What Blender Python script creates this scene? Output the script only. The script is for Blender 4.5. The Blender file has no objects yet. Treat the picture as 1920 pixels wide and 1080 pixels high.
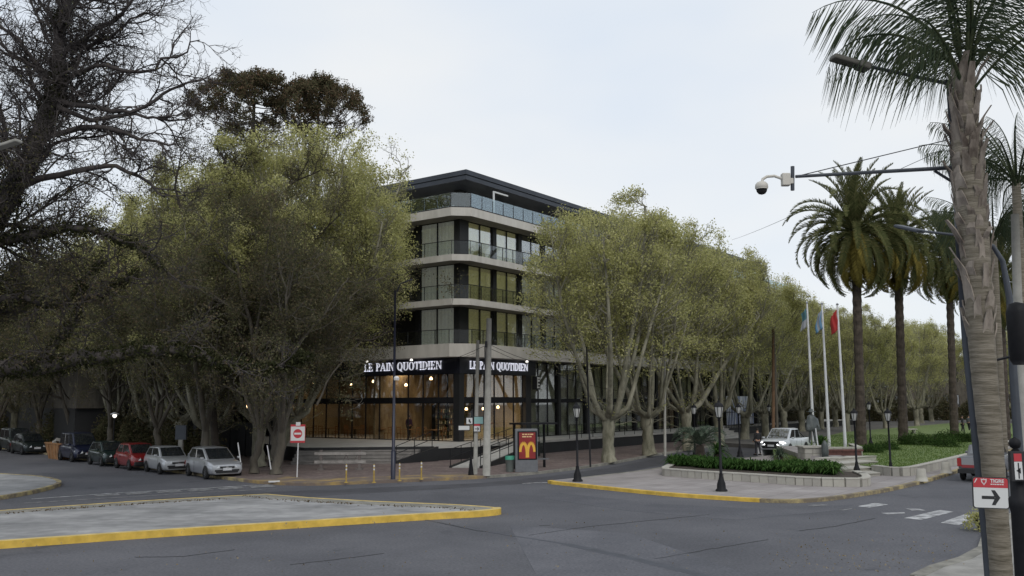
import bpy, bmesh, math, random
import numpy as np
from mathutils import Vector, Matrix
R = math.radians
S = bpy.context.scene
# ---------------------------------------------------------------- camera
CAM_H, FPX, PITCH, ROLL = 3.7, 1700.0, R(7.14), R(0.34)
cam = bpy.data.cameras.new('camera'); camo = bpy.data.objects.new('camera', cam)
S.collection.objects.link(camo); S.camera = camo
cam.sensor_width = 36; cam.lens = 36*FPX/1920; cam.clip_start = .1; cam.clip_end = 3000
camo.location = (0, 0, CAM_H)
camo.rotation_euler = (Matrix.Rotation(R(90)+PITCH, 3, 'X') @ Matrix.Rotation(-ROLL, 3, 'Z')).to_euler()
# ---------------------------------------------------------------- sky, sun, exposure
W = bpy.data.worlds.new('World'); S.world = W; W.use_nodes = True
wn, wl = W.node_tree.nodes, W.node_tree.links; wn.clear()
SUN_EL, SUN_AZ = R(42), R(165)
sky = wn.new('ShaderNodeTexSky'); sky.sky_type = 'NISHITA'; sky.sun_disc = False
sky.sun_elevation = SUN_EL; sky.sun_rotation = SUN_AZ
b1 = wn.new('ShaderNodeBackground'); b1.inputs[1].default_value = .10
b2 = wn.new('ShaderNodeBackground'); b2.inputs[1].default_value = .96
tc = wn.new('ShaderNodeTexCoord'); mp = wn.new('ShaderNodeMapping'); mp.inputs['Scale'].default_value = (1.2, 1.2, 3)
nz = wn.new('ShaderNodeTexNoise'); nz.inputs['Scale'].default_value = 1.3; nz.inputs['Detail'].default_value = 4
cr = wn.new('ShaderNodeValToRGB'); cr.color_ramp.elements[0].position = .3; cr.color_ramp.elements[1].position = .7
cr.color_ramp.elements[0].color = (.74, .85, 1, 1); cr.color_ramp.elements[1].color = (.98, .995, 1.0, 1)
mx = wn.new('ShaderNodeMixShader'); mx.inputs[0].default_value = .90
wo = wn.new('ShaderNodeOutputWorld')
wl.new(sky.outputs[0], b1.inputs[0]); wl.new(tc.outputs['Generated'], mp.inputs[0]); wl.new(mp.outputs[0], nz.inputs['Vector'])
wl.new(nz.outputs[0], cr.inputs[0]); wl.new(cr.outputs[0], b2.inputs[0])
wl.new(b1.outputs[0], mx.inputs[1]); wl.new(b2.outputs[0], mx.inputs[2]); wl.new(mx.outputs[0], wo.inputs[0])
sl = bpy.data.lights.new('sun', 'SUN'); sl.energy = 1.1; sl.angle = R(25); sl.color = (1, .96, .9)
so = bpy.data.objects.new('sun', sl); S.collection.objects.link(so)
sd = Vector((math.sin(SUN_AZ)*math.cos(SUN_EL), math.cos(SUN_AZ)*math.cos(SUN_EL), math.sin(SUN_EL)))
so.rotation_euler = sd.to_track_quat('Z', 'Y').to_euler()
S.view_settings.view_transform = 'Standard'; S.view_settings.look = 'None'
S.view_settings.exposure = 0; S.view_settings.gamma = 1; S.view_settings.use_curve_mapping = False
S.cycles.max_bounces = 6; S.cycles.transparent_max_bounces = 16
# ---------------------------------------------------------------- helpers
def ray(px, py):
    dx, dy = px-960, py-540
    c, s = math.cos(ROLL), math.sin(ROLL)
    ux, uy = dx*c-dy*s, dx*s+dy*c
    return Vector((ux, FPX*math.cos(PITCH)+uy*math.sin(PITCH), FPX*math.sin(PITCH)-uy*math.cos(PITCH)))
def G(px, py, z=0.0):                       # where a sight line meets the level z
    d = ray(px, py); t = (z-CAM_H)/d.z
    return Vector((d.x*t, d.y*t, z))
def A(px, py, Y):                           # a point at distance Y
    d = ray(px, py); t = Y/d.y
    return Vector((d.x*t, Y, CAM_H+d.z*t))
COL = S.collection
def new_mat(name): 
    m = bpy.data.materials.new(name); m.use_nodes = True
    return m, m.node_tree.nodes, m.node_tree.links, m.node_tree.nodes['Principled BSDF']
def mat(name, col, rough=.7, var=.0, scale=6, metal=0, col2=None, bump=0, bscale=40, spec=.5, coord='Object', emit=None, es=1, detail=6, lo=.35, hi=.65, stretch=None):
    m, n, l, b = new_mat(name)
    b.inputs['Roughness'].default_value = rough; b.inputs['Metallic'].default_value = metal
    b.inputs['Specular IOR Level'].default_value = spec
    b.inputs['Base Color'].default_value = (*col, 1)
    t = n.new('ShaderNodeTexCoord'); src = t.outputs[coord]
    if stretch:
        mm = n.new('ShaderNodeMapping'); mm.inputs['Scale'].default_value = stretch; l.new(src, mm.inputs[0]); src = mm.outputs[0]
    if var or col2:
        x = n.new('ShaderNodeTexNoise'); x.inputs['Scale'].default_value = scale; x.inputs['Detail'].default_value = detail; x.inputs['Roughness'].default_value = .65
        l.new(src, x.inputs['Vector'])
        r = n.new('ShaderNodeValToRGB'); r.color_ramp.elements[0].position = lo; r.color_ramp.elements[1].position = hi
        c2 = col2 or tuple(min(1, c*(1+var)) for c in col); c1 = col if col2 else tuple(c*(1-var) for c in col)
        r.color_ramp.elements[0].color = (*c1, 1); r.color_ramp.elements[1].color = (*c2, 1)
        l.new(x.outputs[0], r.inputs[0]); l.new(r.outputs[0], b.inputs['Base Color'])
    if bump:
        y = n.new('ShaderNodeTexNoise'); y.inputs['Scale'].default_value = bscale; y.inputs['Detail'].default_value = 5
        l.new(src, y.inputs['Vector'])
        u = n.new('ShaderNodeBump'); u.inputs['Strength'].default_value = bump; u.inputs['Distance'].default_value = .03
        l.new(y.outputs[0], u.inputs['Height']); l.new(u.outputs[0], b.inputs['Normal'])
    if emit:
        b.inputs['Emission Color'].default_value = (*emit, 1); b.inputs['Emission Strength'].default_value = es
    return m
def leaf_mat(name, cols, trans=.35, nscale=.35):
    m, n, l, b = new_mat(name); n.remove(b)
    g = n.new('ShaderNodeNewGeometry'); t = n.new('ShaderNodeTexCoord')
    x = n.new('ShaderNodeTexNoise'); x.inputs['Scale'].default_value = nscale; x.inputs['Detail'].default_value = 3
    l.new(t.outputs['Object'], x.inputs['Vector'])
    a = n.new('ShaderNodeMath'); a.operation = 'MULTIPLY_ADD'; a.inputs[1].default_value = .55
    l.new(g.outputs['Random Per Island'], a.inputs[0])
    mm = n.new('ShaderNodeMath'); mm.operation = 'MULTIPLY'; mm.inputs[1].default_value = .45; l.new(x.outputs[0], mm.inputs[0]); l.new(mm.outputs[0], a.inputs[2])
    r = n.new('ShaderNodeValToRGB'); e = r.color_ramp.elements
    e[0].position = .12; e[0].color = (*cols[0], 1); e[1].position = .88; e[1].color = (*cols[-1], 1)
    for i, c in enumerate(cols[1:-1]):
        k = e.new(.12+.76*(i+1)/(len(cols)-1)); k.color = (*c, 1)
    l.new(a.outputs[0], r.inputs[0])
    d = n.new('ShaderNodeBsdfDiffuse'); tr = n.new('ShaderNodeBsdfTranslucent'); mi = n.new('ShaderNodeMixShader'); mi.inputs[0].default_value = trans
    l.new(r.outputs[0], d.inputs[0]); l.new(r.outputs[0], tr.inputs[0]); l.new(d.outputs[0], mi.inputs[1]); l.new(tr.outputs[0], mi.inputs[2])
    l.new(mi.outputs[0], n['Material Output'].inputs[0])
    return m
def glass_mat(name, tint=(.75, .8, .8), refl=1.0, base=.04):
    m, n, l, b = new_mat(name); n.remove(b)
    tr = n.new('ShaderNodeBsdfTransparent'); tr.inputs[0].default_value = (*tint, 1)
    gl = n.new('ShaderNodeBsdfGlossy'); gl.inputs['Roughness'].default_value = .02; gl.inputs[0].default_value = (refl, refl, refl, 1)
    f = n.new('ShaderNodeLayerWeight'); f.inputs[0].default_value = .3
    ad = n.new('ShaderNodeMath'); ad.operation = 'MULTIPLY_ADD'; ad.inputs[1].default_value = .42; ad.inputs[2].default_value = base; ad.use_clamp = True
    l.new(f.outputs['Fresnel'], ad.inputs[0])
    mi = n.new('ShaderNodeMixShader'); l.new(ad.outputs[0], mi.inputs[0]); l.new(tr.outputs[0], mi.inputs[1]); l.new(gl.outputs[0], mi.inputs[2])
    l.new(mi.outputs[0], n['Material Output'].inputs[0])
    return m

class MB:
    def __init__(s): s.v = []; s.f = []; s.m = []
    def add(s, vs, fs, mi=0):
        o = len(s.v); s.v += [tuple(x) for x in vs]; s.f += [tuple(i+o for i in f) for f in fs]; s.m += [mi]*len(fs); return s
    def box(s, c, d, rz=0, mi=0, M=None):
        x, y, z = d[0]/2, d[1]/2, d[2]/2
        vs = [Vector((a*x, b*y, e*z)) for a in (-1, 1) for b in (-1, 1) for e in (-1, 1)]
        if M is not None: vs = [M @ v for v in vs]
        if rz: q = Matrix.Rotation(rz, 3, 'Z'); vs = [q @ v for v in vs]
        vs = [v+Vector(c) for v in vs]
        return s.add(vs, [(0, 1, 3, 2), (4, 6, 7, 5), (0, 4, 5, 1), (2, 3, 7, 6), (0, 2, 6, 4), (1, 5, 7, 3)], mi)
    def b6(s, x0, x1, y0, y1, z0, z1, mi=0):
        return s.box(((x0+x1)/2, (y0+y1)/2, (z0+z1)/2), (abs(x1-x0), abs(y1-y0), abs(z1-z0)), 0, mi)
    def bar(s, p, q, w, h, mi=0):
        p, q = Vector(p), Vector(q); d = q-p; L = d.length
        M = d.to_track_quat('X', 'Z').to_matrix()
        return s.box((p+q)/2, (L, w, h), 0, mi, M)
    def tube(s, pts, r, n=8, mi=0, cap=True):
        pts = [Vector(p) for p in pts]; rr = r if isinstance(r, (list, tuple)) else [r]*len(pts); o = len(s.v)
        up = Vector((0, 0, 1)) if abs((pts[-1]-pts[0]).normalized().z) < .9 else Vector((1, 0, 0))
        for i, p in enumerate(pts):
            t = (pts[min(i+1, len(pts)-1)]-pts[max(i-1, 0)]).normalized(); a = t.cross(up).normalized(); b = t.cross(a)
            for k in range(n):
                an = 2*math.pi*k/n; s.v.append(tuple(p+(a*math.cos(an)+b*math.sin(an))*rr[i]))
        for i in range(len(pts)-1):
            for k in range(n):
                s.f.append((o+i*n+k, o+i*n+(k+1) % n, o+(i+1)*n+(k+1) % n, o+(i+1)*n+k)); s.m.append(mi)
        if cap:
            s.f.append(tuple(o+k for k in range(n))); s.f.append(tuple(o+(len(pts)-1)*n+k for k in reversed(range(n)))); s.m += [mi, mi]
        return s
    def lathe(s, prof, c=(0, 0, 0), n=12, mi=0):
        return s.tube([(c[0], c[1], c[2]+z) for r, z in prof], [max(r, .001) for r, z in prof], n, mi)
    def prism(s, pts, z0, z1, mi=0, mside=None):
        n = len(pts); o = len(s.v)
        s.v += [(p[0], p[1], z0) for p in pts]+[(p[0], p[1], z1) for p in pts]
        ar = sum(pts[i][0]*pts[(i+1) % n][1]-pts[(i+1) % n][0]*pts[i][1] for i in range(n))
        top = [o+n+i for i in range(n)]; bot = [o+i for i in reversed(range(n))]
        if ar < 0: top.reverse(); bot.reverse()
        s.f += [tuple(top), tuple(bot)]; s.m += [mi, mi]
        for i in range(n):
            j = (i+1) % n; f = (o+i, o+j, o+n+j, o+n+i); s.f.append(f if ar > 0 else f[::-1]); s.m.append(mi if mside is None else mside)
        return s
    def mesh(s, name, mats, smooth=False):
        me = bpy.data.meshes.new(name); me.from_pydata(s.v, [], s.f)
        for x in (mats if isinstance(mats, (list, tuple)) else [mats]): me.materials.append(x)
        me.polygons.foreach_set('material_index', s.m)
        if smooth: me.polygons.foreach_set('use_smooth', [True]*len(s.f))
        me.update(); return me
    def build(s, name, mats, parent=None, smooth=False, loc=None, rz=0, bevel=0):
        o = bpy.data.objects.new(name, s.mesh(name, mats, smooth)); COL.objects.link(o)
        if parent: o.parent = parent
        if loc is not None: o.location = loc
        if rz: o.rotation_euler = (0, 0, rz)
        if bevel:
            b = o.modifiers.new('bevel', 'BEVEL'); b.width = bevel; b.segments = 2; b.limit_method = 'ANGLE'
        return o
def tag(o, label, cat, group=None, kind=None):
    if label: o['label'] = label
    if cat: o['category'] = cat
    if group: o['group'] = group
    if kind: o['kind'] = kind
    return o
def thing(name, label, cat, loc=(0, 0, 0), rz=0, group=None):
    o = bpy.data.objects.new(name, None); COL.objects.link(o); o.location = loc; o.rotation_euler = (0, 0, rz); o.empty_display_size = .2
    return tag(o, label, cat, group)
def struct(name, mb, mats, parent=None):
    o = mb.build(name, mats, parent); o['kind'] = 'structure'; return o
def put(name, me, parent=None, loc=(0, 0, 0), rot=(0, 0, 0), sc=(1, 1, 1)):
    o = bpy.data.objects.new(name, me); COL.objects.link(o); o.parent = parent; o.location = loc; o.rotation_euler = rot; o.scale = sc; return o
def dup(root, loc, rz=0, label=None, sc=None, group=None, cat=None):
    def cp(o, par):
        c = o.copy(); COL.objects.link(c); c.parent = par
        for ch in list(o.children): cp(ch, c)
        return c
    r = cp(root, None); r.location = loc; r.rotation_euler = (0, 0, rz)
    if sc is not None: r.scale = sc if isinstance(sc, tuple) else (sc, sc, sc)
    if label: r['label'] = label
    if group: r['group'] = group
    if cat: r['category'] = cat
    return r
def smooth_pts(pts, it=2, closed=False):
    pts = [Vector((p[0], p[1])) for p in pts]
    for _ in range(it):
        n = len(pts); q = [] if closed else [pts[0]]
        for i in range(n if closed else n-1):
            a, b = pts[i], pts[(i+1) % n]; q += [a*.75+b*.25, a*.25+b*.75]
        if not closed: q.append(pts[-1])
        pts = q
    return pts
def strip(mb, pts, w, z0, z1, mi=0, off=0.0, closed=False):    # swept kerb of width w
    pts = [Vector((p[0], p[1])) for p in pts]; n = len(pts); o = len(mb.v)
    for i in range(n):
        a = pts[(i-1) % n] if (i or closed) else pts[0]; b = pts[(i+1) % n] if (i < n-1 or closed) else pts[-1]
        t = (b-a).normalized(); nn = Vector((-t.y, t.x)); c = pts[i]+nn*off
        for e in (c+nn*w/2, c-nn*w/2):
            mb.v += [(e.x, e.y, z0), (e.x, e.y, z1)]
    for i in range(n if closed else n-1):
        a, b = o+4*i, o+4*((i+1) % n)
        for f in ((a+1, b+1, b, a), (a+3, a+2, b+2, b+3), (a+1, a+3, b+3, b+1)): mb.f.append(f[::-1]); mb.m.append(mi)
    if not closed:
        mb.f += [(o, o+1, o+3, o+2), (o+4*n-4, o+4*n-2, o+4*n-1, o+4*n-3)]; mb.m += [mi, mi]
def np_mesh(name, V, F, mats, smooth=False):
    me = bpy.data.meshes.new(name); nv, nf, k = len(V), len(F), F.shape[1]
    me.vertices.add(nv); me.vertices.foreach_set('co', np.asarray(V, dtype=np.float32).ravel())
    me.loops.add(nf*k); me.loops.foreach_set('vertex_index', np.asarray(F, dtype=np.int32).ravel())
    me.polygons.add(nf); me.polygons.foreach_set('loop_start', np.arange(0, nf*k, k, dtype=np.int32))
    if smooth: me.polygons.foreach_set('use_smooth', np.ones(nf, dtype=bool))
    for x in (mats if isinstance(mats, (list, tuple)) else [mats]): me.materials.append(x)
    me.update(calc_edges=True); return me
# ---------------------------------------------------------------- vegetation generators
def tube_mesh(name, polys, m, big=.05):
    groups = {}
    for pts, rr in polys: groups.setdefault((len(pts), 8 if rr[0] > .12 else (5 if rr[0] > big else 3)), []).append((pts, rr))
    VV, FF, off = [], [], 0
    for (n, sd_), it in groups.items():
        P = np.array([a for a, _ in it], dtype=np.float64); Q = np.array([b for _, b in it], dtype=np.float64); K = len(it)
        T = np.empty_like(P); T[:, 1:-1] = P[:, 2:]-P[:, :-2]; T[:, 0] = P[:, 1]-P[:, 0]; T[:, -1] = P[:, -1]-P[:, -2]
        T /= np.linalg.norm(T, axis=2, keepdims=True)+1e-9
        D = P[:, -1]-P[:, 0]; ref = np.zeros((K, 3)); ref[np.arange(K), np.argmin(np.abs(D), axis=1)] = 1
        a = np.cross(T, ref[:, None, :]); a /= np.linalg.norm(a, axis=2, keepdims=True)+1e-9; b = np.cross(T, a)
        an = 2*np.pi*np.arange(sd_)/sd_
        V = P[:, :, None, :]+(a[:, :, None, :]*np.cos(an)[None, None, :, None]+b[:, :, None, :]*np.sin(an)[None, None, :, None])*Q[:, :, None, None]
        idx = np.arange(K*n*sd_).reshape(K, n, sd_)+off
        f = np.stack([idx[:, :-1, :], np.roll(idx, -1, 2)[:, :-1, :], np.roll(idx, -1, 2)[:, 1:, :], idx[:, 1:, :]], axis=-1).reshape(-1, 4)
        VV.append(V.reshape(-1, 3)); FF.append(f); off += K*n*sd_
    return np_mesh(name, np.concatenate(VV), np.concatenate(FF), m, True)
def leaf_mesh(name, centers, size, m, rng, sig=.2, per=10, aspect=.55, droop=0, szvar=.35, dirs=None):
    C = np.repeat(np.asarray(centers), per, axis=0); N = len(C)
    C = C+rng.normal(0, sig, (N, 3))
    d = rng.normal(0, 1, (N, 3)); d[:, 2] -= droop
    d /= np.linalg.norm(d, axis=1, keepdims=True); e = np.cross(d, rng.normal(0, 1, (N, 3))); e /= np.linalg.norm(e, axis=1, keepdims=True)+1e-9
    s = (size*(1+rng.uniform(-szvar, szvar, N)))[:, None]
    V = np.stack([C-d*s*.5, C+e*s*aspect*.5-d*s*.05, C+d*s*.5, C-e*s*aspect*.5-d*s*.05], axis=1).reshape(-1, 3)
    return np_mesh(name, V, np.arange(4*N).reshape(N, 4), m)
def grow(rnd, out, lp, p, d, L, r, lvl, P):
    n = P['seg'][lvl]; w = P['wob'][lvl]; up = P['up'][lvl]; st = L/n
    px, py, pz = p; dx, dy, dz = d; pts = [(px, py, pz)]; ds = [(dx, dy, dz)]
    for i in range(n):
        dx += rnd.gauss(0, w); dy += rnd.gauss(0, w); dz += rnd.gauss(0, w)+up
        k = 1/math.sqrt(dx*dx+dy*dy+dz*dz); dx *= k; dy *= k; dz *= k
        px += dx*st; py += dy*st; pz += dz*st; pts.append((px, py, pz)); ds.append((dx, dy, dz))
    tp = P['tip'][lvl]; rr = [r*(1-(1-tp)*i/n) for i in range(n+1)]
    out.append((pts, rr))
    grow_from(rnd, out, lp, pts, ds, rr, L, lvl, P)
def grow_from(rnd, out, lp, pts, ds, rr, L, lvl, P):
    n = len(pts)-1
    if lvl >= P['max']:
        lp += pts[1:]; return
    if lvl >= P.get('leaf_from', 99): lp += pts[n//2:]
    nc = P['n'][lvl]; nc = int(nc*rnd.uniform(.8, 1.2)+.5); s0 = P['start'][lvl]
    for c in range(nc):
        t = (s0+(1-s0)*(c+rnd.random())/nc)*n; i = min(int(t), n-1); f = t-i
        q = tuple(pts[i][k]*(1-f)+pts[i+1][k]*f for k in range(3)); dd = Vector(ds[i+1])
        az = rnd.uniform(0, 2*math.pi); an = P['ang'][lvl]*rnd.uniform(.6, 1.3)
        a = dd.orthogonal().normalized(); b = dd.cross(a)
        nd = dd*math.cos(an)+(a*math.cos(az)+b*math.sin(az))*math.sin(an)
        ln = P['len'][lvl+1]*rnd.uniform(.6, 1.25)*(1-P.get('short', .45)*t/n)
        grow(rnd, out, lp, q, (nd.x, nd.y, nd.z), ln, min(rr[i]*.75, P['rad'][lvl+1]), lvl+1, P)
# ---------------------------------------------------------------- materials
M = {}
M['asphalt'] = mat('asphalt', (.080, .081, .091), .85, col2=(.122, .122, .133), scale=.16, bump=.25, bscale=60, spec=.3, detail=10, lo=.36, hi=.64)
def speckle(m, scale=90, amt=.35):
    n, l = m.node_tree.nodes, m.node_tree.links; b = n['Principled BSDF']; src = b.inputs['Base Color'].links[0].from_socket
    t = n.new('ShaderNodeTexCoord'); x = n.new('ShaderNodeTexNoise'); x.inputs['Scale'].default_value = scale; x.inputs['Detail'].default_value = 3; l.new(t.outputs['Object'], x.inputs['Vector'])
    mr = n.new('ShaderNodeMapRange'); mr.inputs[1].default_value = .3; mr.inputs[2].default_value = .7; mr.inputs[3].default_value = 1-amt; mr.inputs[4].default_value = 1+amt; l.new(x.outputs[0], mr.inputs[0])
    v = n.new('ShaderNodeVectorMath'); v.operation = 'SCALE'; l.new(src, v.inputs[0]); l.new(mr.outputs[0], v.inputs['Scale']); l.new(v.outputs[0], b.inputs['Base Color'])
speckle(M['asphalt'], 14, .22)
def chips(m, scale=5, lo=.63, hi=.67, c=(.20, .18, .15)):
    n, l = m.node_tree.nodes, m.node_tree.links; b = n['Principled BSDF']; src = b.inputs['Base Color'].links[0].from_socket
    t = n.new('ShaderNodeTexCoord'); x = n.new('ShaderNodeTexNoise'); x.inputs['Scale'].default_value = scale; x.inputs['Detail'].default_value = 8; x.inputs['Roughness'].default_value = .7; l.new(t.outputs['Object'], x.inputs['Vector'])
    mr = n.new('ShaderNodeMapRange'); mr.inputs[1].default_value = lo; mr.inputs[2].default_value = hi; l.new(x.outputs[0], mr.inputs[0])
    k = n.new('ShaderNodeMix'); k.data_type = 'RGBA'; l.new(mr.outputs[0], k.inputs['Factor']); l.new(src, k.inputs[6]); k.inputs[7].default_value = (*c, 1); l.new(k.outputs[2], b.inputs['Base Color'])
chips(M['asphalt'], .35, .60, .70, (.060, .062, .072)); chips(M['asphalt'], 1.6, .70, .74, (.05, .05, .055))
M['asphalt_b'] = mat('asphalt_patch_b', (.092, .094, .106), .85, col2=(.136, .136, .150), scale=.3, bump=.25, bscale=60, spec=.3, detail=10, lo=.36, hi=.64); speckle(M['asphalt_b'], 14, .25)
M['asphalt_c'] = mat('asphalt_patch_c', (.078, .08, .092), .85, col2=(.115, .115, .126), scale=.3, bump=.25, bscale=60, spec=.3, detail=10, lo=.36, hi=.64); speckle(M['asphalt_c'], 14, .25)
M['asphalt_dark'] = mat('asphalt_dark', (.045, .045, .052), .8, col2=(.07, .07, .08), scale=.6, bump=.2, bscale=40)
M['tar'] = mat('tar', (.03, .03, .034), .7, .3, 3)
M['tar_seal'] = mat('tar_seal', (.058, .062, .075), .6, .2, 2)
M['path'] = mat('park_path', (.09, .085, .078), .9, col2=(.15, .14, .13), scale=.6)
M['concrete'] = mat('concrete', (.26, .25, .23), .9, .25, 1.2, bump=.2)
M['conc_worn'] = mat('conc_worn', (.19, .19, .19), .9, col2=(.36, .355, .35), scale=.4, bump=.15, bscale=12, detail=10, lo=.36, hi=.66, stretch=(.8, 1.3, 1)); speckle(M['conc_worn'], 2.2, .16)
M['kerb_grey'] = mat('kerb_grey', (.22, .21, .18), .9, .3, 2, bump=.2)
M['kerb_dirty'] = mat('kerb_dirty', (.17, .14, .10), .9, col2=(.42, .34, .16), scale=1.5, lo=.45, hi=.6, bump=.2)
M['yellow'] = mat('yellow_paint', (.55, .36, .055), .75, col2=(.68, .45, .08), scale=2.5, bump=.15, bscale=20); speckle(M['yellow'], 3.3, .16); chips(M['yellow'])
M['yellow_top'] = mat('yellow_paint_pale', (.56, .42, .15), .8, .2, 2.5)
M['yellow_faded'] = mat('yellow_paint_faded', (.16, .125, .105), .9, col2=(.42, .29, .09), scale=.9, lo=.46, hi=.70, detail=8)
M['paver_red'] = mat('paver_red', (.135, .098, .09), .9, col2=(.20, .155, .14), scale=.8, bump=.2, bscale=8); speckle(M['paver_red'], 6, .3)
M['plaza'] = mat('plaza_paving', (.25, .225, .215), .85, col2=(.34, .31, .30), scale=.5, bump=.1)
def grid(m, sx, rz, dark=.75, w=.03, off=0):
    n, l = m.node_tree.nodes, m.node_tree.links; b = n['Principled BSDF']; src = b.inputs['Base Color'].links[0].from_socket
    t = n.new('ShaderNodeTexCoord'); mp = n.new('ShaderNodeMapping'); mp.inputs['Rotation'].default_value = (0, 0, rz); l.new(t.outputs['Object'], mp.inputs[0])
    k = n.new('ShaderNodeTexBrick'); k.offset = off; k.inputs['Scale'].default_value = 1; k.inputs['Brick Width'].default_value = sx; k.inputs['Row Height'].default_value = sx
    k.inputs['Mortar Size'].default_value = w*sx; k.inputs['Color1'].default_value = (.9, .9, .9, 1); k.inputs['Color2'].default_value = (1.06, 1.06, 1.06, 1); k.inputs['Mortar'].default_value = (dark, dark, dark, 1)
    l.new(mp.outputs[0], k.inputs['Vector']); v = n.new('ShaderNodeVectorMath'); v.operation = 'MULTIPLY'; l.new(src, v.inputs[0]); l.new(k.outputs[0], v.inputs[1]); l.new(v.outputs[0], b.inputs['Base Color'])
grid(M['plaza'], .9, R(36)); grid(M['paver_red'], .4, R(20), .8)
M['grass'] = mat('grass', (.09, .14, .035), .9, col2=(.17, .22, .07), scale=1.2, bump=.5, bscale=30); speckle(M['grass'], 5, .3)
M['blade'] = leaf_mat('grass_blade', [(.06, .11, .025), (.12, .19, .05), (.2, .24, .08)], .3)
M['soil'] = mat('soil', (.05, .038, .028), .95, .35, 3, bump=.4)
M['dirt'] = mat('dirt', (.10, .075, .055), .95, .35, 2, bump=.4)
M['stone'] = mat('stone_cladding', (.36, .34, .29), .8, col2=(.46, .44, .39), scale=1.5, bump=.2, bscale=10)
M['stone_b'] = mat('stone_cladding_dark', (.31, .29, .255), .8, col2=(.40, .38, .34), scale=1.5, bump=.2, bscale=10)
M['mortar'] = mat('mortar', (.20, .19, .165), .95, .2)
M['road_white'] = mat('road_white_worn', (.16, .16, .165), .85, col2=(.50, .50, .50), scale=3.0, lo=.38, hi=.6, detail=9)
M['road_faint'] = mat('road_white_faint', (.11, .11, .115), .85, col2=(.27, .27, .27), scale=3.0, lo=.42, hi=.62, detail=9)
# building
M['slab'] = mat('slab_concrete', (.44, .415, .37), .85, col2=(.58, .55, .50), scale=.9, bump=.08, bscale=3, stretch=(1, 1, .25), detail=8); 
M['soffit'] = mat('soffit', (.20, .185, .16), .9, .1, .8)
M['black_metal'] = mat('black_metal', (.012, .012, .014), .6, .2, spec=.2)
M['black_wall'] = mat('black_wall', (.012, .012, .013), .6, .2, 1)
M['roof_metal'] = mat('roof_metal', (.035, .04, .05), .45, .2, .5, metal=.3)
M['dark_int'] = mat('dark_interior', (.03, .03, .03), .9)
M['glass'] = glass_mat('window_glass', (.93, .94, .92), 1, .11)
M['glass_clear'] = glass_mat('shop_glass', (.92, .92, .9), .75, .01)
M['balu_top'] = glass_mat('balustrade_glass_top', (.74, .82, .83), 1, .08)
M['balu'] = glass_mat('balustrade_glass', (.93, .95, .94), .5, .01)
M['curtain_y_glow'] = mat('blind_khaki_glow', (.50, .47, .24), .9, col2=(.66, .62, .36), scale=.8, stretch=(1, 1, .3), emit=(.62, .58, .30), es=.15)  # emission added to brighten the blinds; no lamp stands behind them
M['curtain_b_glow'] = mat('curtain_pale_glow', (.54, .55, .52), .9, col2=(.70, .74, .72), scale=1.5, stretch=(3, 3, .3), emit=(.58, .58, .54), es=.12)  # weak glow put into the pale cloth itself, the rooms are unlit
M['curtain_d'] = mat('curtain_dark', (.05, .055, .055), .9, col2=(.11, .12, .11), scale=1.2)
M['terrace'] = mat('terrace_floor', (.40, .385, .355), .85, .12, 1, bump=.08)
M['wood_warm'] = mat('wood_wall', (.16, .11, .065), .7, col2=(.42, .33, .20), scale=1.1, stretch=(1.5, 1.5, .5), detail=8)
M['plaster_w'] = mat('plaster_warm', (.45, .36, .22), .8, col2=(.58, .47, .30), scale=.7)
M['ceil_dark'] = mat('ceiling_dark', (.12, .09, .07), .9, .2)
M['bulb'] = mat('bulb', (1, .8, .5), emit=(1, .68, .34), es=9)
M['wood_chair'] = mat('wood_chair', (.26, .13, .055), .6, .2, 6)
M['letter'] = mat('letter_lit', (.9, .9, .95), .5, emit=(.86, .88, 1), es=.5)
M['sign_navy'] = mat('sign_band', (.012, .013, .022), .4)
M['white'] = mat('white_paint', (.62, .62, .62), .6, .08, 3)
M['shopwhite'] = mat('shop_backing', (.22, .24, .19), .8, col2=(.36, .38, .30), scale=.6)
M['pale_wall'] = mat('pale_wall', (.20, .19, .17), .9, .1, .6)
M['bark_plane'] = mat('bark_plane', (.11, .105, .07), .95, col2=(.32, .30, .225), scale=2.2, bump=.5, bscale=9, detail=8, stretch=(1, 1, .4))
M['bark_dark'] = mat('bark_dark', (.036, .031, .031), .95, col2=(.085, .072, .066), scale=2, bump=.6, bscale=10, stretch=(1, 1, .3))
M['bark_grey'] = mat('bark_grey', (.06, .052, .042), .95, col2=(.13, .115, .09), scale=2, bump=.5, bscale=10, stretch=(1, 1, .3))
M['twig'] = mat('twig_brown', (.042, .034, .026), .95, .3, 3)
M['leaf_plane'] = leaf_mat('leaf_plane', [(.19, .195, .075), (.37, .37, .145), (.54, .52, .23), (.68, .64, .35)], .52)
M['leaf_plane_far'] = leaf_mat('leaf_plane_far', [(.07, .085, .03), (.14, .16, .05), (.20, .215, .08), (.24, .235, .10)], .4)
M['leaf_olive'] = leaf_mat('leaf_olive', [(.045, .05, .028), (.095, .098, .05), (.14, .125, .07), (.14, .09, .065)], .35)
M['leaf_epi'] = leaf_mat('leaf_epiphyte', [(.018, .022, .011), (.038, .042, .02), (.065, .06, .03)], .15)
M['leaf_araucaria'] = leaf_mat('leaf_araucaria', [(.045, .052, .03), (.085, .085, .045), (.13, .095, .06), (.19, .115, .075)], .2)
M['leaf_shrub'] = leaf_mat('leaf_shrub', [(.02, .04, .012), (.045, .085, .025), (.09, .14, .04)], .3)
M['frond'] = leaf_mat('frond', [(.055, .07, .028), (.11, .12, .05), (.19, .175, .08)], .3)
M['frond_dry'] = leaf_mat('frond_dry', [(.12, .10, .03), (.22, .18, .05), (.34, .27, .07)], .25)
M['frond_queen'] = leaf_mat('frond_queen', [(.035, .05, .035), (.06, .078, .045), (.10, .11, .06)], .25)
M['blade_aga'] = leaf_mat('agapanthus', [(.018, .045, .012), (.045, .095, .025), (.10, .17, .05)], .3)
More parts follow.
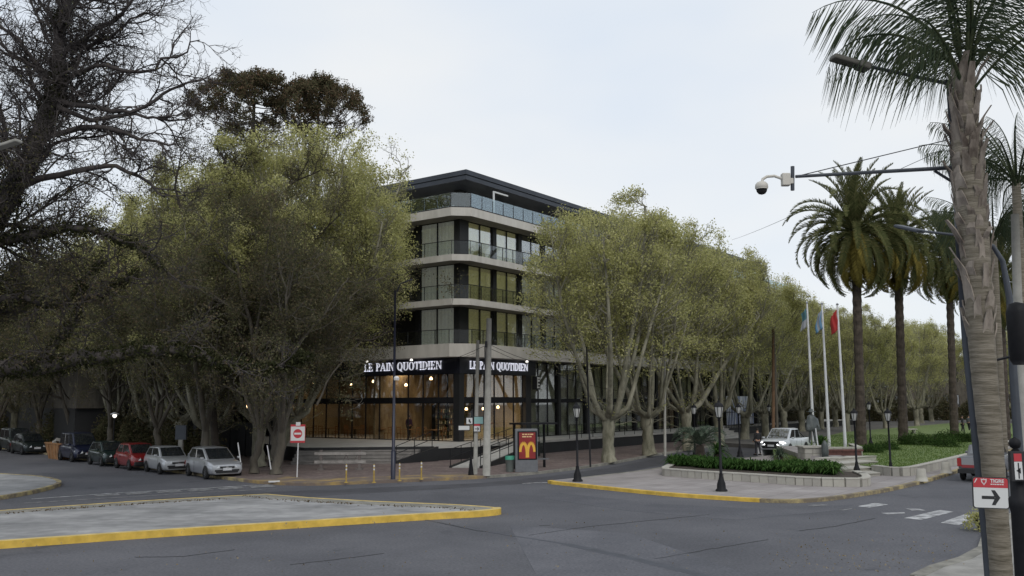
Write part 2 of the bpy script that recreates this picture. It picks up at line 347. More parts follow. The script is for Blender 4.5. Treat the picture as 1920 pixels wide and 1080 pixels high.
M['bark_palm'] = mat('bark_canary', (.035, .027, .021), .95, col2=(.085, .066, .05), scale=3, bump=1, bscale=7)
M['boot'] = mat('palm_leaf_base', (.07, .052, .04), .9, col2=(.36, .31, .26), scale=4, bump=.5, bscale=14, stretch=(1, 1, .3), detail=8)
M['bark_queen'] = mat('bark_queen', (.10, .085, .06), .95, col2=(.24, .21, .165), scale=3, bump=.5, bscale=10, stretch=(.8, .8, 7), detail=8)
M['rust'] = mat('rusty_bronze', (.05, .06, .058), .5, col2=(.11, .12, .115), scale=3, metal=.3)
M['chrome'] = mat('chrome', (.5, .5, .5), .25, metal=1)
M['rubber'] = mat('rubber', (.014, .014, .014), .85)
M['pole_grey'] = mat('pole_grey', (.055, .062, .075), .5, .15, 2, metal=.2)
M['pole_conc'] = mat('pole_concrete', (.30, .29, .26), .9, .15, 3, bump=.2)
M['cam_white'] = mat('camera_housing', (.55, .52, .46), .5)
M['bin_green'] = mat('bin_green', (.05, .27, .18), .6)
M['bin_grey'] = mat('bin_grey', (.26, .30, .28), .6)
M['red_ad'] = mat('poster_red', (.30, .022, .02), .4, col2=(.18, .015, .016), scale=1.2, emit=(.5, .03, .03), es=.01)
M['gold'] = mat('poster_gold', (.75, .42, .05), .4, emit=(.8, .45, .06), es=.01)
M['cream'] = mat('poster_cream', (.7, .5, .25), .5)
M['steel'] = mat('steel_panel', (.16, .165, .175), .5, .1, metal=.3)
M['sign_white'] = mat('sign_white', (.62, .62, .61), .5)
M['sign_red'] = mat('sign_red', (.45, .035, .045), .5)
M['sign_black'] = mat('sign_black', (.02, .02, .022), .5)
M['sign_teal'] = mat('sign_teal', (.25, .42, .40), .5)
M['navy'] = mat('navy_pole', (.016, .018, .035), .4)
M['lampglass'] = mat('lamp_glass', (.5, .5, .48), .2)
M['lamp_lit'] = mat('lamp_lit', (1, .95, .9), emit=(1, .95, .88), es=1.5)
M['rail_wood'] = mat('weathered_rail', (.15, .13, .12), .8, .2, 4)
# ---------------------------------------------------------------- ground
SW = .12
mb = MB(); mb.add([(-900, -300, 0), (900, -300, 0), (900, 1500, 0), (-900, 1500, 0)], [(0, 1, 2, 3)]); struct('road', mb, M['asphalt'])
# block pavement with its kerb
far_dir_l = Vector((-.667, .745)); K0 = Vector((-13.3, 44.4)); K1 = K0+far_dir_l*48
corner = [K1, K0, (-11.6, 42.6), G(560, 911), G(640, 909), G(760, 904), G(880, 899), G(960, 893), G(1020, 888), G(1130, 874), G(1250, 850), (20, 80), (52, 135)]
corner = [Vector((p[0], p[1])) for p in corner]
kc = [corner[0]]+smooth_pts(corner[1:], 2)
mb = MB(); mb.prism(kc+[Vector((52, 220)), Vector((-95, 220)), Vector((-80, 120))], -.1, SW); struct('pavement', mb, M['paver_red'])
i0 = min(range(len(kc)), key=lambda i: abs(kc[i].x+12.6)); i1 = min(range(len(kc)), key=lambda i: abs(kc[i].x+1.6))
mb = MB(); strip(mb, kc[:i0+1], .22, -.1, SW+.01, 0, .0); struct('kerb', mb, M['kerb_dirty'])
mb = MB(); strip(mb, kc[i0:i1+1], .24, -.1, SW+.012, 0, .0); struct('kerb', mb, M['yellow_faded'])
mb = MB(); strip(mb, kc[i1:], .2, -.1, SW+.01, 0, .0); struct('kerb', mb, M['kerb_grey'])
mb = MB(); strip(mb, kc[i0:i1+1], 2.1, SW-.05, SW+.004, 0, 1.2); struct('painted_apron', mb, M['yellow_faded'])
# asphalt of the side street is newer and darker
a, b, c, d = G(560, 918), G(880, 906), G(1160, 884), G(1280, 858)
mb = MB(); q = [G(0, 958), G(250, 938), G(520, 922), G(900, 906), G(1030, 893), G(1150, 876), G(1250, 856), (18, 72), (50, 127), (52, 112), (16, 58), G(1260, 868), G(1100, 899), G(1020, 905), G(880, 914), G(600, 930), G(300, 955), G(0, 975)]
mb.prism([Vector((p[0], p[1])) for p in q], -.05, .004); struct('side_street', mb, M['asphalt_dark'])
# plaza
pz = [G(1028, 906), G(1035, 908), G(1230, 929), G(1340, 937), G(1440, 943), G(1500, 944), G(1580, 937), G(1700, 916), G(1800, 886), G(1870, 858), G(1918, 838)]
pz = [Vector((p[0], p[1])) for p in pz]; pk = [pz[0]]+smooth_pts(pz[1:], 2)
back = [Vector((90, 150)), Vector((57, 128)), Vector((18.5, 62)), Vector((9.4, 52)), Vector(G(1190, 888)[:2]), Vector(G(1090, 900)[:2])]
mb = MB(); mb.prism(pk+back, -.1, SW); struct('plaza_paving', mb, M['plaza'])
j = min(range(len(pk)), key=lambda i: (pk[i]-Vector(G(1420, 942)[:2])).length)
mb = MB(); strip(mb, pk[:j+1], .26, -.1, SW+.014, 0, .1); struct('kerb', mb, M['yellow'])
mb = MB(); strip(mb, pk[:j+1], .30, SW, SW+.018, 0, .14); 
mb = MB(); strip(mb, pk[j:], .24, -.1, SW+.012, 0, .1); struct('kerb', mb, M['kerb_dirty'])
mb = MB(); strip(mb, back, .2, -.1, SW+.01, 0, .08); struct('kerb', mb, M['kerb_grey'])
# median island
md = [G(-260, 1052), G(0, 1029), G(320, 1006), G(640, 985), G(800, 975), G(900, 969.5), G(944, 965), G(930, 960), G(860, 955), G(700, 948), G(580, 941), G(500, 934), G(420, 938), G(250, 948), G(0, 966), G(-260, 985)]
md = [Vector((p[0], p[1])) for p in md]
front = md[:6]; tip = smooth_pts(md[5:9], 2); bk = md[8:]
loop = front+tip[1:]+bk[1:]
mb = MB(); mb.prism(loop, -.1, .15); struct('median_island', mb, M['conc_worn'])
fr = front+tip[1:9]
mb = MB(); strip(mb, fr, .27, -.1, .195, 0, .115)
o = mb.build('kerb', [M['yellow'], M['yellow_top']]); o['kind'] = 'structure'
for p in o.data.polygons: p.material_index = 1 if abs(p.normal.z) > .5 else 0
rest = [tip[8]]+tip[9:]+bk[1:]
mb = MB(); strip(mb, rest, .9, .1, .158, 0, .5); struct('kerb_band', mb, M['kerb_grey'])
mb = MB(); strip(mb, rest, .13, -.1, .168, 0, .05); struct('kerb', mb, M['yellow_top'])
# leaf litter along the band
rn = np.random.default_rng(3); pts = []
rr = [Vector((p.x, p.y)) for p in rest]
for i in range(len(rr)-1):
    a, b = rr[i], rr[i+1]; t = (b-a); L = t.length; t.normalize(); nn = Vector((-t.y, t.x))
    for k in range(int(L*34)):
        if rn.random() < .5+.5*math.sin(i*1.7+k*.01): q = a+t*rn.random()*L+nn*(1.08+rn.normal(0, .10)); pts.append((q.x, q.y, .165))
lm = leaf_mat('leaf_litter', [(.035, .025, .015), (.09, .06, .03), (.16, .11, .05)], 0)
o = put('leaf_litter', leaf_mesh('leaf_litter', pts, .06, lm, rn, sig=.02, per=2)); tag(o, None, None, kind='stuff')
# far left island
li = [G(-200, 912), G(-200, 965), G(0, 938), G(60, 927), G(100, 917), G(119, 909), G(100, 901), G(60, 896), G(0, 893), G(-60, 893)]
li = [Vector((p[0], p[1])) for p in li]; ls = smooth_pts(li[1:9], 2)
mb = MB(); mb.prism([li[0]]+ls+[li[9]], -.1, .14); struct('left_island', mb, M['conc_worn'])
mb = MB(); strip(mb, ls, .2, -.1, .155, 0, .09); struct('kerb', mb, M['kerb_dirty'])
# far left pavement across the street
mb = MB(); mb.prism([(-120, 40), (-42, 58), (-62, 88), (-120, 150)], -.1, .12); struct('far_pavement', mb, M['dirt'])
# road markings
def quad_px(name, pts, m, z=.008):
    mb = MB(); q = [G(*p) for p in pts]; mb.prism([Vector((p[0], p[1])) for p in q], z-.004, z); return struct(name, mb, m)
mb = MB(); mb.prism([Vector(G(*p)[:2]) for p in ((955, 985), (1180, 1000), (1430, 1086), (1010, 1086))], -.002, .0035); struct('asphalt_patch', mb, M['asphalt_b'])
mb = MB(); mb.prism([Vector(G(*p)[:2]) for p in ((1030, 922), (1240, 945), (1440, 955), (1600, 947), (1560, 958), (1380, 975), (1180, 958), (1020, 935))], -.002, .0035); struct('asphalt_patch', mb, M['asphalt_c'])
Z = lambda X, Y: (1440+X/4, 860+Y/4)
for name, q, m in (('crosswalk_stripe', [(675, 358), (800, 333), (900, 345), (760, 368)], 'road_white'), ('crosswalk_stripe', [(1030, 373), (1140, 379), (1180, 389), (1080, 389)], 'road_white'),
                   ('crosswalk_stripe', [(850, 409), (1020, 403), (1030, 411), (900, 418)], 'road_white'), ('crosswalk_stripe', [(1020, 447), (1290, 386), (1392, 399), (1150, 460)], 'road_white'),
                   ('crosswalk_stripe', [(1295, 482), (1480, 416), (1570, 436), (1430, 500)], 'road_white'), ('crosswalk_stripe', [(290, 352), (400, 341), (450, 350), (340, 361)], 'road_faint'),
                   ('crosswalk_stripe', [(530, 386), (640, 373), (610, 383), (560, 390)], 'road_faint')):
    quad_px(name, [Z(*p) for p in q], M[m])
def line_px(name, pts, w, m, z=.012, jit=0, seed=1):
    rd = random.Random(seed); q = [G(*p) for p in pts]; q = [Vector((p.x, p.y)) for p in q]; out = []
    for i in range(len(q)-1):
        for k in range(8): out.append(q[i].lerp(q[i+1], k/8)+Vector((rd.uniform(-jit, jit), rd.uniform(-jit, jit))))
    out.append(q[-1]); mb = MB(); strip(mb, out, w, z-.004, z); return struct(name, mb, m)
line_px('crosswalk_line', [(60, 936), (200, 926), (480, 910), (560, 907)], .16, M['road_white'])
line_px('crosswalk_line', [(40, 944), (200, 934.5), (420, 921.5), (520, 917)], .18, M['road_faint'])
for k in range(6): x = 175+k*58; quad_px('crosswalk_stripe', [(x, 929.5-.055*(x-175)*1.05), (x+42, 927-.055*(x-133)*1.05), (x+52, 929-.055*(x-175)), (x+8, 931.5-.055*(x-175))], M['road_faint'], .016)
line_px('road_edge_line', [(980, 907), (1010, 905), (1028, 905)], .14, M['road_white'])
for i, (q, w) in enumerate((([(990, 1004), (1100, 988), (1230, 975), (1330, 965)], .035), ([(1230, 1048), (1330, 1030), (1440, 1012)], .03), ([(250, 1045), (340, 1044), (440, 1031)], .035),
             ([(545, 1059), (640, 1048), (720, 1038)], .03), ([(1500, 995), (1560, 988), (1640, 972)], .05), ([(820, 980), (870, 990), (905, 997)], .05), ([(1010, 986), (1032, 985)], .04))):
    line_px('road_crack', q, w, M['tar'], .008, .03, i)
line_px('tar_seam', [(1060, 1020), (1180, 1046), (1290, 1072), (1340, 1085)], .32, M['tar_seal'], .006, .02, 9)
line_px('tar_seam', [(800, 975), (900, 995), (1060, 1020)], .12, M['tar_seal'], .006, .02, 9)
# near pavement at the bottom right
npv = [G(1715, 1086), G(1752, 1068), G(1806, 1052), G(1842, 1032), G(1850, 1006), G(1866, 985), G(1905, 965), G(1990, 945)]
npv = [Vector((p[0], p[1])) for p in npv]
mb = MB(); mb.prism(npv+[Vector((30, 26)), Vector((30, 5)), Vector((5, 5))], -.1, .08); struct('near_pavement', mb, M['concrete'])
mb = MB(); strip(mb, npv, .3, -.1, .085, 0, -.05); struct('kerb', mb, M['kerb_grey'])
# pebbles and dry leaves on the road
pts = []
for k in range(260):
    p = G(rn.uniform(1440, 1800), rn.uniform(1010, 1078), .01); pts.append(tuple(p))
for k in range(240):
    p = G(rn.uniform(0, 1700), rn.uniform(960, 1078), .01); pts.append(tuple(p))
dm = leaf_mat('dry_leaf', [(.10, .07, .035), (.22, .17, .09), (.32, .27, .18)], 0)
o = put('fallen_leaves', leaf_mesh('fallen_leaves', pts, .045, dm, rn, sig=.08, per=2)); tag(o, None, None, kind='stuff')
# ---------------------------------------------------------------- the main building
TH = R(54); U = Vector((math.cos(TH), math.sin(TH), 0)); Vv = Vector((-math.sin(TH), math.cos(TH), 0))
TZ = 1.0                                             # terrace level
C0 = A(866, 700, 61); C0.z = 0
bld = thing('apartment_building', 'five storey corner building with pale concrete balcony slabs, dark columns and a lit cafe below', 'building', C0, TH)
def Bw(s, t, z): return C0+U*s+Vv*t+Vector((0, 0, z))
LS, LT = 67.0, 36.0                                   # length of the right and of the left face
def slab_part(z0, z1, ch, ins=0.0, name='slab'):
    p = [(ins+ch, ins), (LS, ins), (LS, 14), (14, 14), (14, LT), (ins, LT), (ins, ins+ch)]
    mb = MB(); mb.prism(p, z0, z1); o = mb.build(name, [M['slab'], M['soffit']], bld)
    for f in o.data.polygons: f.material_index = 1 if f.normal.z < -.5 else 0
for z0, z1, ch in ((6.76, 7.65, 1.1), (10.29, 10.72, .9), (13.35, 13.79, .9), (16.5, 17.09, 1.0)): slab_part(z0, z1, ch)
# set-back roof
rp = [(2.8, 1.9), (LS-4, 1.9), (LS-4, 12), (13, 12), (13, LT-3), (2.8, LT-3)]
mb = MB(); mb.prism(rp, 19.75, 20.05); mb.prism([(2.9, 2.0), (LS-4.1, 2.0), (LS-4.1, 11.9), (12.9, 11.9), (12.9, LT-3.1), (2.9, LT-3.1)], 20.05, 20.15); mb.prism(rp, 20.15, 20.5); mb.build('roof', M['roof_metal'], bld)
mb = MB(); mb.prism([(6, 5), (LS-7, 5), (LS-7, 11), (12, 11), (12, LT-6), (6, LT-6)], 17.09, 19.75); mb.build('penthouse_core', M['black_wall'], bld)
WR = 1.3                                              # wall line behind the slab edge
# core walls behind the glass on floors 1-3
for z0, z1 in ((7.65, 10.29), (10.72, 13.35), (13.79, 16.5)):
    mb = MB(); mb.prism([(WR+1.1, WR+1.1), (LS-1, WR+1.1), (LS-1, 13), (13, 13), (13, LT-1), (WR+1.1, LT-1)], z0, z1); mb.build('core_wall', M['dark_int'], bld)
def share_win(w, h, name, mt, fw=.05):
    mb = MB()
    mb.b6(0, w, -.03, .03, 0, fw); mb.b6(0, w, -.03, .03, h-fw, h); mb.b6(0, fw, -.03, .03, fw, h-fw); mb.b6(w-fw, w, -.03, .03, fw, h-fw)
    fr = mb.mesh(name+'_frame', M['black_metal']); g = MB(); g.b6(fw, w-fw, -.006, .006, fw, h-fw); gl = g.mesh(name+'_glass', mt); return fr, gl
wins = {}
def window(x, y, z, w, h, rz, curtain, mt='glass', parent=None):
    k = (round(w, 2), round(h, 2), mt)
    if k not in wins: wins[k] = share_win(w, h, 'window', M[mt])
    f = put('window', wins[k][0], parent or bld, (x, y, z), (0, 0, rz)); put('pane', wins[k][1], f)
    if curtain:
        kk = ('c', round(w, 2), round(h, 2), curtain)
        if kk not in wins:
            mb = MB(); n = 10 if curtain == 'curtain_b_glow' else 1
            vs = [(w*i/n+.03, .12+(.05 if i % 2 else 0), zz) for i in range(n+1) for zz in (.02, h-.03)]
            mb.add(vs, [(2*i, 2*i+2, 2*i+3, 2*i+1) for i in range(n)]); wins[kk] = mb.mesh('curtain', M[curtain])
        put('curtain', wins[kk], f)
    return f
rdw = random.Random(5)
colm = {}
def column(x0, x1, y0, y1, z0, z1):
    mb = MB(); mb.b6(x0, x1, y0, y1, z0, z1); mb.build('column', M['black_wall'], bld)
floors = ((7.65, 10.29), (10.72, 13.35), (13.79, 16.5))
for fi, (z0, z1) in enumerate(floors):
    h = z1-z0
    column(WR, WR+1.0, WR-.04, WR+.5, z0, z1)
    s = WR+1.0; k = 0
    while s < LS-4:
        w = 1.45 if k == 0 else 1.4
        n = 2 if k != 1 else 2
        cur = 'curtain_y_glow' if k < 2 else rdw.choice(['curtain_d', 'curtain_y_glow', 'curtain_b_glow', 'curtain_d'])
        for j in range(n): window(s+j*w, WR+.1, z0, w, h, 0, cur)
        s += n*w; column(s, s+.42, WR-.03, WR+.4, z0, z1); s += .42; k += 1
    t = WR+.5; k = 0
    while t < LT-4:
        w = 1.6
        if k == 1 or (k > 1 and rdw.random() < .3):
            column(WR+.6, WR+.9, t, t+3.1, z0, z1); t += 3.1
        else:
            for j in range(2): window(WR+.1, t+j*w+w, z0, w, h, R(-90), 'curtain_b_glow' if k < 3 else rdw.choice(['curtain_d', 'curtain_b_glow']))
            t += 2*w
        column(WR, WR+.4, t, t+.4, z0, z1); t += .4; k += 1
# penthouse glazing
s = 5.3; 
for j in range(16):
    window(s, 4.9, 17.09, 1.8, 2.4, 0, ['curtain_b_glow', 'curtain_b_glow', 'curtain_d', 'curtain_b_glow'][j % 4]); s += 1.8+(.5 if j % 3 == 2 else .02)
t = 4.9
for j in range(8):
    window(5.9, t+1.8, 17.09, 1.8, 2.4, R(-90), 'curtain_b_glow' if j % 3 else 'curtain_d'); t += 1.82
mb = MB(); mb.b6(5.0, 5.9, 4.3, 4.85, 17.09, 19.75); mb.build('column', M['black_wall'], bld)
# balustrades: posts, top rail and glass, each run a part
def balustrade(p, q, z, h, name='balustrade', topless=False, sp=1.25):
    p, q = Vector((*p, z)), Vector((*q, z)); L = (q-p).length; d = (q-p).normalized(); n = max(1, round(L/sp))
    a = math.atan2(d.y, d.x)
    if not topless:
        mb = MB(); mb.bar(p+Vector((0, 0, h)), q+Vector((0, 0, h)), .05, .04); r = mb.build('balustrade_rail', M['black_metal'], bld)
    else:
        mb = MB(); mb.bar(p+Vector((0, 0, .04)), q+Vector((0, 0, .04)), .09, .08); r = mb.build('balustrade_shoe', M['black_metal'], bld)
    k = ('b', round(L/n, 2), h, topless)
    if k not in wins:
        g = MB(); w = L/n
        g.b6(.03, w-.03, -.006, .006, .06, h-.03); pm = MB()
        if topless: pm.b6(-.015, .015, -.02, .02, 0, h*.85)
        else: pm.b6(-.02, .02, -.02, .02, 0, h-.02)
        wins[k] = (g.mesh('glass_panel', M['balu_top' if topless else 'balu']), pm.mesh('post', M['black_metal']))
    for i in range(n):
        c = p+d*(L*i/n); put('glass_panel', wins[k][0], r, c, (0, 0, a)); put('post', wins[k][1], r, c, (0, 0, a))
for z, h, tl, ch in ((7.65, .98, False, 1.1), (10.72, .98, False, .9), (13.79, .98, False, .9), (17.09, 1.08, True, 1.0)):
    e = .08
    balustrade((e+ch, e), (LS-.5, e), z, h, topless=tl); balustrade((e, LT-.5), (e, e+ch), z, h, topless=tl); balustrade((e, e+ch), (e+ch, e), z, h, topless=tl, sp=1.5)
# mast on the roof terrace, a white folding awning bracket
br = thing('awning_bracket', 'white metal post with a horizontal arm on the top balcony', 'bracket', Bw(4.4, .6, 17.17), TH)
mb = MB(); mb.b6(-.05, .05, -.05, .05, 0, 1.7); mb.build('post', M['white'], br); mb = MB(); mb.b6(-.05, 1.7, -.06, .06, 1.702, 1.8); mb.build('arm', M['white'], br)
# ---- ground floor: cafe on the corner
GB, GT = TZ, 5.67
def shop_run_s(s0, s1, y, w, z0, z1, cur, mt='glass_clear'):
    s = s0
    while s+w <= s1+.05: window(s, y, z0, w, z1-z0, 0, cur, mt); s += w
def shop_run_t(t0, t1, x, w, z0, z1, cur, mt='glass_clear'):
    t = t0
    while t+w <= t1+.05: window(x, t+w, z0, w, z1-z0, R(-90), cur, mt); t += w
CW = 9.2                                              # cafe width on the right face
for (z0, z1) in ((GB, 3.65), (3.98, GT)):
    shop_run_s(WR+.45, CW, WR, 1.18, z0, z1, None); shop_run_t(WR+.45, 20, WR, 1.42, z0, z1, None)
mb = MB(); mb.b6(WR-.05, CW+.6, WR-.08, WR+.08, 3.65, 3.98); mb.b6(WR-.08, WR+.08, WR+.1, 20.3, 3.65, 3.98); mb.build('transom_beam', M['black_metal'], bld)
column(WR-.1, WR+.44, WR-.1, WR+.44, GB, GT); column(CW-.1, CW+.6, WR-.12, WR+.4, GB, GT); column(WR-.12, WR+.4, 20.2, 20.9, GB, GT)
# sign bands
mb = MB(); mb.b6(WR-.14, CW+1.2, WR-.16, WR+.2, GT, 6.76); sb1 = mb.build('sign_board', M['sign_navy'], bld)
mb = MB(); mb.b6(WR-.14, WR+.2, WR+.21, 22, GT, 6.76); sb2 = mb.build('sign_board', M['sign_navy'], bld)
# a serif face drawn stroke by stroke
def ring(cx, cy, rx, ry, ix, iy, a0=0, a1=360, n=16):
    o = []; 
    for i in range(n+1):
        a = R(a0+(a1-a0)*i/n); o.append(((cx+rx*math.cos(a), cy+ry*math.sin(a)), (cx+ix*math.cos(a), cy+iy*math.sin(a))))
    return [[o[i][0], o[i+1][0], o[i+1][1], o[i][1]] for i in range(n)]
def rect(x0, y0, x1, y1): return [[(x0, y0), (x1, y0), (x1, y1), (x0, y1)]]
th, tn, sf = .18, .075, .07
def stem(x): return rect(x, 0, x+th, 1)+rect(x-.08, 0, x+th+.08, sf)+rect(x-.08, 1-sf, x+th+.08, 1)
GL = {'L': (stem(.1)+rect(.1, 0, .68, tn)+rect(.61, 0, .68, .26), .78), 'E': (stem(.1)+rect(.1, 0, .7, tn)+rect(.1, 1-tn, .68, 1)+rect(.2, .47, .55, .54)+rect(.64, 0, .7, .26)+rect(.62, .76, .68, 1)+rect(.49, .38, .55, .63), .82),
      'P': (stem(.1)+ring(.36, .72, .32, .28, .15, .21, -90, 90)+rect(.2, .93, .37, 1)+rect(.2, .44, .37, .51), .78), 'I': (stem(.1), .42),
      'A': ([[(.02, 0), (.1, 0), (.46, .97), (.42, 1)], [(.36, 1), (.5, 1), (.88, 0), (.68, 0)]]+rect(.2, .3, .62, .37)+rect(-.04, 0, .22, sf)+rect(.58, 0, .96, sf), .98),
      'N': (rect(.12, 0, .19, 1)+rect(.78, 0, .85, 1)+[[(.08, 1), (.28, 1), (.86, 0), (.78, 0)]]+rect(.02, 0, .3, sf)+rect(.68, 1-sf, .95, 1)+rect(.0, 1-sf, .2, 1), .98),
      'O': (ring(.46, .5, .44, .52, .25, .46, 0, 360, 24), .96), 'Q': (ring(.46, .5, .44, .52, .25, .46, 0, 360, 24)+[[(.42, .1), (.55, .16), (.95, -.22), (.72, -.2)]], .98),
      'U': (rect(.12, .28, .3, 1)+rect(.72, .28, .79, 1)+ring(.455, .3, .335, .32, .22, .25, 180, 360)+rect(.02, 1-sf, .4, 1)+rect(.62, 1-sf, .9, 1), .94),
      'T': (rect(.33, 0, .51, 1)+rect(.04, 1-tn, .8, 1)+rect(.04, .74, .1, 1)+rect(.74, .74, .8, 1)+rect(.24, 0, .6, sf), .86),
      'D': (stem(.1)+ring(.38, .5, .46, .5, .27, .43, -90, 90)+rect(.2, 0, .39, tn)+rect(.2, 1-tn, .39, 1), .92)}
def letter(ch, H, parent, loc, rot):
    k = ('L', ch, H)
    if k not in wins:
        mb = MB()
        for q in GL[ch][0]:
            v = [(x*H*.95, -.06, y*H) for x, y in q]+[(x*H*.95, 0, y*H) for x, y in q]; mb.add(v, [(0, 1, 2, 3), (7, 6, 5, 4), (0, 4, 5, 1), (1, 5, 6, 2), (2, 6, 7, 3), (3, 7, 4, 0)])
        wins[k] = mb.mesh('letter', M['letter'])
    return put('letter', wins[k], parent, loc, rot)
def word(txt, H, tot, parent, start, d, rot):
    adv = [(GL[c][1] if c != ' ' else .5) for c in txt]; k = tot/sum(adv)/(H*.95); x = 0
    for c, a in zip(txt, adv):
        if c != ' ':
            o = letter(c, H, parent, Vector(start)+Vector(d)*x, rot); o.scale = (k, 1, 1)
        x += a*tot/sum(adv)
word('LE PAIN QUOTIDIEN', .56, 7.1, sb1, (2.2, WR-.17, 5.98), (1, 0, 0), (0, 0, 0))
word('LE PAIN QUOTIDIEN', .58, 7.6, sb2, (WR-.17, 10.3, 5.98), (0, -1, 0), (0, 0, R(-90)))
# spot lamps over the signs
for loc in ((WR-.6, 5.2, 6.62), (WR-.6, 9.6, 6.62), (2.6, WR-.6, 6.62), (8.6, WR-.6, 6.62)):
    s_ = MB(); s_.lathe([(.06, .14), (.09, .1), (.11, 0)], (0, 0, 0), 10); o = s_.build('sign_spotlight', M['lamp_lit'], bld, loc=loc)
# interior of the cafe
mb = MB(); mb.b6(WR+.2, CW+.5, 9.5, 9.7, GB, 6.7, 0); mb.build('interior_wall', M['wood_warm'], bld)
mb = MB(); mb.b6(9.9, 10.05, WR+.5, 9.5, GB, 6.7); mb.build('interior_wall', M['plaster_w'], bld)
mb = MB(); mb.b6(8.5, 8.7, 9.7, 21, GB, 6.7); mb.build('interior_wall', M['wood_warm'], bld)
mb = MB(); mb.b6(WR+.1, 9.9, WR+.1, 20.8, 6.3, 6.4); mb.build('interior_ceiling', M['ceil_dark'], bld)
mb = MB(); mb.b6(5.5, 9.8, 4.6, 9.4, 3.72, 3.9); mb.build('mezzanine_floor', M['plaster_w'], bld)
mb = MB(); mb.b6(WR+.1, 8.5, 20.95, 21.1, GB, 6.7); mb.build('interior_wall', M['plaster_w'], bld)
for (x, y, wd, dp, rz) in ((4.6, 3.6, 4.2, .6, 0),):
    c = thing('cafe_counter', 'wooden bar counter with bottles behind the corner glass of the cafe', 'counter', Bw(x+1.2, y, TZ), TH)
    mb = MB(); mb.b6(-wd/2, wd/2, -dp/2, dp/2, 0, 1.05); mb.build('body', M['plaster_w'], c); mb = MB(); mb.b6(-wd/2-.05, wd/2+.05, -dp/2-.06, dp/2+.06, 1.052, 1.12); mb.build('top', M['wood_chair'], c)
sh = thing('bottle_shelf', 'dark shelf rack full of bottles standing behind the cafe counter', 'shelf', Bw(5.9, 5.6, TZ), TH)
mb = MB()
for k in range(6): mb.b6(-2.3, 2.3, -.18, .18, .2+k*.42, .24+k*.42)
for x in (-2.3, -.77, .77, 2.3): mb.b6(x-.03, x+.03, -.17, .17, 0, 2.5)
mb.build('rack', M['black_metal'], sh)
bm_ = [mat('bottle_amber', (.30, .12, .02), .2), mat('bottle_pale', (.5, .45, .3), .2), mat('bottle_dark', (.03, .06, .03), .2)]
bmesh_ = []
for m_ in bm_:
    q = MB(); q.lathe([(.045, 0), (.045, .19), (.016, .25), (.016, .31)], n=6); bmesh_.append(q.mesh('bottle', m_))
for k in range(5):
    for i in range(20):
        if rdw.random() < .8: put('bottle', rdw.choice(bmesh_), sh, (-2.15+i*.225, -.05, .241+k*.42))
# tables and chairs
tb = MB(); tb.lathe([(.28, 0), (.03, .04), (.03, .7)], n=8); tleg = tb.mesh('leg', M['black_metal']); tt = MB(); tt.b6(-.4, .4, -.35, .35, .702, .745); ttop = tt.mesh('table_top', M['wood_chair'])
ch = MB(); ch.b6(-.21, .21, -.2, .2, .43, .47); cseat = ch.mesh('seat', M['wood_chair']); ch = MB()
ch.b6(-.2, .2, .18, .2, .82, .9); ch.b6(-.2, .2, .18, .2, .65, .7)
for x in (-.19, .19): ch.b6(x-.02, x+.02, .2, .23, .47, .92)
cback = ch.mesh('backrest', M['wood_chair']); ch = MB(); ch.b6(-.02, .02, -.02, .02, 0, .429); cleg = ch.mesh('leg', M['wood_chair'])
def chair(p, rz, lab):
    t_ = thing('dining_chair', lab, 'chair', p, rz, 'wooden chairs inside the cafe'); put('seat', cseat, t_); put('backrest', cback, t_)
    for x in (-.18, .18):
        for y in (-.17, .17): put('leg', cleg, t_, (x, y, 0))
spots = [(2.2, 4.3), (2.3, 6.9), (2.2, 9.6), (2.3, 12.4), (2.2, 15.2), (2.3, 17.9), (5.0, 11.6), (5.1, 15.4)]
ORD = ['first', 'second', 'third', 'fourth', 'fifth', 'sixth', 'inner seventh', 'inner eighth']
for i, (x, y) in enumerate(spots):
    t_ = thing('dining_table', 'small wooden cafe table, %s from the building corner behind the left glass' % ORD[i], 'table', Bw(x, y, TZ), TH, 'tables inside the cafe')
    put('leg', tleg, t_); put('table_top', ttop, t_)
    chair(Bw(x, y-.75, TZ), TH+math.pi, 'wooden chair on the right of the %s cafe table from the building corner' % ORD[i]); chair(Bw(x, y+.75, TZ), TH, 'wooden chair on the left of the %s cafe table from the building corner' % ORD[i])
# hanging lamps inside
PL_ = ['upper left of the corner column', 'second to the left of the corner column', 'third to the left of the corner column', 'fourth to the left of the corner column', 'low behind the right glass nearest the corner column', 'low behind the middle of the right glass', 'low behind the far end of the right glass', 'deep in the room above the bottle shelf', 'high behind the right end of the cafe glass', 'farthest left inside the cafe']
for pi_, (x, y, z) in enumerate(((2.6, 5, 5.3), (3.2, 8, 4.9), (2.8, 11, 5.2), (3.4, 14, 5.0), (4.2, 3.0, 3.1), (6.2, 3.0, 3.1), (8.0, 3.0, 3.2), (5.4, 5.0, 5.2), (8.3, 4.2, 5.1), (2.6, 17.5, 5.1))):
    t_ = thing('pendant_lamp', 'lit pendant lamp '+PL_[pi_], 'lamp', Bw(x, y, z), TH, 'pendant lamps inside the cafe')
    q = MB(); q.lathe([(.09, 0), (.11, .08), (.05, .2)], n=10); q.build('bulb', M['bulb'], t_); q = MB(); q.tube([(0, 0, .2), (0, 0, min(6.3, 9)-z)], .012, 5); q.build('cord', M['black_metal'], t_)
for (x, y, z, e) in ((4.5, 4, 5.9, 120), (4.0, 10, 5.9, 120), (4.0, 16.5, 5.9, 45), (6.5, 3.0, 3.4, 55)):
    l = bpy.data.lights.new('cafe_light', 'AREA'); l.energy = e; l.size = 2.5; l.color = (1, .78, .52); o = bpy.data.objects.new('cafe_light', l); COL.objects.link(o); o.location = Bw(x, y, z)
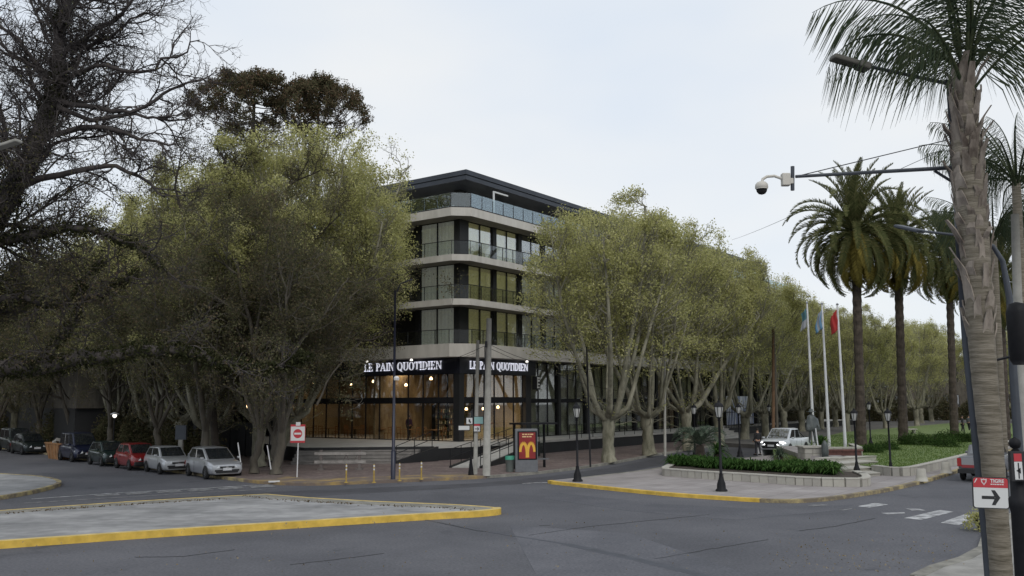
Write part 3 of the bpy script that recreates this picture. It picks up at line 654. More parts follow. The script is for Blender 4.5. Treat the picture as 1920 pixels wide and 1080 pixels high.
# shops along the right face
s = CW+.7; k = 0
while s < LS-3:
    cur = ['shopwhite', 'shopwhite', 'shopwhite', 'shopwhite', 'curtain_d', 'wood_warm', 'shopwhite', 'curtain_d'][k % 8]
    for j in range(3): window(s+j*1.3, WR+.2, TZ, 1.3, GT+1.0-TZ, 0, cur, 'glass_clear')
    s += 3.9; column(s, s+.35, WR, WR+.5, TZ, GT+1.05); s += .35; k += 1
mb = MB(); mb.b6(CW+.6, LS-2, WR+.12, WR+.19, 3.6, 3.9); mb.build('transom_beam', M['black_metal'], bld)
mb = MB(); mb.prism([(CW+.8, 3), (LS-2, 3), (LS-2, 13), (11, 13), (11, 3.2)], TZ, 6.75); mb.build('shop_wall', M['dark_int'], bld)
t = 21; k = 0
while t < LT-2:
    window(WR+.2, t+1.4, TZ, 1.4, GT+1.0-TZ, R(-90), 'curtain_d', 'glass_clear'); t += 1.45
mb = MB(); mb.b6(CW+.8, CW+1.3, WR-.5, WR-.1, 4.6, 5.6); v = mb.build('vertical_sign', M['sign_black'], bld)
mb = MB()
for z in (4.72, 4.95, 5.2, 5.4): mb.b6(CW+.88, CW+1.2, WR-.515, WR-.503, z, z+.1+.04*(z > 5)); 
mb.b6(CW+.88, CW+.95, WR-.516, WR-.504, 4.7, 5.5); mb.build('sign_print', M['sign_white'], v)
# ---------------------------------------------------------------- terrace, steps, ramp
EO = -2.85
def W2(s, t): p = C0+U*s+Vv*t; return Vector((p.x, p.y))
tA, tB = Vector((-4.86, 56.5)), Vector((-12.6, 55.7))
tp = [tB, tA, W2(0.6, EO+.2), W2(LS+14, EO), W2(LS+14, 14), W2(14, 14), W2(14, LT), W2(-4, LT), Vector((-17, 62))]
mb = MB(); mb.prism(tp, -.1, TZ, 0, 1); o = mb.build('terrace', [M['terrace'], M['black_wall']]); o['kind'] = 'structure'
edge = [tA, W2(.6, EO+.2), W2(27, EO)]
mb = MB(); strip(mb, edge, .35, TZ-.14, TZ+.012, 0, .1); struct('terrace_edge', mb, M['terrace'])
st = thing('entrance_steps', 'wide shallow pale steps climbing from the corner pavement to the cafe terrace', 'steps')
NS = 5; sm = [mat('step_stone', (.22, .205, .19), .85, .15, 2, bump=.1)]
for k in range(NS-1):
    z1 = SW+(TZ-SW)*(k+1)/NS; f = k/NS
    y0 = 53.9+f*2.1; xr = -7.0+f*2.15
    mb = MB(); mb.prism([(-13.0, y0), (xr, y0+.35), (xr+.05, 56.75), (-13.0, 55.9)], -.05+.01*k, z1-.05, 0); mb.prism([(-13.0, y0-.04), (xr, y0+.31), (xr+.05, 56.75), (-13.0, 55.9)], z1-.05, z1, 0); mb.build('step', sm, st)
mb = MB(); mb.add([(-7.0, 54.2, -.05), (-4.7, 56.4, -.05), (-4.7, 56.4, TZ), (-7, 54.2, SW+.12), (-6.85, 54.05, -.05), (-4.55, 56.25, -.05), (-4.55, 56.25, TZ), (-6.85, 54.05, SW+.12)],
       [(0, 1, 2, 3), (7, 6, 5, 4), (0, 4, 5, 1), (3, 2, 6, 7), (0, 3, 7, 4), (1, 5, 6, 2)]); mb.build('side_wall', M['black_wall'], st)
def railing(name, label, pts, h=.95, sp=1.4, mids=1, r=.025, grp=None, mt='black_metal'):
    rl = thing(name, label, 'railing', pts[0], 0, grp); o0 = Vector(pts[0])
    for i in range(len(pts)-1):
        p, q = Vector(pts[i])-o0, Vector(pts[i+1])-o0; n = max(1, round((q-p).length/sp))
        for k in range(n+1 if i == len(pts)-2 else n):
            c = p.lerp(q, k/n); mb = MB(); mb.tube([c, c+Vector((0, 0, h))], r, 5); mb.build('post', M[mt], rl)
        for m_ in range(mids+1):
            zz = h*(1-m_/(mids+1)) if m_ else h+.01
            mb = MB(); mb.tube([p+Vector((0, 0, zz)), q+Vector((0, 0, zz))], r*.9, 5); mb.build('rail', M[mt], rl)
    return rl
v3 = lambda p, z: (p[0], p[1], z)
railing('handrail', 'black handrail going down the steps beside the dark side wall', [v3((-4.95, 56.3), TZ), v3((-6.9, 54.3), SW+.1)], .9, 1.4, 1)
railing('terrace_railing', 'long black railing on the terrace edge in front of the shops', [v3(W2(9, EO+.1), TZ), v3(W2(27, EO+.1), TZ)], 1.0, 1.6, 1)
# ramp
r0, r1 = Vector((-2.6, 50.3)), Vector((.9, 61.2)); rd_ = (r1-r0).normalized(); rn_ = Vector((rd_.y, -rd_.x))
rm = thing('access_ramp', 'pale sloping access ramp with dark side walls beside the cafe terrace', 'ramp')
a, b, c, d = r0-rn_*.8, r0+rn_*.8, r1+rn_*.8, r1-rn_*.8
mb = MB(); mb.add([v3(a, -.05), v3(b, -.05), v3(c, -.05), v3(d, -.05), v3(a, SW+.02), v3(b, SW+.02), v3(c, TZ-.01), v3(d, TZ-.01)], [(4, 5, 6, 7), (0, 1, 5, 4), (1, 2, 6, 5), (3, 0, 4, 7), (2, 3, 7, 6)]); mb.build('slope', M['terrace'], rm)
for sgn in (1, -1):
    p0, p1 = r0+rn_*sgn*.88, r1+rn_*sgn*.88; e = rn_*.07
    mb = MB(); mb.add([v3(p0-e, -.05), v3(p0+e, -.05), v3(p1+e, -.05), v3(p1-e, -.05), v3(p0-e, SW+.1), v3(p0+e, SW+.1), v3(p1+e, TZ+.07), v3(p1-e, TZ+.07)], [(4, 5, 6, 7), (0, 1, 5, 4), (1, 2, 6, 5), (3, 0, 4, 7), (2, 3, 7, 6)]); mb.build('side_wall', M['black_wall'], rm)
railing('ramp_railing', 'black two rail railing on the near side of the access ramp', [v3(r0+rn_*.88, SW+.1), v3(r1+rn_*.88, TZ+.07)], .9, 1.6, 1)
railing('ramp_railing', 'black two rail railing on the far side of the access ramp', [v3(r0-rn_*.88, SW+.1), v3(r1-rn_*.88, TZ+.07)], .9, 1.6, 1)
# second flight of steps far along the terrace, beyond the palm shrub
s2 = thing('terrace_steps', 'far flight of pale steps up to the terrace behind the white pickup', 'steps')
for k in range(6):
    z1 = SW+(TZ+.25-SW)*(k+1)/6; y0 = EO-3.2+k*.5; p = [W2(27-.0, y0), W2(35, y0), W2(35, EO-.05), W2(27, EO-.05)]
    mb = MB(); mb.prism(p, -.05+.01*k, z1-.05); p = [W2(26.95, y0-.05), W2(35.05, y0-.05), W2(35.05, EO-.05), W2(26.95, EO-.05)]; mb.prism(p, z1-.05, z1); mb.build('step', M['terrace'], s2)
# fence with a pale banner beyond those steps
fn = thing('iron_fence', 'dark iron fence with white and blue banners at the far end of the terrace', 'fence', v3(W2(37, EO), TZ), TH)
pm = MB(); pm.b6(-.02, .02, -.02, .02, 0, 1.9); pmm = pm.mesh('post', M['black_metal'])
for k in range(60): put('post', pmm, fn, (k*.4, 0, 0))
mb = MB(); mb.b6(0, 24, -.03, .03, 1.5, 1.56); mb.b6(0, 24, -.03, .03, .25, .31); mb.build('rail', M['black_metal'], fn)
mb = MB(); mb.b6(1, 8, .2, .24, .3, 3.1); mb.build('banner', mat('banner', (.25, .29, .42), .8, col2=(.6, .62, .66), scale=.9, stretch=(2, 1, .3), lo=.45, hi=.55), fn)
# ---------------------------------------------------------------- trees
TOK = leaf_mesh
def prof(**k): return k
# plane trees of the two streets: short stout trunk, many upright limbs, fine yellow green leaves
def plane_proto(seed, nlimb=8, H=15.5, leafm='leaf_plane', lean=(0, 0), per=13, spread=1.0, hullr=None, nfill=1500):
    rnd = random.Random(seed); rng = np.random.default_rng(seed); out = []; lp = []
    th_ = rnd.uniform(2.3, 3.2); r0 = rnd.uniform(.33, .43); lx, ly = lean
    pts = []; rr = []
    for i in range(9):
        f = i/8; pts.append((lx*f*th_+rnd.gauss(0, .03), ly*f*th_+rnd.gauss(0, .03), f*th_)); rr.append(r0*(1.45-.9*min(1, f*3.0)+.35*min(1, f*3)) if f < .35 else r0*(.86+.16*max(0, f-.55)*2+rnd.uniform(-.04, .04)))
    rr[0] = r0*1.28; rr[1] = r0*1.06; rr[2] = r0*.98; rr[-1] = r0*.75; out.append((pts, rr))
    P = dict(seg=[7, 5, 4, 3], wob=[.05, .10, .16, .2], up=[.06, .05, .03, .0], tip=[.22, .3, .4, .5], n=[11, 6, 4, 0], start=[.30, .15, .2, 0], ang=[.62, .62, .7, .6],
             len=[0, 3.4*spread, 1.5, .7], rad=[0, .045, .022, .012], max=3, leaf_from=2, short=.4)
    for k in range(nlimb):
        az = 2*math.pi*(k+rnd.uniform(-.3, .3))/nlimb; tl = rnd.uniform(.16, .62)*spread
        d = Vector((math.cos(az)*math.sin(tl), math.sin(az)*math.sin(tl), math.cos(tl)))
        p = Vector(pts[-1])+Vector((math.cos(az)*r0*.35, math.sin(az)*r0*.35, -.25*rnd.random()))
        # crooked elbow where the limb leaves the pollard head
        e = p+Vector((math.cos(az), math.sin(az), .55))*rnd.uniform(.4, 1.1)
        rl = rnd.uniform(.09, .17)
        out.append(([tuple(p-(e-p)*.3), tuple(p.lerp(e, .5)+Vector((0, 0, -.06))), tuple(e), tuple(e+d*.35)], [rl*1.5, rl*1.25, rl*1.08, rl]))
        grow(rnd, out, lp, tuple(e+d*.3), tuple(d), (H-th_)*rnd.uniform(.78, 1.0), rl, 0, P)
    for k in range(12):
        az = rnd.uniform(0, 6.28); d = Vector((math.cos(az), math.sin(az), rnd.uniform(-.1, .9))).normalized()
        grow(rnd, out, lp, (pts[-1][0]+math.cos(az)*r0*.6, pts[-1][1]+math.sin(az)*r0*.6, th_+rnd.uniform(-.7, .7)), tuple(d), rnd.uniform(.8, 2.0), .03, 2, P)
    zc = th_+(H-th_)*.50; c = np.array([lx*th_, ly*th_, zc]); aa, bu, bd = hullr or H*.355, H-zc, zc-th_+.4
    def ee(q): return ((np.sqrt(q[:, 0]**2+q[:, 1]**2)/aa)**2.7+np.abs(q[:, 2]/np.where(q[:, 2] > 0, bu, bd))**2.7)**(1/2.7)
    def fit(A_):
        q = np.asarray(A_, dtype=float)-c; e = ee(q); lim = 1+.07*np.sin(q[:, 0]*1.3+seed)+.07*np.cos(q[:, 1]*1.5+seed)+.04*np.sin(q[:, 2]*3)
        k = np.where((e > lim) & (q[:, 2] > -bd*.75), lim/np.maximum(e, .01), 1.0); return q*k[:, None]+c
    out = [(p_, r_) if r_[0] > .3 else ([tuple(v) for v in fit(p_)], r_) for p_, r_ in out]
    lp = fit(lp)
    # outer twigs that close the dome
    n = nfill; q = rng.normal(0, 1, (n*3, 3)); q /= np.linalg.norm(q, axis=1, keepdims=True); rad = rng.uniform(.45, 1.0, (n*3, 1))**.5
    q = q*rad*np.array([[aa, aa, 1]]); q[:, 2] *= np.where(q[:, 2] > 0, bu, bd*.8); nz_ = np.sin(q[:, 0]*1.9+seed)+np.sin(q[:, 1]*2.1+seed*2)+np.sin(q[:, 2]*2.3+seed*3)+rng.normal(0, .5, n*3)
    zt = (q[:, 2]+bd)/(bu+bd); q = q[(nz_ > -.5) & (rng.random(n*3) < np.clip(zt*1.6-.3, 0, 1))][:n]+c; q = fit(q)
    for v in q[::2]:
        o_ = v-c; o_ = o_/(np.linalg.norm(o_)+1e-6); s0_ = v-o_*rng.uniform(.5, 1.3)-np.array([0, 0, rng.uniform(.3, 1.0)]); out.append(([tuple(s0_), tuple((s0_+v)/2+rng.normal(0, .06, 3)), tuple(v+o_*.12)], [.022, .014, .008]))
    def clump(p): return np.sin(p[:, 0]*2.6+1.3*np.sin(p[:, 1]*1.7+seed))+np.sin(p[:, 1]*2.4+1.2*np.sin(p[:, 2]*1.9+seed*2))+np.sin(p[:, 2]*2.9+1.1*np.sin(p[:, 0]*1.6))
    lp = lp[clump(lp)+rng.normal(0, .45, len(lp)) > -.35]; q = q[clump(q)+rng.normal(0, .45, len(q)) > -.35]
    lp = lp[lp[:, 2] > 2.8]; zz = (lp[:, 2]-2.6)/(H-2.6); keep = rng.random(len(lp)) < np.clip(.10+zz*1.35, 0, 1); lp = np.concatenate([lp[keep], np.repeat(q, 3, axis=0)])
    return out, lp, rng
TRN = 14000
def tree_proto(name, label, cat, out, lp, rng, bark, leafm, size, per, sig, loc, group=None, aspect=.6, szvar=.35, droop=0, ntot=None, big=.05):
    t = thing(name, label, cat, loc, 0, group)
    put('trunk', tube_mesh('trunk', out, M[bark], big), t)
    if ntot: per = max(1, round(ntot/len(lp)))
    put('crown', leaf_mesh('crown', lp, size, M[leafm], rng, sig=sig, per=per, aspect=aspect, szvar=szvar, droop=droop), t)
    return t
P_ = []
hid = (0, 0, -500)
for i, (sd_, nl, H, sp) in enumerate(((11, 8, 15.2, 1.0), (12, 7, 14.4, 1.1), (13, 9, 15.6, .95), (14, 6, 14.2, 1.15))):
    o_, l_, r_ = plane_proto(sd_, nl, H, spread=sp, lean=[(0, 0), (.05, 0), (-.03, .04), (.12, 0)][i])
    P_.append(tree_proto('plane_tree', 'x', 'tree', o_, l_, r_, 'bark_plane', 'leaf_plane', .125, 6, .19, hid, ntot=42000))
used = {}
def plane(k, x, y, s, lab, rz, grp='plane trees on the right side street', zs=1.0):
    sc = (s, s, s*zs)
    if k not in used:
        used[k] = 1; r = P_[k]; r.location = (x, y, .1); r.rotation_euler = (0, 0, rz); r.scale = sc; r['label'] = lab; r['group'] = grp; return r
    return dup(P_[k], (x, y, .1), rz, lab, sc, grp)
g1 = G(1137, 868, .1)
row = [(5.65, 54.3), (9.0, 60.8), (12.9, 67.5), (16.6, 74), (20.3, 80.5), (24.0, 87), (27.7, 93.5), (31.5, 100)]
labs = ['stout pale plane tree nearest the bus shelter with yellow green crown', 'second plane tree from the bus shelter, thick trunk beside a thin pole', 'plane tree behind the spiky shrub of the planter', 'plane tree behind the tall black lamp of the plaza',
        'plane tree in front of the far terrace steps', 'plane tree just left of the white pickup', 'forked plane tree above the white pickup', 'plane tree behind the first flagpole']
SC = [1.01, 1.06, 1.08, 1.05, 1.02, 1.0, .98, .98]
for i, (x, y) in enumerate(row): plane([0, 2, 1, 0, 3, 2, 1, 0][i], x, y, SC[i], labs[i], i*1.3, zs=1.0)
# avenue beyond the flagpoles, both sides
av = []
rdt = random.Random(21)
for i, (x, y, s) in enumerate([(36, 107, 1.0), (40.5, 115, 1.0), (45, 124, 1.0), (50, 133, 1.05), (35, 96, .95), (55, 143, 1.1), (60, 152, 1.1), (44, 108, .95), (52, 118, 1.0), (58, 130, 1.0), (64, 140, 1.05), (70, 132, 1.0), (66, 120, .95), (76, 128, 1.0), (82, 140, 1.1), (90, 135, 1.1), (74, 110, .9), (60, 104, .85), (98, 140, 1.1)]):
    plane(i % 4, x, y, s*.92, 'distant plane tree of the avenue behind the tall palms', rdt.uniform(0, 6), 'distant plane trees behind the palms')
# left street
lrow = [(-24.2, 61.0, 1.0, 'plane tree leaning behind the white sedan row, beside the dark blue van'), (-20.8, 57.4, 1.0, 'plane tree behind the red hatchback'), (-17.6, 53.8, 1.02, 'leaning plane tree behind the silver two door hatchback'),
        (-14.4, 52.0, 1.02, 'plane tree behind the nearest silver car with the grey box beside it'), (-27.8, 65.5, 1.0, 'plane tree behind the dark blue van'), (-31.5, 69.5, 1.05, 'plane tree behind the orange skip'), (-35.5, 74.5, 1.05, 'plane tree behind the dark green saloon'),
        (-39, 80, 1.1, 'plane tree behind the last dark green car'), (-44, 86, 1.1, 'farthest plane tree of the left street')]
for i, (x, y, s, lb) in enumerate(lrow): plane([3, 1, 3, 0, 2, 1, 0, 2, 1][i], x, y, s, lb, i*2.1, 'plane trees of the left street')
# tall bright green crown beside the building
o_, l_, r_ = plane_proto(19, 12, 21.4, spread=1.15, lean=(.45, 0), hullr=7.6, nfill=5200)
BT = tree_proto('plane_tree', 'tallest bright green plane tree rising left of the building corner', 'tree', o_, l_, r_, 'bark_plane', 'leaf_plane', .135, 6, .21, (-14.9, 57.2, .1), ntot=118000); BT['group'] = 'plane trees of the left street'
dup(BT, (-20.5, 62.5, .1), 2.2, 'tall bright green plane tree behind the corner trees', .96)
dup(BT, (-24.5, 66.5, .1), 4.1, 'broad green plane tree below the left araucaria', .84)
for i, (x, y, s) in enumerate([(-50, 92, 1.15), (-58, 84, 1.2), (-64, 98, 1.2), (-52, 74, 1.1), (-70, 80, 1.2), (-47, 66, 1.05), (-78, 104, 1.3), (-56, 110, 1.3), (-84, 88, 1.3), (-34, 90, 1.2), (-42, 100, 1.3), (-28, 84, 1.1)]):
    plane(i % 4, x, y, s, 'dim plane tree far down the left street', i*1.9, 'distant trees of the left street')
# dark small-leaved trees of the corner
def dark_proto(seed, H, nl, spread, leafn, bark='bark_grey', base=2.2, r0=.24):
    rnd = random.Random(seed); out = []; lp = []
    P = dict(seg=[8, 6, 5, 4, 3], wob=[.12, .16, .2, .24, .25], up=[.03, .02, .0, -.01, -.02], tip=[.25, .3, .35, .45, .5], n=[8, 6, 5, 4, 0], start=[.2, .2, .2, .2, 0], ang=[.7, .75, .8, .8, .8],
             len=[0, 4.2*spread, 2.3, 1.15, .6], rad=[0, .07, .03, .015, .009], max=4, leaf_from=3, short=.4)
    pts = []
    for i in range(7): f = i/6; pts.append((rnd.gauss(0, .06)+f*.3, rnd.gauss(0, .05), f*base))
    out.append((pts, [r0*(1.5 if i == 0 else 1.1-.04*i) for i in range(7)]))
    for k in range(nl):
        az = 2*math.pi*(k+rnd.uniform(-.3, .3))/nl; tl = rnd.uniform(.15, .7)
        d = (math.cos(az)*math.sin(tl), math.sin(az)*math.sin(tl), math.cos(tl))
        grow(rnd, out, lp, tuple(Vector(pts[-1])-Vector((0, 0, .2))), d, (H-base)*rnd.uniform(.6, .98), r0*.62, 0, P)
    L_ = np.array(lp); ok = lambda v: not (v[0] > 4.2 and v[2] < 9.0); out = [o for o in out if ok(o[0][-1])]; lp = [v for v in lp if ok(v)]; return out, np.array(lp), np.random.default_rng(seed)
o_, l_, r_ = dark_proto(31, 15.5, 5, 1.25, 0)
D0 = tree_proto('dark_tree', 'dark small leaved tree with many brown twigs behind the no entry sign', 'tree', o_, l_, r_, 'bark_grey', 'leaf_olive', .10, 3, .16, (-12.0, 46.6, .1), ntot=42000, big=.03)
D0['group'] = 'dark trees at the pavement corner'; D0.scale = (1.02, 1.02, 1.0)
o_, l_, r_ = dark_proto(32, 13.5, 4, 1.3, 0, r0=.2)
D1 = tree_proto('dark_tree', 'dark slim tree between the nearest silver car and the no entry sign', 'tree', o_, l_, r_, 'bark_grey', 'leaf_olive', .10, 3, .16, (-13.3, 47.2, .1), ntot=36000, big=.03)
D1['group'] = 'dark trees at the pavement corner'
dup(D1, (-12.4, 48.2, .1), 2.4, 'dark tree with three close trunks left of the no entry sign', .92)
dup(D0, (-16.5, 50.0, .1), 3.4, 'dark twiggy tree behind the silver two door hatchback', .98)
dup(D1, (-21, 55, .1), 3.4, 'dark twiggy tree behind the small dark green car', 1.0)
for i_, (x, y, s_) in enumerate(((-27, 61, .95), (-33, 68, 1.0), (-38.5, 75, 1.0), (-46, 82, 1.1), (-52, 66, 1.0), (-60, 76, 1.1), (-44, 92, 1.1), (-25, 70, 1.0), (-66, 66, 1.0))): dup(D1 if i_ % 2 else D0, (x, y, .1), i_*1.7, 'dim twiggy tree down the left street', s_, 'dim twiggy trees of the left street')
# araucarias behind
def arau(seed, H=26, W_=7.5):
    rnd = random.Random(seed); out = []; lp = []
    out.append(([(0, 0, z) for z in (0, H*.3, H*.6, H*.8, H-2)], [.5, .42, .34, .28, .12]))
    for k in range(64):
        az = rnd.uniform(0, 6.28); f = (k+.5)/64; z0 = H-7.6+6.2*f; L = W_*(1-.75*f**2.2)*rnd.uniform(.9, 1.04)
        pts = []; 
        for i in range(8):
            q = i/7; x = L*q; z = z0+L*(.10*q-.0*q)+1.9*q*q*q*(1-.5*f)-.9*math.sin(q*3.14)*.5
            pts.append((math.cos(az)*x, math.sin(az)*x, z))
        out.append((pts, [.07-.045*i/7 for i in range(8)]))
        e = Vector(pts[-1])
        for j in range(22): lp.append(tuple(e+Vector((rnd.gauss(0, .42), rnd.gauss(0, .42), rnd.gauss(.1, .25)))))
        if rnd.random() < .8:
            for i in (6,): 
                for j in range(7): lp.append(tuple(Vector(pts[i])+Vector((rnd.gauss(0, .5), rnd.gauss(0, .5), rnd.gauss(.15, .25)))))
        for i in (3, 4, 5):
            for j in range(2): lp.append(tuple(Vector(pts[i])+Vector((rnd.gauss(0, .25), rnd.gauss(0, .25), rnd.gauss(.0, .2)))))
    for j in range(420):
        az = rnd.uniform(0, 6.28); r = rnd.uniform(0, W_*.55); lp.append((math.cos(az)*r, math.sin(az)*r, H-.6-r*r*.05+rnd.gauss(0, .25)))
    return out, np.array(lp), np.random.default_rng(seed)
YA = 100; pa = A(478, 142, YA)
o_, l_, r_ = arau(41, pa.z, 7.1)
AR = tree_proto('araucaria_tree', 'left of two umbrella shaped araucarias above the bright plane crown', 'tree', o_, l_, r_, 'bark_dark', 'leaf_araucaria', .32, 3, .16, (pa.x, YA, 0), ntot=27000, aspect=.35)
AR['group'] = 'araucarias on the skyline'
pa2 = A(598, 152, 104); dup(AR, (pa2.x, 104, 0), 2.0, 'right of two umbrella shaped araucarias above the bright plane crown', (.86, .86, pa2.z/pa.z))
# the big bare tree at the left edge, thick limbs drawn out by hand
def guided(rnd, out, lp, px, Y, r0, r1, P, lvl, Ys=None):
    pts = []
    n = len(px)
    for i, (a_, b_) in enumerate(px): pts.append(Vector(A(a_, b_, Ys[i] if Ys else Y)))
    q = []
    for i in range(n-1):                                # Catmull-Rom
        p0, p1, p2, p3 = pts[max(i-1, 0)], pts[i], pts[i+1], pts[min(i+2, n-1)]
        for k in range(3):
            t = k/3; q.append(.5*((2*p1)+(p2-p0)*t+(2*p0-5*p1+4*p2-p3)*t*t+(3*p1-p0-3*p2+p3)*t**3)+Vector((rnd.gauss(0, .06), rnd.gauss(0, .06), rnd.gauss(0, .06))))
    q.append(pts[-1]); ds = [(q[min(i+1, len(q)-1)]-q[max(i-1, 0)]).normalized() for i in range(len(q))]
    rr = [r0+(r1-r0)*i/(len(q)-1) for i in range(len(q))]
    L = sum((q[i+1]-q[i]).length for i in range(len(q)-1))
    q = [tuple(v-base) for v in q]; out.append((q, rr))
    PP = dict(P); PP['n'] = list(P['n']); PP['n'][lvl] = max(2, int(P['dens']*L))
    grow_from(rnd, out, lp, q, [tuple(v) for v in ds], rr, L, lvl, PP); return q
base = Vector(G(-230, 960)); base.z = 0; YB = base.y
rnd = random.Random(77); out = []; lp = []
BP = dict(seg=[8, 7, 6, 5, 3], wob=[.15, .22, .28, .32, .34], up=[.03, .03, .02, .01, 0], tip=[.3, .3, .35, .4, .5], n=[0, 9, 7, 5, 0], start=[.1, .1, .1, .1, 0], ang=[.8, .75, .8, .85, .8], len=[0, 4.6, 2.4, 1.15, .6], rad=[0, .085, .038, .023, .016], max=4, short=.3, dens=1.6)
yb = YB
guided(rnd, out, lp, [(-230, 960), (-215, 800), (-170, 650), (-90, 520), (-20, 420), (45, 320), (85, 240), (105, 160), (112, 80), (130, -20), (150, -140)], yb, .62, .12, BP, 0)
guided(rnd, out, lp, [(-180, 700), (-80, 700), (20, 692), (120, 682), (200, 668), (280, 658), (360, 662), (430, 682), (500, 690), (580, 668)], yb, .36, .06, dict(BP, dens=.8), 1)
guided(rnd, out, lp, [(95, 200), (160, 195), (230, 212), (290, 190), (330, 160), (380, 150)], yb, .12, .03, BP, 1)
guided(rnd, out, lp, [(110, 110), (170, 60), (230, 20), (280, -40)], yb, .12, .04, BP, 1)
guided(rnd, out, lp, [(70, 265), (150, 240), (215, 245), (270, 262), (330, 270)], yb, .13, .03, BP, 1)
guided(rnd, out, lp, [(20, 350), (110, 330), (200, 310), (260, 330), (310, 370)], yb, .15, .03, BP, 1)
guided(rnd, out, lp, [(-60, 480), (50, 440), (150, 430), (230, 450), (300, 500)], yb, .2, .04, BP, 1)
guided(rnd, out, lp, [(-120, 560), (0, 560), (110, 570), (200, 545), (260, 510)], yb, .2, .04, BP, 1)
guided(rnd, out, lp, [(100, 170), (60, 110), (20, 60), (-30, 30)], yb, .12, .03, BP, 1)
guided(rnd, out, lp, [(105, 150), (180, 125), (260, 135), (330, 105), (375, 75)], yb, .11, .02, BP, 1)
guided(rnd, out, lp, [(100, 190), (170, 225), (250, 215), (320, 225), (385, 215)], yb, .11, .02, BP, 1)
guided(rnd, out, lp, [(112, 80), (160, 90), (220, 60), (260, 30), (300, 30)], yb, .09, .02, BP, 1)
guided(rnd, out, lp, [(112, 100), (100, 40), (60, -20)], yb, .10, .03, BP, 1)
guided(rnd, out, lp, [(-20, 420), (-10, 330), (10, 250), (-10, 180)], yb, .18, .04, BP, 1)
guided(rnd, out, lp, [(60, 690), (110, 640), (140, 600), (150, 540), (190, 480)], yb, .12, .04, BP, 1)
print('bare', len(out), len(lp))
bt = thing('bare_tree', 'huge nearly bare tree at the left edge with a long horizontal mossy limb', 'tree', base)
put('trunk', tube_mesh('trunk', out, M['bark_dark'], .03), bt)
rng = np.random.default_rng(5)
la = np.array(lp); zz = la[:, 2]
# leaves only low in this crown; epiphytes clothe the thick limbs
wz = np.clip((13.5-zz)/6, .02, 1); la2 = la[rng.random(len(la)) < wz*.9]
put('crown', leaf_mesh('crown', la2, .085, M['leaf_olive'], rng, sig=.14, per=max(1, round(42000/len(la2))), aspect=.6), bt)
ep = []
for pts, rr in out[:]:
    if rr[0] > .1 and (rr[0] > .3 or pts[0][2] < 10):
        P0 = np.array(pts)
        for i in range(len(P0)-1):
            if P0[i][2] > 15.5 and rng.random() < .75: continue
            L = np.linalg.norm(P0[i+1]-P0[i]); n = int(L*(130 if rr[0] > .3 else 50)); f = rng.random((n, 1)); q = P0[i]*(1-f)+P0[i+1]*f
            d = rng.normal(0, 1, (n, 3)); d /= np.linalg.norm(d, axis=1, keepdims=True); ep.append(q+d*(rr[i]+.10)*rng.uniform(.5, 1.15, (n, 1)))
ep = np.concatenate(ep)
put('epiphytes', leaf_mesh('epiphytes', ep, .19, M['leaf_epi'], rng, sig=.07, per=6, aspect=.25, droop=.4), bt)
# brown twiggy tree standing against the green crown
base = Vector(A(408, 860, 51)); base.z = .1; rnd = random.Random(99); out = []; lp = []; yb = 51
BP2 = dict(BP, dens=1.25)
guided(rnd, out, lp, [(408, 878), (402, 780), (390, 660), (385, 560), (378, 480), (385, 400)], yb, .24, .1, BP2, 1)
for pth in ([(385, 500), (420, 400), (440, 350), (460, 300), (500, 260)], [(388, 560), (450, 500), (520, 470), (590, 450), (640, 400)], [(380, 470), (340, 400), (330, 330), (350, 280)], [(390, 620), (470, 570), (550, 560), (640, 540), (700, 520)], [(440, 350), (420, 300), (400, 270)],
            [(395, 680), (320, 600), (260, 560), (200, 560)], [(450, 500), (480, 420), (540, 350), (600, 320)], [(550, 560), (620, 610), (680, 640), (730, 620)], [(395, 690), (470, 660), (540, 680), (600, 720)]):
    guided(rnd, out, lp, pth, yb, .11, .03, BP2, 1)
bt2 = thing('bare_tree', 'brown twiggy tree in front of the bright green crown, sparse small leaves', 'tree', base)
put('trunk', tube_mesh('trunk', out, M['twig'], .03), bt2); la = np.array(lp)
put('crown', leaf_mesh('crown', la, .085, M['leaf_olive'], rng, sig=.15, per=max(1, round(40000/len(la))), aspect=.6), bt2)
print('bare2', len(out), len(lp))
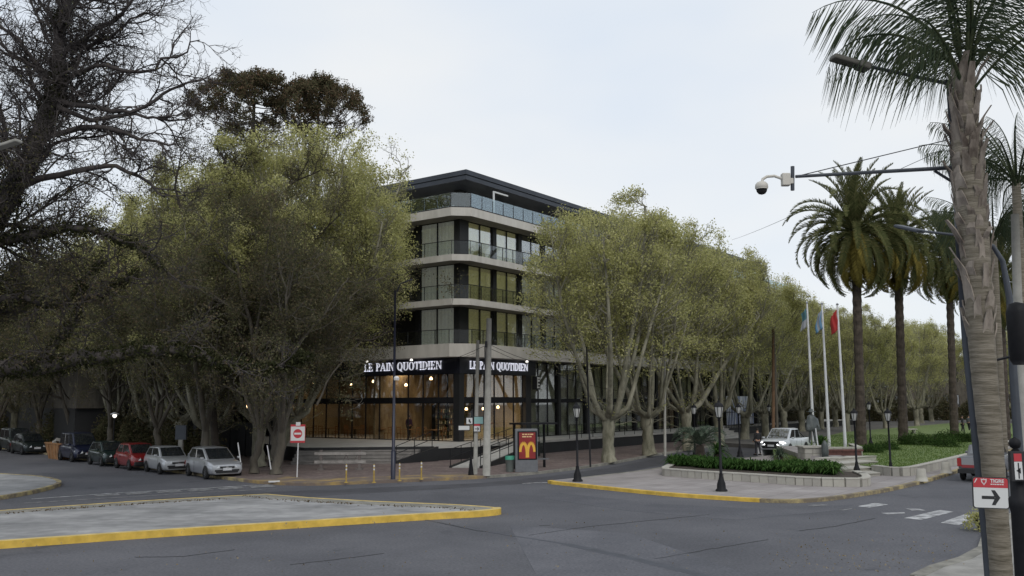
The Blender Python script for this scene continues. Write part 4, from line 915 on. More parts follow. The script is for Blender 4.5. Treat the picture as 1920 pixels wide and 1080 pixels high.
# ---------------------------------------------------------------- palms
def frond_mesh(name, L, droop, lift, nleaf, ll, lw, m, seed, hang=0.0, mstem=None, both=True, vee=.5):
    """feather leaf along +X, rising then bending down"""
    rnd = random.Random(seed); V = []; F = []; pts = []
    a = lift; p = Vector((0, 0, 0)); n = 14
    for i in range(n+1):
        pts.append(p.copy()); a -= droop*(.4+1.2*i/n)/n; p = p+Vector((math.cos(a), 0, math.sin(a)))*L/n
    for i in range(n):
        r = .045*(1-i/n)*L/4+.008; r2 = .045*(1-(i+1)/n)*L/4+.008; o = len(V)
        for q, s_ in ((pts[i], r), (pts[i+1], r2)): V += [q+Vector((0, -s_, 0)), q+Vector((0, 0, s_)), q+Vector((0, s_, 0)), q+Vector((0, 0, -s_))]
        for k in range(4): F.append((o+k, o+(k+1) % 4, o+4+(k+1) % 4, o+4+k))
    for j in range(nleaf):
        t = .12+.88*(j+rnd.random()*.6)/nleaf; x = t*n; i = min(int(x), n-1); c = pts[i].lerp(pts[i+1], x-i); tg = (pts[i+1]-pts[i]).normalized()
        nz_ = Vector((0, 1, 0)).cross(tg)*-1
        for sy in (-1, 1):
            l_ = ll*(math.sin(math.pi*(.12+.86*t))**.6)*rnd.uniform(.72 if hang else .85, 1.12)
            d = (tg*.75+Vector((0, sy*(rnd.uniform(.1, .7) if hang else .8), 0))+nz_*vee*rnd.uniform(.3, 1.3)).normalized(); wv = tg*lw*.5
            e1 = c+d*l_*.5+Vector((0, 0, -hang*l_*.15)); d2 = (d+Vector((0, 0, -hang))).normalized(); e2 = e1+d2*l_*.5+Vector((0, 0, -hang*l_*.12))
            o = len(V); V += [c-wv*.6, c+wv*.6, e1+wv, e1-wv, e2+wv*.15, e2-wv*.15]; F += [(o, o+1, o+2, o+3), (o+3, o+2, o+4, o+5)]
    return np_mesh(name, np.array([tuple(v) for v in V]), np.array(F), m)
CF = [frond_mesh('frond', 4.9, .9, .35, 74, .56, .075, M['frond'], 1), frond_mesh('frond', 5.6, 1.9, .5, 78, .58, .075, M['frond'], 2), frond_mesh('frond', 5.4, 2.3, .45, 78, .55, .075, M['frond'], 3),
      frond_mesh('frond', 5.0, 2.2, .3, 66, .50, .08, M['frond_dry'], 4, vee=.2), frond_mesh('frond', 4.2, 1.7, -.1, 56, .42, .08, M['frond_dry'], 5, vee=0)]
def canary(x, y, z, H, s, label, seed, lean=(0, 0), rt=.46):
    rnd = random.Random(seed); t = thing('canary_palm', label, 'palm tree', (x, y, z), 0, 'canary palms on the plaza lawn')
    mb = MB(); pts = []; rr = []; n = 44
    for i in range(n+1):
        f = i/n; pts.append((lean[0]*f, lean[1]*f, H*f)); rr.append(rt*(1.25 if i == 0 else 1.08-.2*min(1, f*3)+(.12 if i % 2 else 0)+(.35*max(0, f-.9)*10*.6)))
    mb.tube(pts, rr, 12); mb.build('trunk', M['bark_palm'], t)
    top = Vector(pts[-1]); k = 0; N = 125
    for k in range(N):
        f = k/N; az = k*2.39996+rnd.uniform(-.15, .15); el = 1.4-2.5*f**.85+rnd.uniform(-.12, .12)
        mi = 0 if el > .9 else 1 if el > .35 else 2 if el > .1 else (3 if rnd.random() < (.35 if el > -.35 else .75) else 2)
        if el < -.75: mi = 4
        sc = s*rnd.uniform(.88, 1.08); o = put('frond', CF[mi], t, top+Vector((math.cos(az)*.3, math.sin(az)*.3, -.9*f+.2)), (rnd.uniform(-.3, .3), -el+.35*(el < .9), az), (sc, sc, sc))
    return t
for (px, py, Y, yb_, s, lb, sd_) in ((1603, 428, 66, 828, 1.0, 'tallest canary palm in front, golden lower fronds, between flagpoles and lamps', 1), (1682, 450, 72, 826, .93, 'second canary palm partly hidden behind the front one', 2), (1778, 480, 84, 800, .92, 'third canary palm close to the near ringed palm trunk', 3), (1872, 520, 66, 800, .8, 'dry fronded canary palm seen just right of the near ringed trunk', 4)):
    q = A(px, py, Y); b_ = A(px+8, 760, Y); canary(b_.x, Y, .35, q.z-.35, s, lb, sd_, (q.x-b_.x, 0), .34)
# queen palms
QF = [frond_mesh('frond', 3.6, 1.0, .9, 42, .80, .024, M['frond_queen'], 11, hang=3, vee=-.5), frond_mesh('frond', 3.4, 1.7, .8, 42, .9, .024, M['frond_queen'], 12, hang=4, vee=-.8), frond_mesh('frond', 3.2, 2.1, .6, 40, .85, .024, M['frond_queen'], 13, hang=5, vee=-.9)]
def queen(name, label, p0, ptop, r0, r1, seed, s, boots=True, azs=None, path=None, fs=1.0):
    rnd = random.Random(seed); t = thing(name, label, 'palm tree', p0); p0 = Vector(p0); ptop = Vector(ptop); ax = ptop-p0
    mb = MB(); pts = []; rr = []; n = 84
    def axp(f):
        if not path: return ax*f
        x = f*(len(path)-1); i = min(int(x), len(path)-2); return path[i][0].lerp(path[i+1][0], x-i)
    def axr(f):
        if not path: return r0+(r1-r0)*f
        x = f*(len(path)-1); i = min(int(x), len(path)-2); return path[i][1]*(1-x+i)+path[i+1][1]*(x-i)
    for i in range(n+1): f = i/n; pts.append(axp(f)); rr.append(axr(f)*(1+(.02 if i % 2 else -.012)+rnd.uniform(-.012, .012)))
    mb.tube(pts, rr, 18); mb.build('trunk', M['bark_queen'], t, smooth=True)
    if boots:
        for k in range(120):
            f = .52+.44*k/120; az = k*2.4+rnd.uniform(-.3, .3); c = axp(f); r = axr(f)*.93
            q = MB(); w0, w1, L = rnd.uniform(.04, .085), rnd.uniform(.01, .04), rnd.uniform(.16, .42); o = Vector((math.cos(az), math.sin(az), 0)); sd2 = Vector((-math.sin(az), math.cos(az), 0))
            tilt = rnd.uniform(.02, .16)+(.22 if rnd.random() < .12 else 0)
            a0 = c+o*(r-.02); a1 = c+o*(r+tilt*.25)+Vector((0, 0, L*.6)); a2 = c+o*(r+tilt*L*1.6)+Vector((0, 0, L))+sd2*rnd.uniform(-.06, .06)
            th2 = .018
            vs = [a0-sd2*w0, a0+sd2*w0, a1+sd2*w0*.8, a1-sd2*w0*.8, a2+sd2*w1, a2-sd2*w1]; vs += [v+o*th2 for v in vs]
            q.add(vs, [(0, 3, 2, 1), (3, 5, 4, 2), (6, 7, 8, 9), (9, 8, 10, 11), (0, 1, 7, 6), (1, 2, 8, 7), (2, 4, 10, 8), (4, 5, 11, 10), (5, 3, 9, 11), (3, 0, 6, 9)]); q.build('leaf_base', M['boot'], t)
    az = azs or [k*2.4 for k in range(16)]
    for k, a_ in enumerate(az):
        if isinstance(a_, tuple): a_, el, mi, sc = a_
        else: el = rnd.uniform(-.1, .9); mi = rnd.randrange(3); sc = 1
        st_ = ax+Vector((math.cos(a_)*.08, math.sin(a_)*.08, -.1-.02*k)); put('frond', QF[mi], t, st_, (rnd.uniform(-.2, .2), -el+.3, a_), (s*sc*fs,)*3)
    return t
PXY = [(1882, 1180, .14), (1878, 1080, .135), (1872, 1000, .135), (1860, 850, .14), (1848, 730, .155), (1837, 600, .165), (1827, 450, .185), (1817, 350, .20), (1811, 270, .185), (1809, 190, .14), (1808, 120, .11)]
ptp = A(1808, 120, 12); pp0 = A(1885, 1250, 12); p0 = Vector((A(1888, 1370, 12).x, 12, .05)); PTH = [(Vector((0, 0, 0)), .17)]+[(A(x, y, 12)-p0, r) for x, y, r in PXY]
fr = [(math.pi, .55, 2, .80), (math.pi-.35, .75, 1, .85), (math.pi+.5, 1.0, 1, .8), (.05, .8, 2, .85), (-.35, 1.0, 1, .8), (.7, 1.0, 1, .8), (math.pi+.1, 1.15, 0, .8), (-1.4, .9, 1, .8), (-1.8, 1.2, 0, .8), (1.6, .8, 1, .8), (2.3, .95, 1, .8), (3.9, 1.1, 0, .85), (-.8, 1.1, 0, .85), (.3, 1.35, 0, .9), (2.7, 1.3, 0, .9), (-2.4, .7, 2, .8), (-1.0, .6, 2, .8), (1.1, 1.2, 0, .8)]
queen('queen_palm', 'near palm with ringed grey trunk and ragged old leaf bases at the right edge', p0, ptp, .205, .16, 3, 1.0, True, fr, PTH, .86)
for j, (px, py, Y, lb) in enumerate(((1905, 330, 34, 'tall feathery green palm behind the near trunk at the right edge'), (1862, 440, 46, 'shorter feathery palm between the canary palms and the near trunk'))):
    q = A(px, py, Y); b_ = A(px+16, 800, Y); queen('feather_palm', lb, (b_.x, Y, .1), q, .2, .16, 20+j, 1.15, False, [k*2.4 for k in range(22)])
# spiky blue palm shrub, low shrubs
def spiky(name, label, p, s, n, m, seed, trunk=0, L=1.0, w=.07, cat='shrub'):
    rnd = random.Random(seed); t = thing(name, label, cat, p); lm_ = MB()
    if trunk:
        q = MB(); q.lathe([(.2*s, -.1), (.16*s, trunk*.5), (.2*s, trunk)], n=9); q.build('trunk', M['bark_palm'], t)
    for k in range(n):
        az = rnd.uniform(0, 6.28); el = rnd.uniform(-.1, 1.35); c = Vector((0, 0, trunk)); d = Vector((math.cos(az)*math.cos(el), math.sin(az)*math.cos(el), math.sin(el)))
        sd2 = Vector((-math.sin(az), math.cos(az), 0))*w*s*.5; l_ = L*s*rnd.uniform(.7, 1.1); mid = c+d*l_*.6; e = mid+(d+Vector((0, 0, -.7)))*l_*.4
        o = len(lm_.v); lm_.v += [tuple(v) for v in (c-sd2*.6, c+sd2*.6, mid+sd2, mid-sd2, e+sd2*.1, e-sd2*.1)]; lm_.f += [(o, o+1, o+2, o+3), (o+3, o+2, o+4, o+5)]; lm_.m += [0, 0]
    lm_.build('foliage', m, t); return t
bluef = leaf_mat('leaf_bluegrey', [(.05, .075, .055), (.10, .13, .095), (.16, .19, .13)], .2)
pn = Vector(A(1312, 822, 52)); tt_ = thing('pindo_palm', 'low blue grey palm shrub with arching fronds behind the planter', 'palm shrub', (pn.x, 52, .4))
q = MB(); q.lathe([(.3, -.3), (.25, .6), (.2, .8)], n=10); q.build('trunk', M['bark_palm'], tt_)
bf = frond_mesh('frond', 1.9, 2.0, .9, 40, .35, .035, bluef, 31, vee=.5); rnd = random.Random(8)
for k in range(26): put('frond', bf, tt_, (0, 0, .8), (0, rnd.uniform(-.5, .5), k*2.4), (1, 1, 1))
def bush(label, p, rx, ry, rz_, n, m='leaf_shrub', sz=.09, seed=1, cat='shrub', name='shrub'):
    rg = np.random.default_rng(seed); d = rg.normal(0, 1, (n, 3)); d /= np.linalg.norm(d, axis=1, keepdims=True); d *= rg.uniform(.55, 1, (n, 1)); d[:, 2] = np.abs(d[:, 2])
    lump = 1+.18*np.sin(d[:, :1]*5+seed)+.15*np.cos(d[:, 1:2]*6+seed*2); c = d*lump*np.array([[rx, ry, rz_]])
    t = thing(name, label, cat, p); put('foliage', leaf_mesh('foliage', c, sz, M[m], rg, sig=.05, per=3), t)
    q = MB()
    for k in range(5): q.tube([(0, 0, -.05), (rg.normal(0, rx*.3), rg.normal(0, ry*.3), rz_*.7)], .02, 4)
    q.build('stems', M['twig'], t); return t
# ---------------------------------------------------------------- plaza: planter, lawn, steps, statue, flags
def clad_wall(name, label, pts, h, w=.28, z0=SW, pw=.42, cap=.05, cat='wall'):
    """low wall with stone panels on its outer side (right of the walking direction), coping pieces on top"""
    t = thing(name, label, cat); pts = [Vector((p[0], p[1])) for p in pts]
    mb = MB(); strip(mb, pts, w-.04, z0-.1, z0+h-cap, 0); mb.build('core', M['mortar'], t)
    rd = random.Random(3); ms = {}
    for i in range(len(pts)-1):
        a, b = pts[i], pts[i+1]; d = b-a; L = d.length; n = max(1, round(L/pw)); an = math.atan2(d.y, d.x); s = L/n
        k = (round(s, 2), h)
        if k not in ms:
            q = []
            for m_ in ('stone', 'stone_b'):
                mb = MB(); mb.b6(.012, s-.012, -.03, .02, .0, h-cap-.012); q.append(mb.mesh('panel', M[m_]))
            mb = MB(); mb.b6(.004, s*3-.004 if n % 3 == 0 else s-.004, -(w+.06)/2, (w+.06)/2, 0, cap); ms[k] = (q, mb.mesh('coping', M['stone']), 3 if n % 3 == 0 else 1)
        q, cp, st_ = ms[k]; nn = Vector((d.y, -d.x)).normalized()*(w/2-.015)
        for j in range(n):
            c = a+d*(j/n)+nn; put('panel', rd.choice([q[0], q[0], q[1]]), t, (c.x, c.y, z0+rd.uniform(0, .004)), (0, 0, an))
        for j in range(0, n, st_):
            c = a+d*(j/n); put('coping', cp, t, (c.x, c.y, z0+h-cap), (0, 0, an))
    return t
g2 = lambda x, y, z=SW: Vector(G(x, y, z)[:2])
FL, FR = g2(1250, 893), g2(1606, 913)
pc = smooth_pts([FL+Vector((.8, 3.2)), FL+Vector((-.1, .5)), FL+Vector((.45, -.2)), g2(1320, 897.5), g2(1420, 904), g2(1520, 911), FR, g2(1626, 911), g2(1624, 905), g2(1605, 897)], 1)
clad_wall('planter_wall', 'low curved wall clad in pale stone panels holding the strappy green plants', pc, .36)
soil = [p+Vector((.0, .1)) for p in pc]+[g2(1560, 893), Vector((12.6, 45.6)), Vector((10.5, 49.5)), Vector((8.6, 51))]
mb = MB(); mb.prism(soil, -.05, .40); struct('planter_soil', mb, M['soil'])
# agapanthus: thousands of strappy leaves
rg = np.random.default_rng(12)
def inside(x, y, poly):
    c = False; n = len(poly)
    for i in range(n):
        a, b = poly[i], poly[i-1]
        if (a[1] > y) != (b[1] > y) and x < (b[0]-a[0])*(y-a[1])/(b[1]-a[1])+a[0]: c = not c
    return c
bed = [g2(1262, 884), g2(1330, 889), g2(1420, 895), g2(1500, 900), g2(1566, 903), g2(1572, 890), (12.2, 45), (10.2, 48), (8.4, 49.5)]
V = []; F = []; xs = [p[0] for p in bed]; ys = [p[1] for p in bed]; cnt = 0
while cnt < 620:
    x, y = rg.uniform(min(xs), max(xs)), rg.uniform(min(ys), max(ys))
    if not inside(x, y, bed): continue
    cnt += 1; H_ = rg.uniform(.5, .85)
    for k in range(18):
        az = rg.uniform(0, 6.28); el = rg.uniform(.5, 1.4); d = np.array([math.cos(az)*math.cos(el), math.sin(az)*math.cos(el), math.sin(el)]); sd2 = np.array([-math.sin(az), math.cos(az), 0])*.028
        c = np.array([x, y, .40]); L = H_*rg.uniform(.7, 1.1); m_ = c+d*L*.6; e = m_+(d+np.array([0, 0, -1.1]))*L*.45; o = len(V)
        V += [c-sd2, c+sd2, m_+sd2, m_-sd2, e+sd2*.2, e-sd2*.2]; F += [(o, o+1, o+2, o+3), (o+3, o+2, o+4, o+5)]
o = put('strappy_plants', np_mesh('strappy_plants', np.array(V), np.array(F), M['blade_aga'])); tag(o, None, None, kind='stuff')
# low kerb wall behind the plants, beside the pickup
mb = MB(); strip(mb, [g2(1425, 852, .1), g2(1470, 846, .1), g2(1512, 838, .1)], .3, -.1, .55); k_ = mb.build('low_wall', M['white']); tag(k_, 'low pale wall running behind the strappy plants towards the pedestal', 'wall')
# lawn
LZ = .46
lw = [g2(1640, 888), g2(1668, 892), g2(1695, 893), g2(1722, 889), g2(1830, 860), g2(1900, 835), g2(1960, 818), Vector((70, 118))]
lwp = smooth_pts(lw[:5], 1)+lw[5:]
clad_wall('retaining_wall', 'long low stone clad wall along the edge of the green lawn', lwp, .42, pw=.55)
lawn = lwp+[Vector((60, 125)), Vector((33, 92)), Vector((21.5, 69)), Vector((17.5, 62)), Vector((15.2, 53.5)), Vector((17.2, 50))]
mb = MB(); mb.prism([(p.x, p.y) for p in lawn], .0, LZ); struct('lawn', mb, M['grass'])
V = []; F = []; xs = [p[0] for p in lawn[:8]+lawn[9:]]; cnt = 0
while cnt < 26000:
    y = 43+rg.random()**1.6*42; x = rg.uniform(15, 50)
    if not inside(x, y, lawn): continue
    cnt += 1; az = rg.uniform(0, 6.28); h_ = rg.uniform(.04, .09); s_ = .02; o = len(V)
    V += [(x-s_*math.cos(az), y-s_*math.sin(az), LZ-.01), (x+s_*math.cos(az), y+s_*math.sin(az), LZ-.01), (x+rg.normal(0, .03), y+rg.normal(0, .03), LZ+h_)]; F.append((o, o+1, o+2))
o = put('grass_blades', np_mesh('grass_blades', np.array(V), np.array(F), M['blade'])); tag(o, None, None, kind='stuff')
# the park path and beds beyond the lawn
mb = MB(); mb.prism([(21.5, 66), (33, 90), (60, 124), (100, 160), (150, 220), (60, 220), (30, 140), (16.5, 75)], .0, .30); struct('park_path', mb, M['path'])
# steps between planter and lawn
stp = thing('plaza_steps', 'curved flight of stone steps between planter and lawn leading up to the pedestal', 'steps')
for k in range(4):
    a_, b_, c_, d_ = g2(1560+4*k, 899-6*k), g2(1650-2*k, 892-5.5*k), Vector((17.6, 49.2)), Vector((15.7, 47.9)); z1 = SW+.15*(k+1)
    mb = MB(); mb.prism([a_, b_, c_, d_], .0+.01*k, z1-.04); e = (b_-a_).normalized(); nn = Vector((e.y, -e.x))*.05
    mb.prism([a_+nn, b_+nn, c_, d_], z1-.04, z1); mb.build('step', M['stone'], stp)
PZ = .72
mb = MB(); mb.prism([(15.7, 49.5), (17.6, 48.6), (18.6, 60), (17.2, 60)], .0, PZ); struct('monument_platform', mb, M['plaza'])
# pedestal with statue
pp = G(1524, 861, .35); PX, PY = pp.x+.0, 50.0; PX = A(1524, 850, 50).x
pdz = A(1524, 836, 50).z
pd = thing('pedestal', 'pale stone pedestal carrying the dark statue behind the strappy plants', 'pedestal', (PX, PY, .3))
mb = MB(); mb.prism([(-.62, -.6), (.62, -.6), (.62, .6), (-.62, .6)], 0, pdz-.3-.08); mb.build('core', M['mortar'], pd)
q = []
for m_ in ('stone', 'stone_b'):
    mb = MB(); mb.b6(.01, .40, -.03, 0, .01, .27); q.append(mb.mesh('panel', M[m_]))
nh = int((pdz-.38)/.28)
for fc in range(4):
    for i in range(3):
        for j in range(nh+1):
            a_ = fc*math.pi/2; c = Matrix.Rotation(a_, 3, 'Z') @ Vector((-.61+i*.407, -.6, 0)); put('panel', q[(i+j+fc) % 2], pd, (c.x, c.y, j*.28-.02), (0, 0, a_))
mb = MB(); mb.b6(-.72, .72, -.7, .7, pdz-.38, pdz-.3); mb.build('coping', M['stone'], pd)
w2 = [Vector(A(1546, 850, 52)[:2]), Vector(A(1612, 850, 52)[:2])]
clad_wall('monument_wall', 'stone clad wall to the right of the statue pedestal below the flagpoles', [w2[0], w2[1]], A(1580, 838, 52).z-.35, z0=.35, pw=.5)
clad_wall('monument_wall', 'short return of the stone clad wall facing the lawn behind the lamp', [w2[1], w2[1]+Vector((1.0, 4))], A(1580, 838, 52).z-.35, z0=.35, pw=.5)
mb = MB(); mb.b6(-1.1, 1.1, -.25, .25, 0, .1); mb.b6(-1.0, 1.0, -.2, .2, -.3, 0); o = mb.build('stone_bench', mat('brick_red_brown', (.12, .055, .045), .9, .3, 5), None, loc=(A(1578, 850, 50).x, 50, .92)); tag(o, 'low red brown brick bench in front of the stone wall right of the pedestal', 'bench')
# a bollard-like dark urn at the pedestal corner
o = MB().lathe([(.10, 0), (.16, .25), (.2, .6), (.17, .95), (.08, 1.15), (.02, 1.2)], n=12).build('bronze_shell', M['rust'], None, True, loc=(A(1547, 850, 49).x, 49.0, .35)); tag(o, 'narrow dark bronze shell standing at the right corner of the pedestal', 'ornament')
# figures grown from a skin skeleton
def skin_fig(name, joints, edges, parent, m, sub=2, loc=(0, 0, 0)):
    me = bpy.data.meshes.new(name); me.from_pydata([j[:3] for j in joints], edges, []); me.materials.append(m)
    o = bpy.data.objects.new(name, me); COL.objects.link(o); o.parent = parent; o.location = loc
    s = o.modifiers.new('skin', 'SKIN'); me.skin_vertices or None
    for i, j in enumerate(joints):
        r = j[3]; r = r if isinstance(r, tuple) else (r, r); me.skin_vertices[0].data[i].radius = r; me.skin_vertices[0].data[i].use_root = (i == 0)
    s.use_smooth_shade = True; b = o.modifiers.new('sub', 'SUBSURF'); b.levels = sub; b.render_levels = sub; return o
def skeleton(h, stride=.12, arm=((.06, .12), (-.02, .1)), turn=0):
    k = h/1.75
    J = [(0, 0, .95, (.15, .11)), (0, 0, 1.12, (.145, .10)), (0, 0, 1.32, (.17, .115)), (0, 0, 1.45, (.10, .08)), (0, .01, 1.53, .055), (0, -.01, 1.62, (.078, .092)), (0, -.0, 1.71, (.07, .085)),
         (.19, 0, 1.41, .058), (.24, .02, 1.14, .045), (.26, -arm[0][1], .92, .033), (.265, -arm[0][1]-.03, .84, .032),
         (-.19, 0, 1.41, .058), (-.24, .02, 1.14, .045), (-.25, -arm[1][1], .92, .033), (-.255, -arm[1][1]-.03, .84, .032),
         (.095, 0, .86, .09), (.10, -stride*.6, .49, .06), (.10, -stride, .10, .042), (.10, -stride-.13, .045, .036),
         (-.095, 0, .86, .09), (-.10, stride*.3, .49, .06), (-.10, stride, .10, .042), (-.10, stride-.13, .045, .036)]
    J = [(x*k, y*k, z*k, tuple(a*k for a in r) if isinstance(r, tuple) else r*k) for x, y, z, r in J]
    E = [(0, 1), (1, 2), (2, 3), (3, 4), (4, 5), (5, 6), (3, 7), (7, 8), (8, 9), (9, 10), (3, 11), (11, 12), (12, 13), (13, 14), (0, 15), (15, 16), (16, 17), (17, 18), (0, 19), (19, 20), (20, 21), (21, 22)]
    return J, E
skin_m = mat('skin', (.38, .22, .15), .6)
def person(label, p, h, rz, mt, mtr, hair=(.02, .015, .01)):
    t = thing('person', label, 'person', p, rz); J, E = skeleton(h); k = h/1.75
    # body with material zones by height
    o = skin_fig('body', J, E, t, skin_m); 
    jk = [(x, y, z, tuple(a*1.16 for a in r) if isinstance(r, tuple) else r*1.25) for x, y, z, r in J]
    skin_fig('jacket', [jk[i] for i in (0, 1, 2, 3, 7, 8, 9, 11, 12, 13)], [(0, 1), (1, 2), (2, 3), (3, 4), (4, 5), (5, 6), (3, 7), (7, 8), (8, 9)], t, mt)
    skin_fig('trousers', [jk[i] for i in (0, 15, 16, 17, 19, 20, 21)], [(0, 1), (1, 2), (2, 3), (0, 4), (4, 5), (5, 6)], t, mtr)
    for i in (18, 22):
        x, y, z, r = J[i]; q = MB(); q.prism([(x-.045, y-.1), (x+.045, y-.1), (x+.045, y+.2), (x-.045, y+.2)], 0, .09*k); q.build('shoe', M['rubber'], t, bevel=.02)
    q = MB(); q.lathe([(.088, 1.63), (.095, 1.68), (.08, 1.75), (.03, 1.775)], (0, .012, 0), 12); o = q.build('hair', mat('hair', hair, .8), t, True); o.scale = (k, k, k)
    q = MB(); q.box((0, -.105*k, 1.645*k), (.022, .03, .035)); q.build('nose', skin_m, t); return t
dk = mat('cloth_black', (.018, .018, .02), .9); dk2 = mat('cloth_charcoal', (.04, .04, .045), .9); pur = mat('cloth_purple', (.06, .03, .08), .9); gl_ = mat('cloth_grey', (.12, .12, .13), .9)
pA = A(1421, 838, 60.5); person('person in black jacket and dark trousers standing left of the white pickup', (pA.x, 60.5, .1), 1.74, R(200), dk, dk2)
pB = Bw(4.0, 8.4, TZ); person('person in purple top standing inside the cafe near the blue lamp pole', pB, 1.7, R(160), pur, dk)
pC = A(1803, 770, 92); person('distant person in dark clothes in the park between third palm and near trunk', (pC.x, 92, .3), 1.75, 1.0, dk, dk)
pC = A(1815, 770, 96); person('distant person in grey clothes on the park path beside another walker', (pC.x, 96, .3), 1.7, 2.0, gl_, dk)
# statue: caped bronze figure with hat and staff
stt = thing('statue', 'weathered bronze figure in a wide cape and hat holding a pale staff on the pedestal', 'statue', (PX, PY, pdz), R(20))
J, E = skeleton(1.85, .1, ((0, .2), (0, .05))); J = [(j[0], j[1], j[2]+.1, j[3]) for j in J]; skin_fig('body', J, E, stt, M['rust'])
cp = MB(); n = 20; rings = [(1.66, .08, .08), (1.58, .20, .14), (1.45, .25, .17), (1.25, .30, .2), (1.05, .35, .23), (.88, .38, .25), (.78, .33, .2), (.80, .1, .1)]; 
for z, rx, ry in rings:
    for k in range(n): a_ = 2*math.pi*k/n; f = 1+.07*math.sin(a_*5+z*4); cp.v.append((rx*math.cos(a_)*f+(.25*max(0, math.cos(a_-.3))**3 if z < 1.5 else 0), ry*math.sin(a_)*f, z))
for i in range(len(rings)-1):
    for k in range(n): cp.f.append((i*n+k, i*n+(k+1) % n, (i+1)*n+(k+1) % n, (i+1)*n+k)); cp.m.append(0)
cp.build('cape', M['rust'], stt, True)
cp = MB(); cp.lathe([(.25, 0), (.26, .02), (.11, .04), (.10, .15), (.03, .18)], (0, -.01, 1.83), 14); cp.build('hat', M['rust'], stt, True)
cp = MB(); cp.tube([(.12, -.3, 0), (.02, -.3, .95)], .035, 6); cp.build('staff', M['white'], stt)
# flagpoles and flags
def flag(name, label, p, cols, seed):
    rd = random.Random(seed); mb = MB(); n, m_ = 12, 12
    for i in range(n+1):
        for j in range(m_+1):
            u, v = i/n, j/m_; x = -.36*u*(1+.25*v)+.06*math.sin(v*5+seed); y = .10*math.sin(u*9+v*2+seed)*(.3+u); z = -1.25*v-.45*u*(1-v*.2)
            mb.v.append((x, y, z))
    mi = []
    for i in range(n):
        for j in range(m_): mb.f.append((i*(m_+1)+j, i*(m_+1)+j+1, (i+1)*(m_+1)+j+1, (i+1)*(m_+1)+j)); mb.m.append(min(len(cols)-1, (i if len(cols) == 3 else j)*len(cols)//12))
    o = mb.build(name, cols, None, True, loc=p); s = o.modifiers.new('s', 'SOLIDIFY'); s.thickness = .01; tag(o, label, 'flag'); return o
lb_ = mat('flag_blue', (.11, .23, .36), .9); wt = mat('flag_white', (.3, .31, .33), .9); rdm = mat('flag_red', (.36, .03, .028), .9); dkb = mat('flag_teal', (.06, .14, .16), .9)
for i, (bx, by, tx, ty, lb, nm) in enumerate(((1523, 770, 1513, 569, 'left of three white flagpoles, next to the statue', 0), (1553, 800, 1541, 571, 'middle white flagpole with the pale blue and white flag', 1), (1585, 836, 1570, 572, 'right white flagpole with the red flag', 2))):
    Y = (58, 57, 56)[i]; t_ = A(tx, ty, Y); b_ = A(bx, by, Y); dx = (t_.x-b_.x)/(t_.z-b_.z); x0 = b_.x-dx*(b_.z-.5)
    fp = thing('flagpole', lb, 'flagpole', (t_.x, Y, .5), 0, 'white flagpoles'); mb = MB(); mb.tube([(x0-t_.x, 0, 0), (0, 0, t_.z-.5)], [.10, .055], 10); mb.build('pole', M['white'], fp); mb = MB(); mb.lathe([(.07, 0), (.09, .06), (.04, .13)], (0, 0, t_.z-.5), 8); mb.build('finial', M['chrome'], fp)
    flag('flag', ('dull teal flag hanging limp on the left flagpole', 'pale blue and white striped flag hanging from the middle pole', 'red flag hanging from the right flagpole')[i], (t_.x-.03, Y, t_.z-.25), [[dkb, wt], [lb_, wt, lb_], [rdm]][i], i*1.7)
# classic street lamps
def lamp_proto(H):
    t = thing('street_lamp', 'x', 'street lamp', hid)
    mb = MB(); mb.lathe([(.24, 0), (.24, .06), (.18, .12), (.17, .3), (.13, .42), (.10, .5), (.075, .62), (.085, .66), (.06, .7)], n=12); mb.build('base', M['black_metal'], t, True)
    mb = MB(); mb.lathe([(.058, .7), (.045, H-.85), (.07, H-.83), (.05, H-.76), (.10, H-.7)], n=10); mb.build('post', M['black_metal'], t, True)
    L = MB(); z = H-.68
    L.lathe([(.10, z), (.18, z+.40)], n=6)
    L.build('lamp_glass', M['lampglass'], t)
    F_ = MB()
    for k in range(6): a_ = math.pi*k/3; c, s_ = math.cos(a_), math.sin(a_); F_.bar((.105*c, .105*s_, z), (.187*c, .187*s_, z+.40), .02, .02)
    F_.lathe([(.205, z+.40), (.21, z+.43), (.14, z+.53), (.06, z+.58), (.055, z+.62), (.02, z+.68)], n=6); F_.lathe([(.12, z-.02), (.12, z)], n=6); F_.build('lantern_frame', M['black_metal'], t); return t
LP0 = lamp_proto(3.6); lamps = [(1353, 925, SW, 36.6, 1.0, 'tall black street lamp standing on the plaza in front of the planter'), (1083, 903, SW, 41.5, .98, 'black street lamp at the tip of the yellow plaza kerb'), (1607, 888, .2, 43.4, .86, 'black street lamp beside the plaza steps'),
         (1671, 892, SW, 43.8, .88, 'black street lamp at the corner of the lawn wall'), (1303, 840, .1, 57, .95, 'black lamp behind the blue grey palm shrub'), (1387, 838, .1, 59, .95, 'black lamp left of the person in black'), (1631, 800, .35, 66, .9, 'distant black lamp between the two nearest canary palms'), (1443, 800, .12, 78, .9, 'distant black lamp behind the white pickup')]
for i, (px, py, z, Y, s_, lb) in enumerate(lamps):
    p = A(px, py, Y); 
    if i == 0: LP0.location = (p.x, Y, z); LP0['label'] = lb; LP0['group'] = 'classic black street lamps'
    else: dup(LP0, (p.x, Y, z), 0, lb, s_, 'classic black street lamps')
mb = MB(); c = LP0.location; mb.lathe([(.34, 0), (.34, .012)], (c[0], c[1], SW), 16); struct('lamp_foundation', mb, M['concrete'])
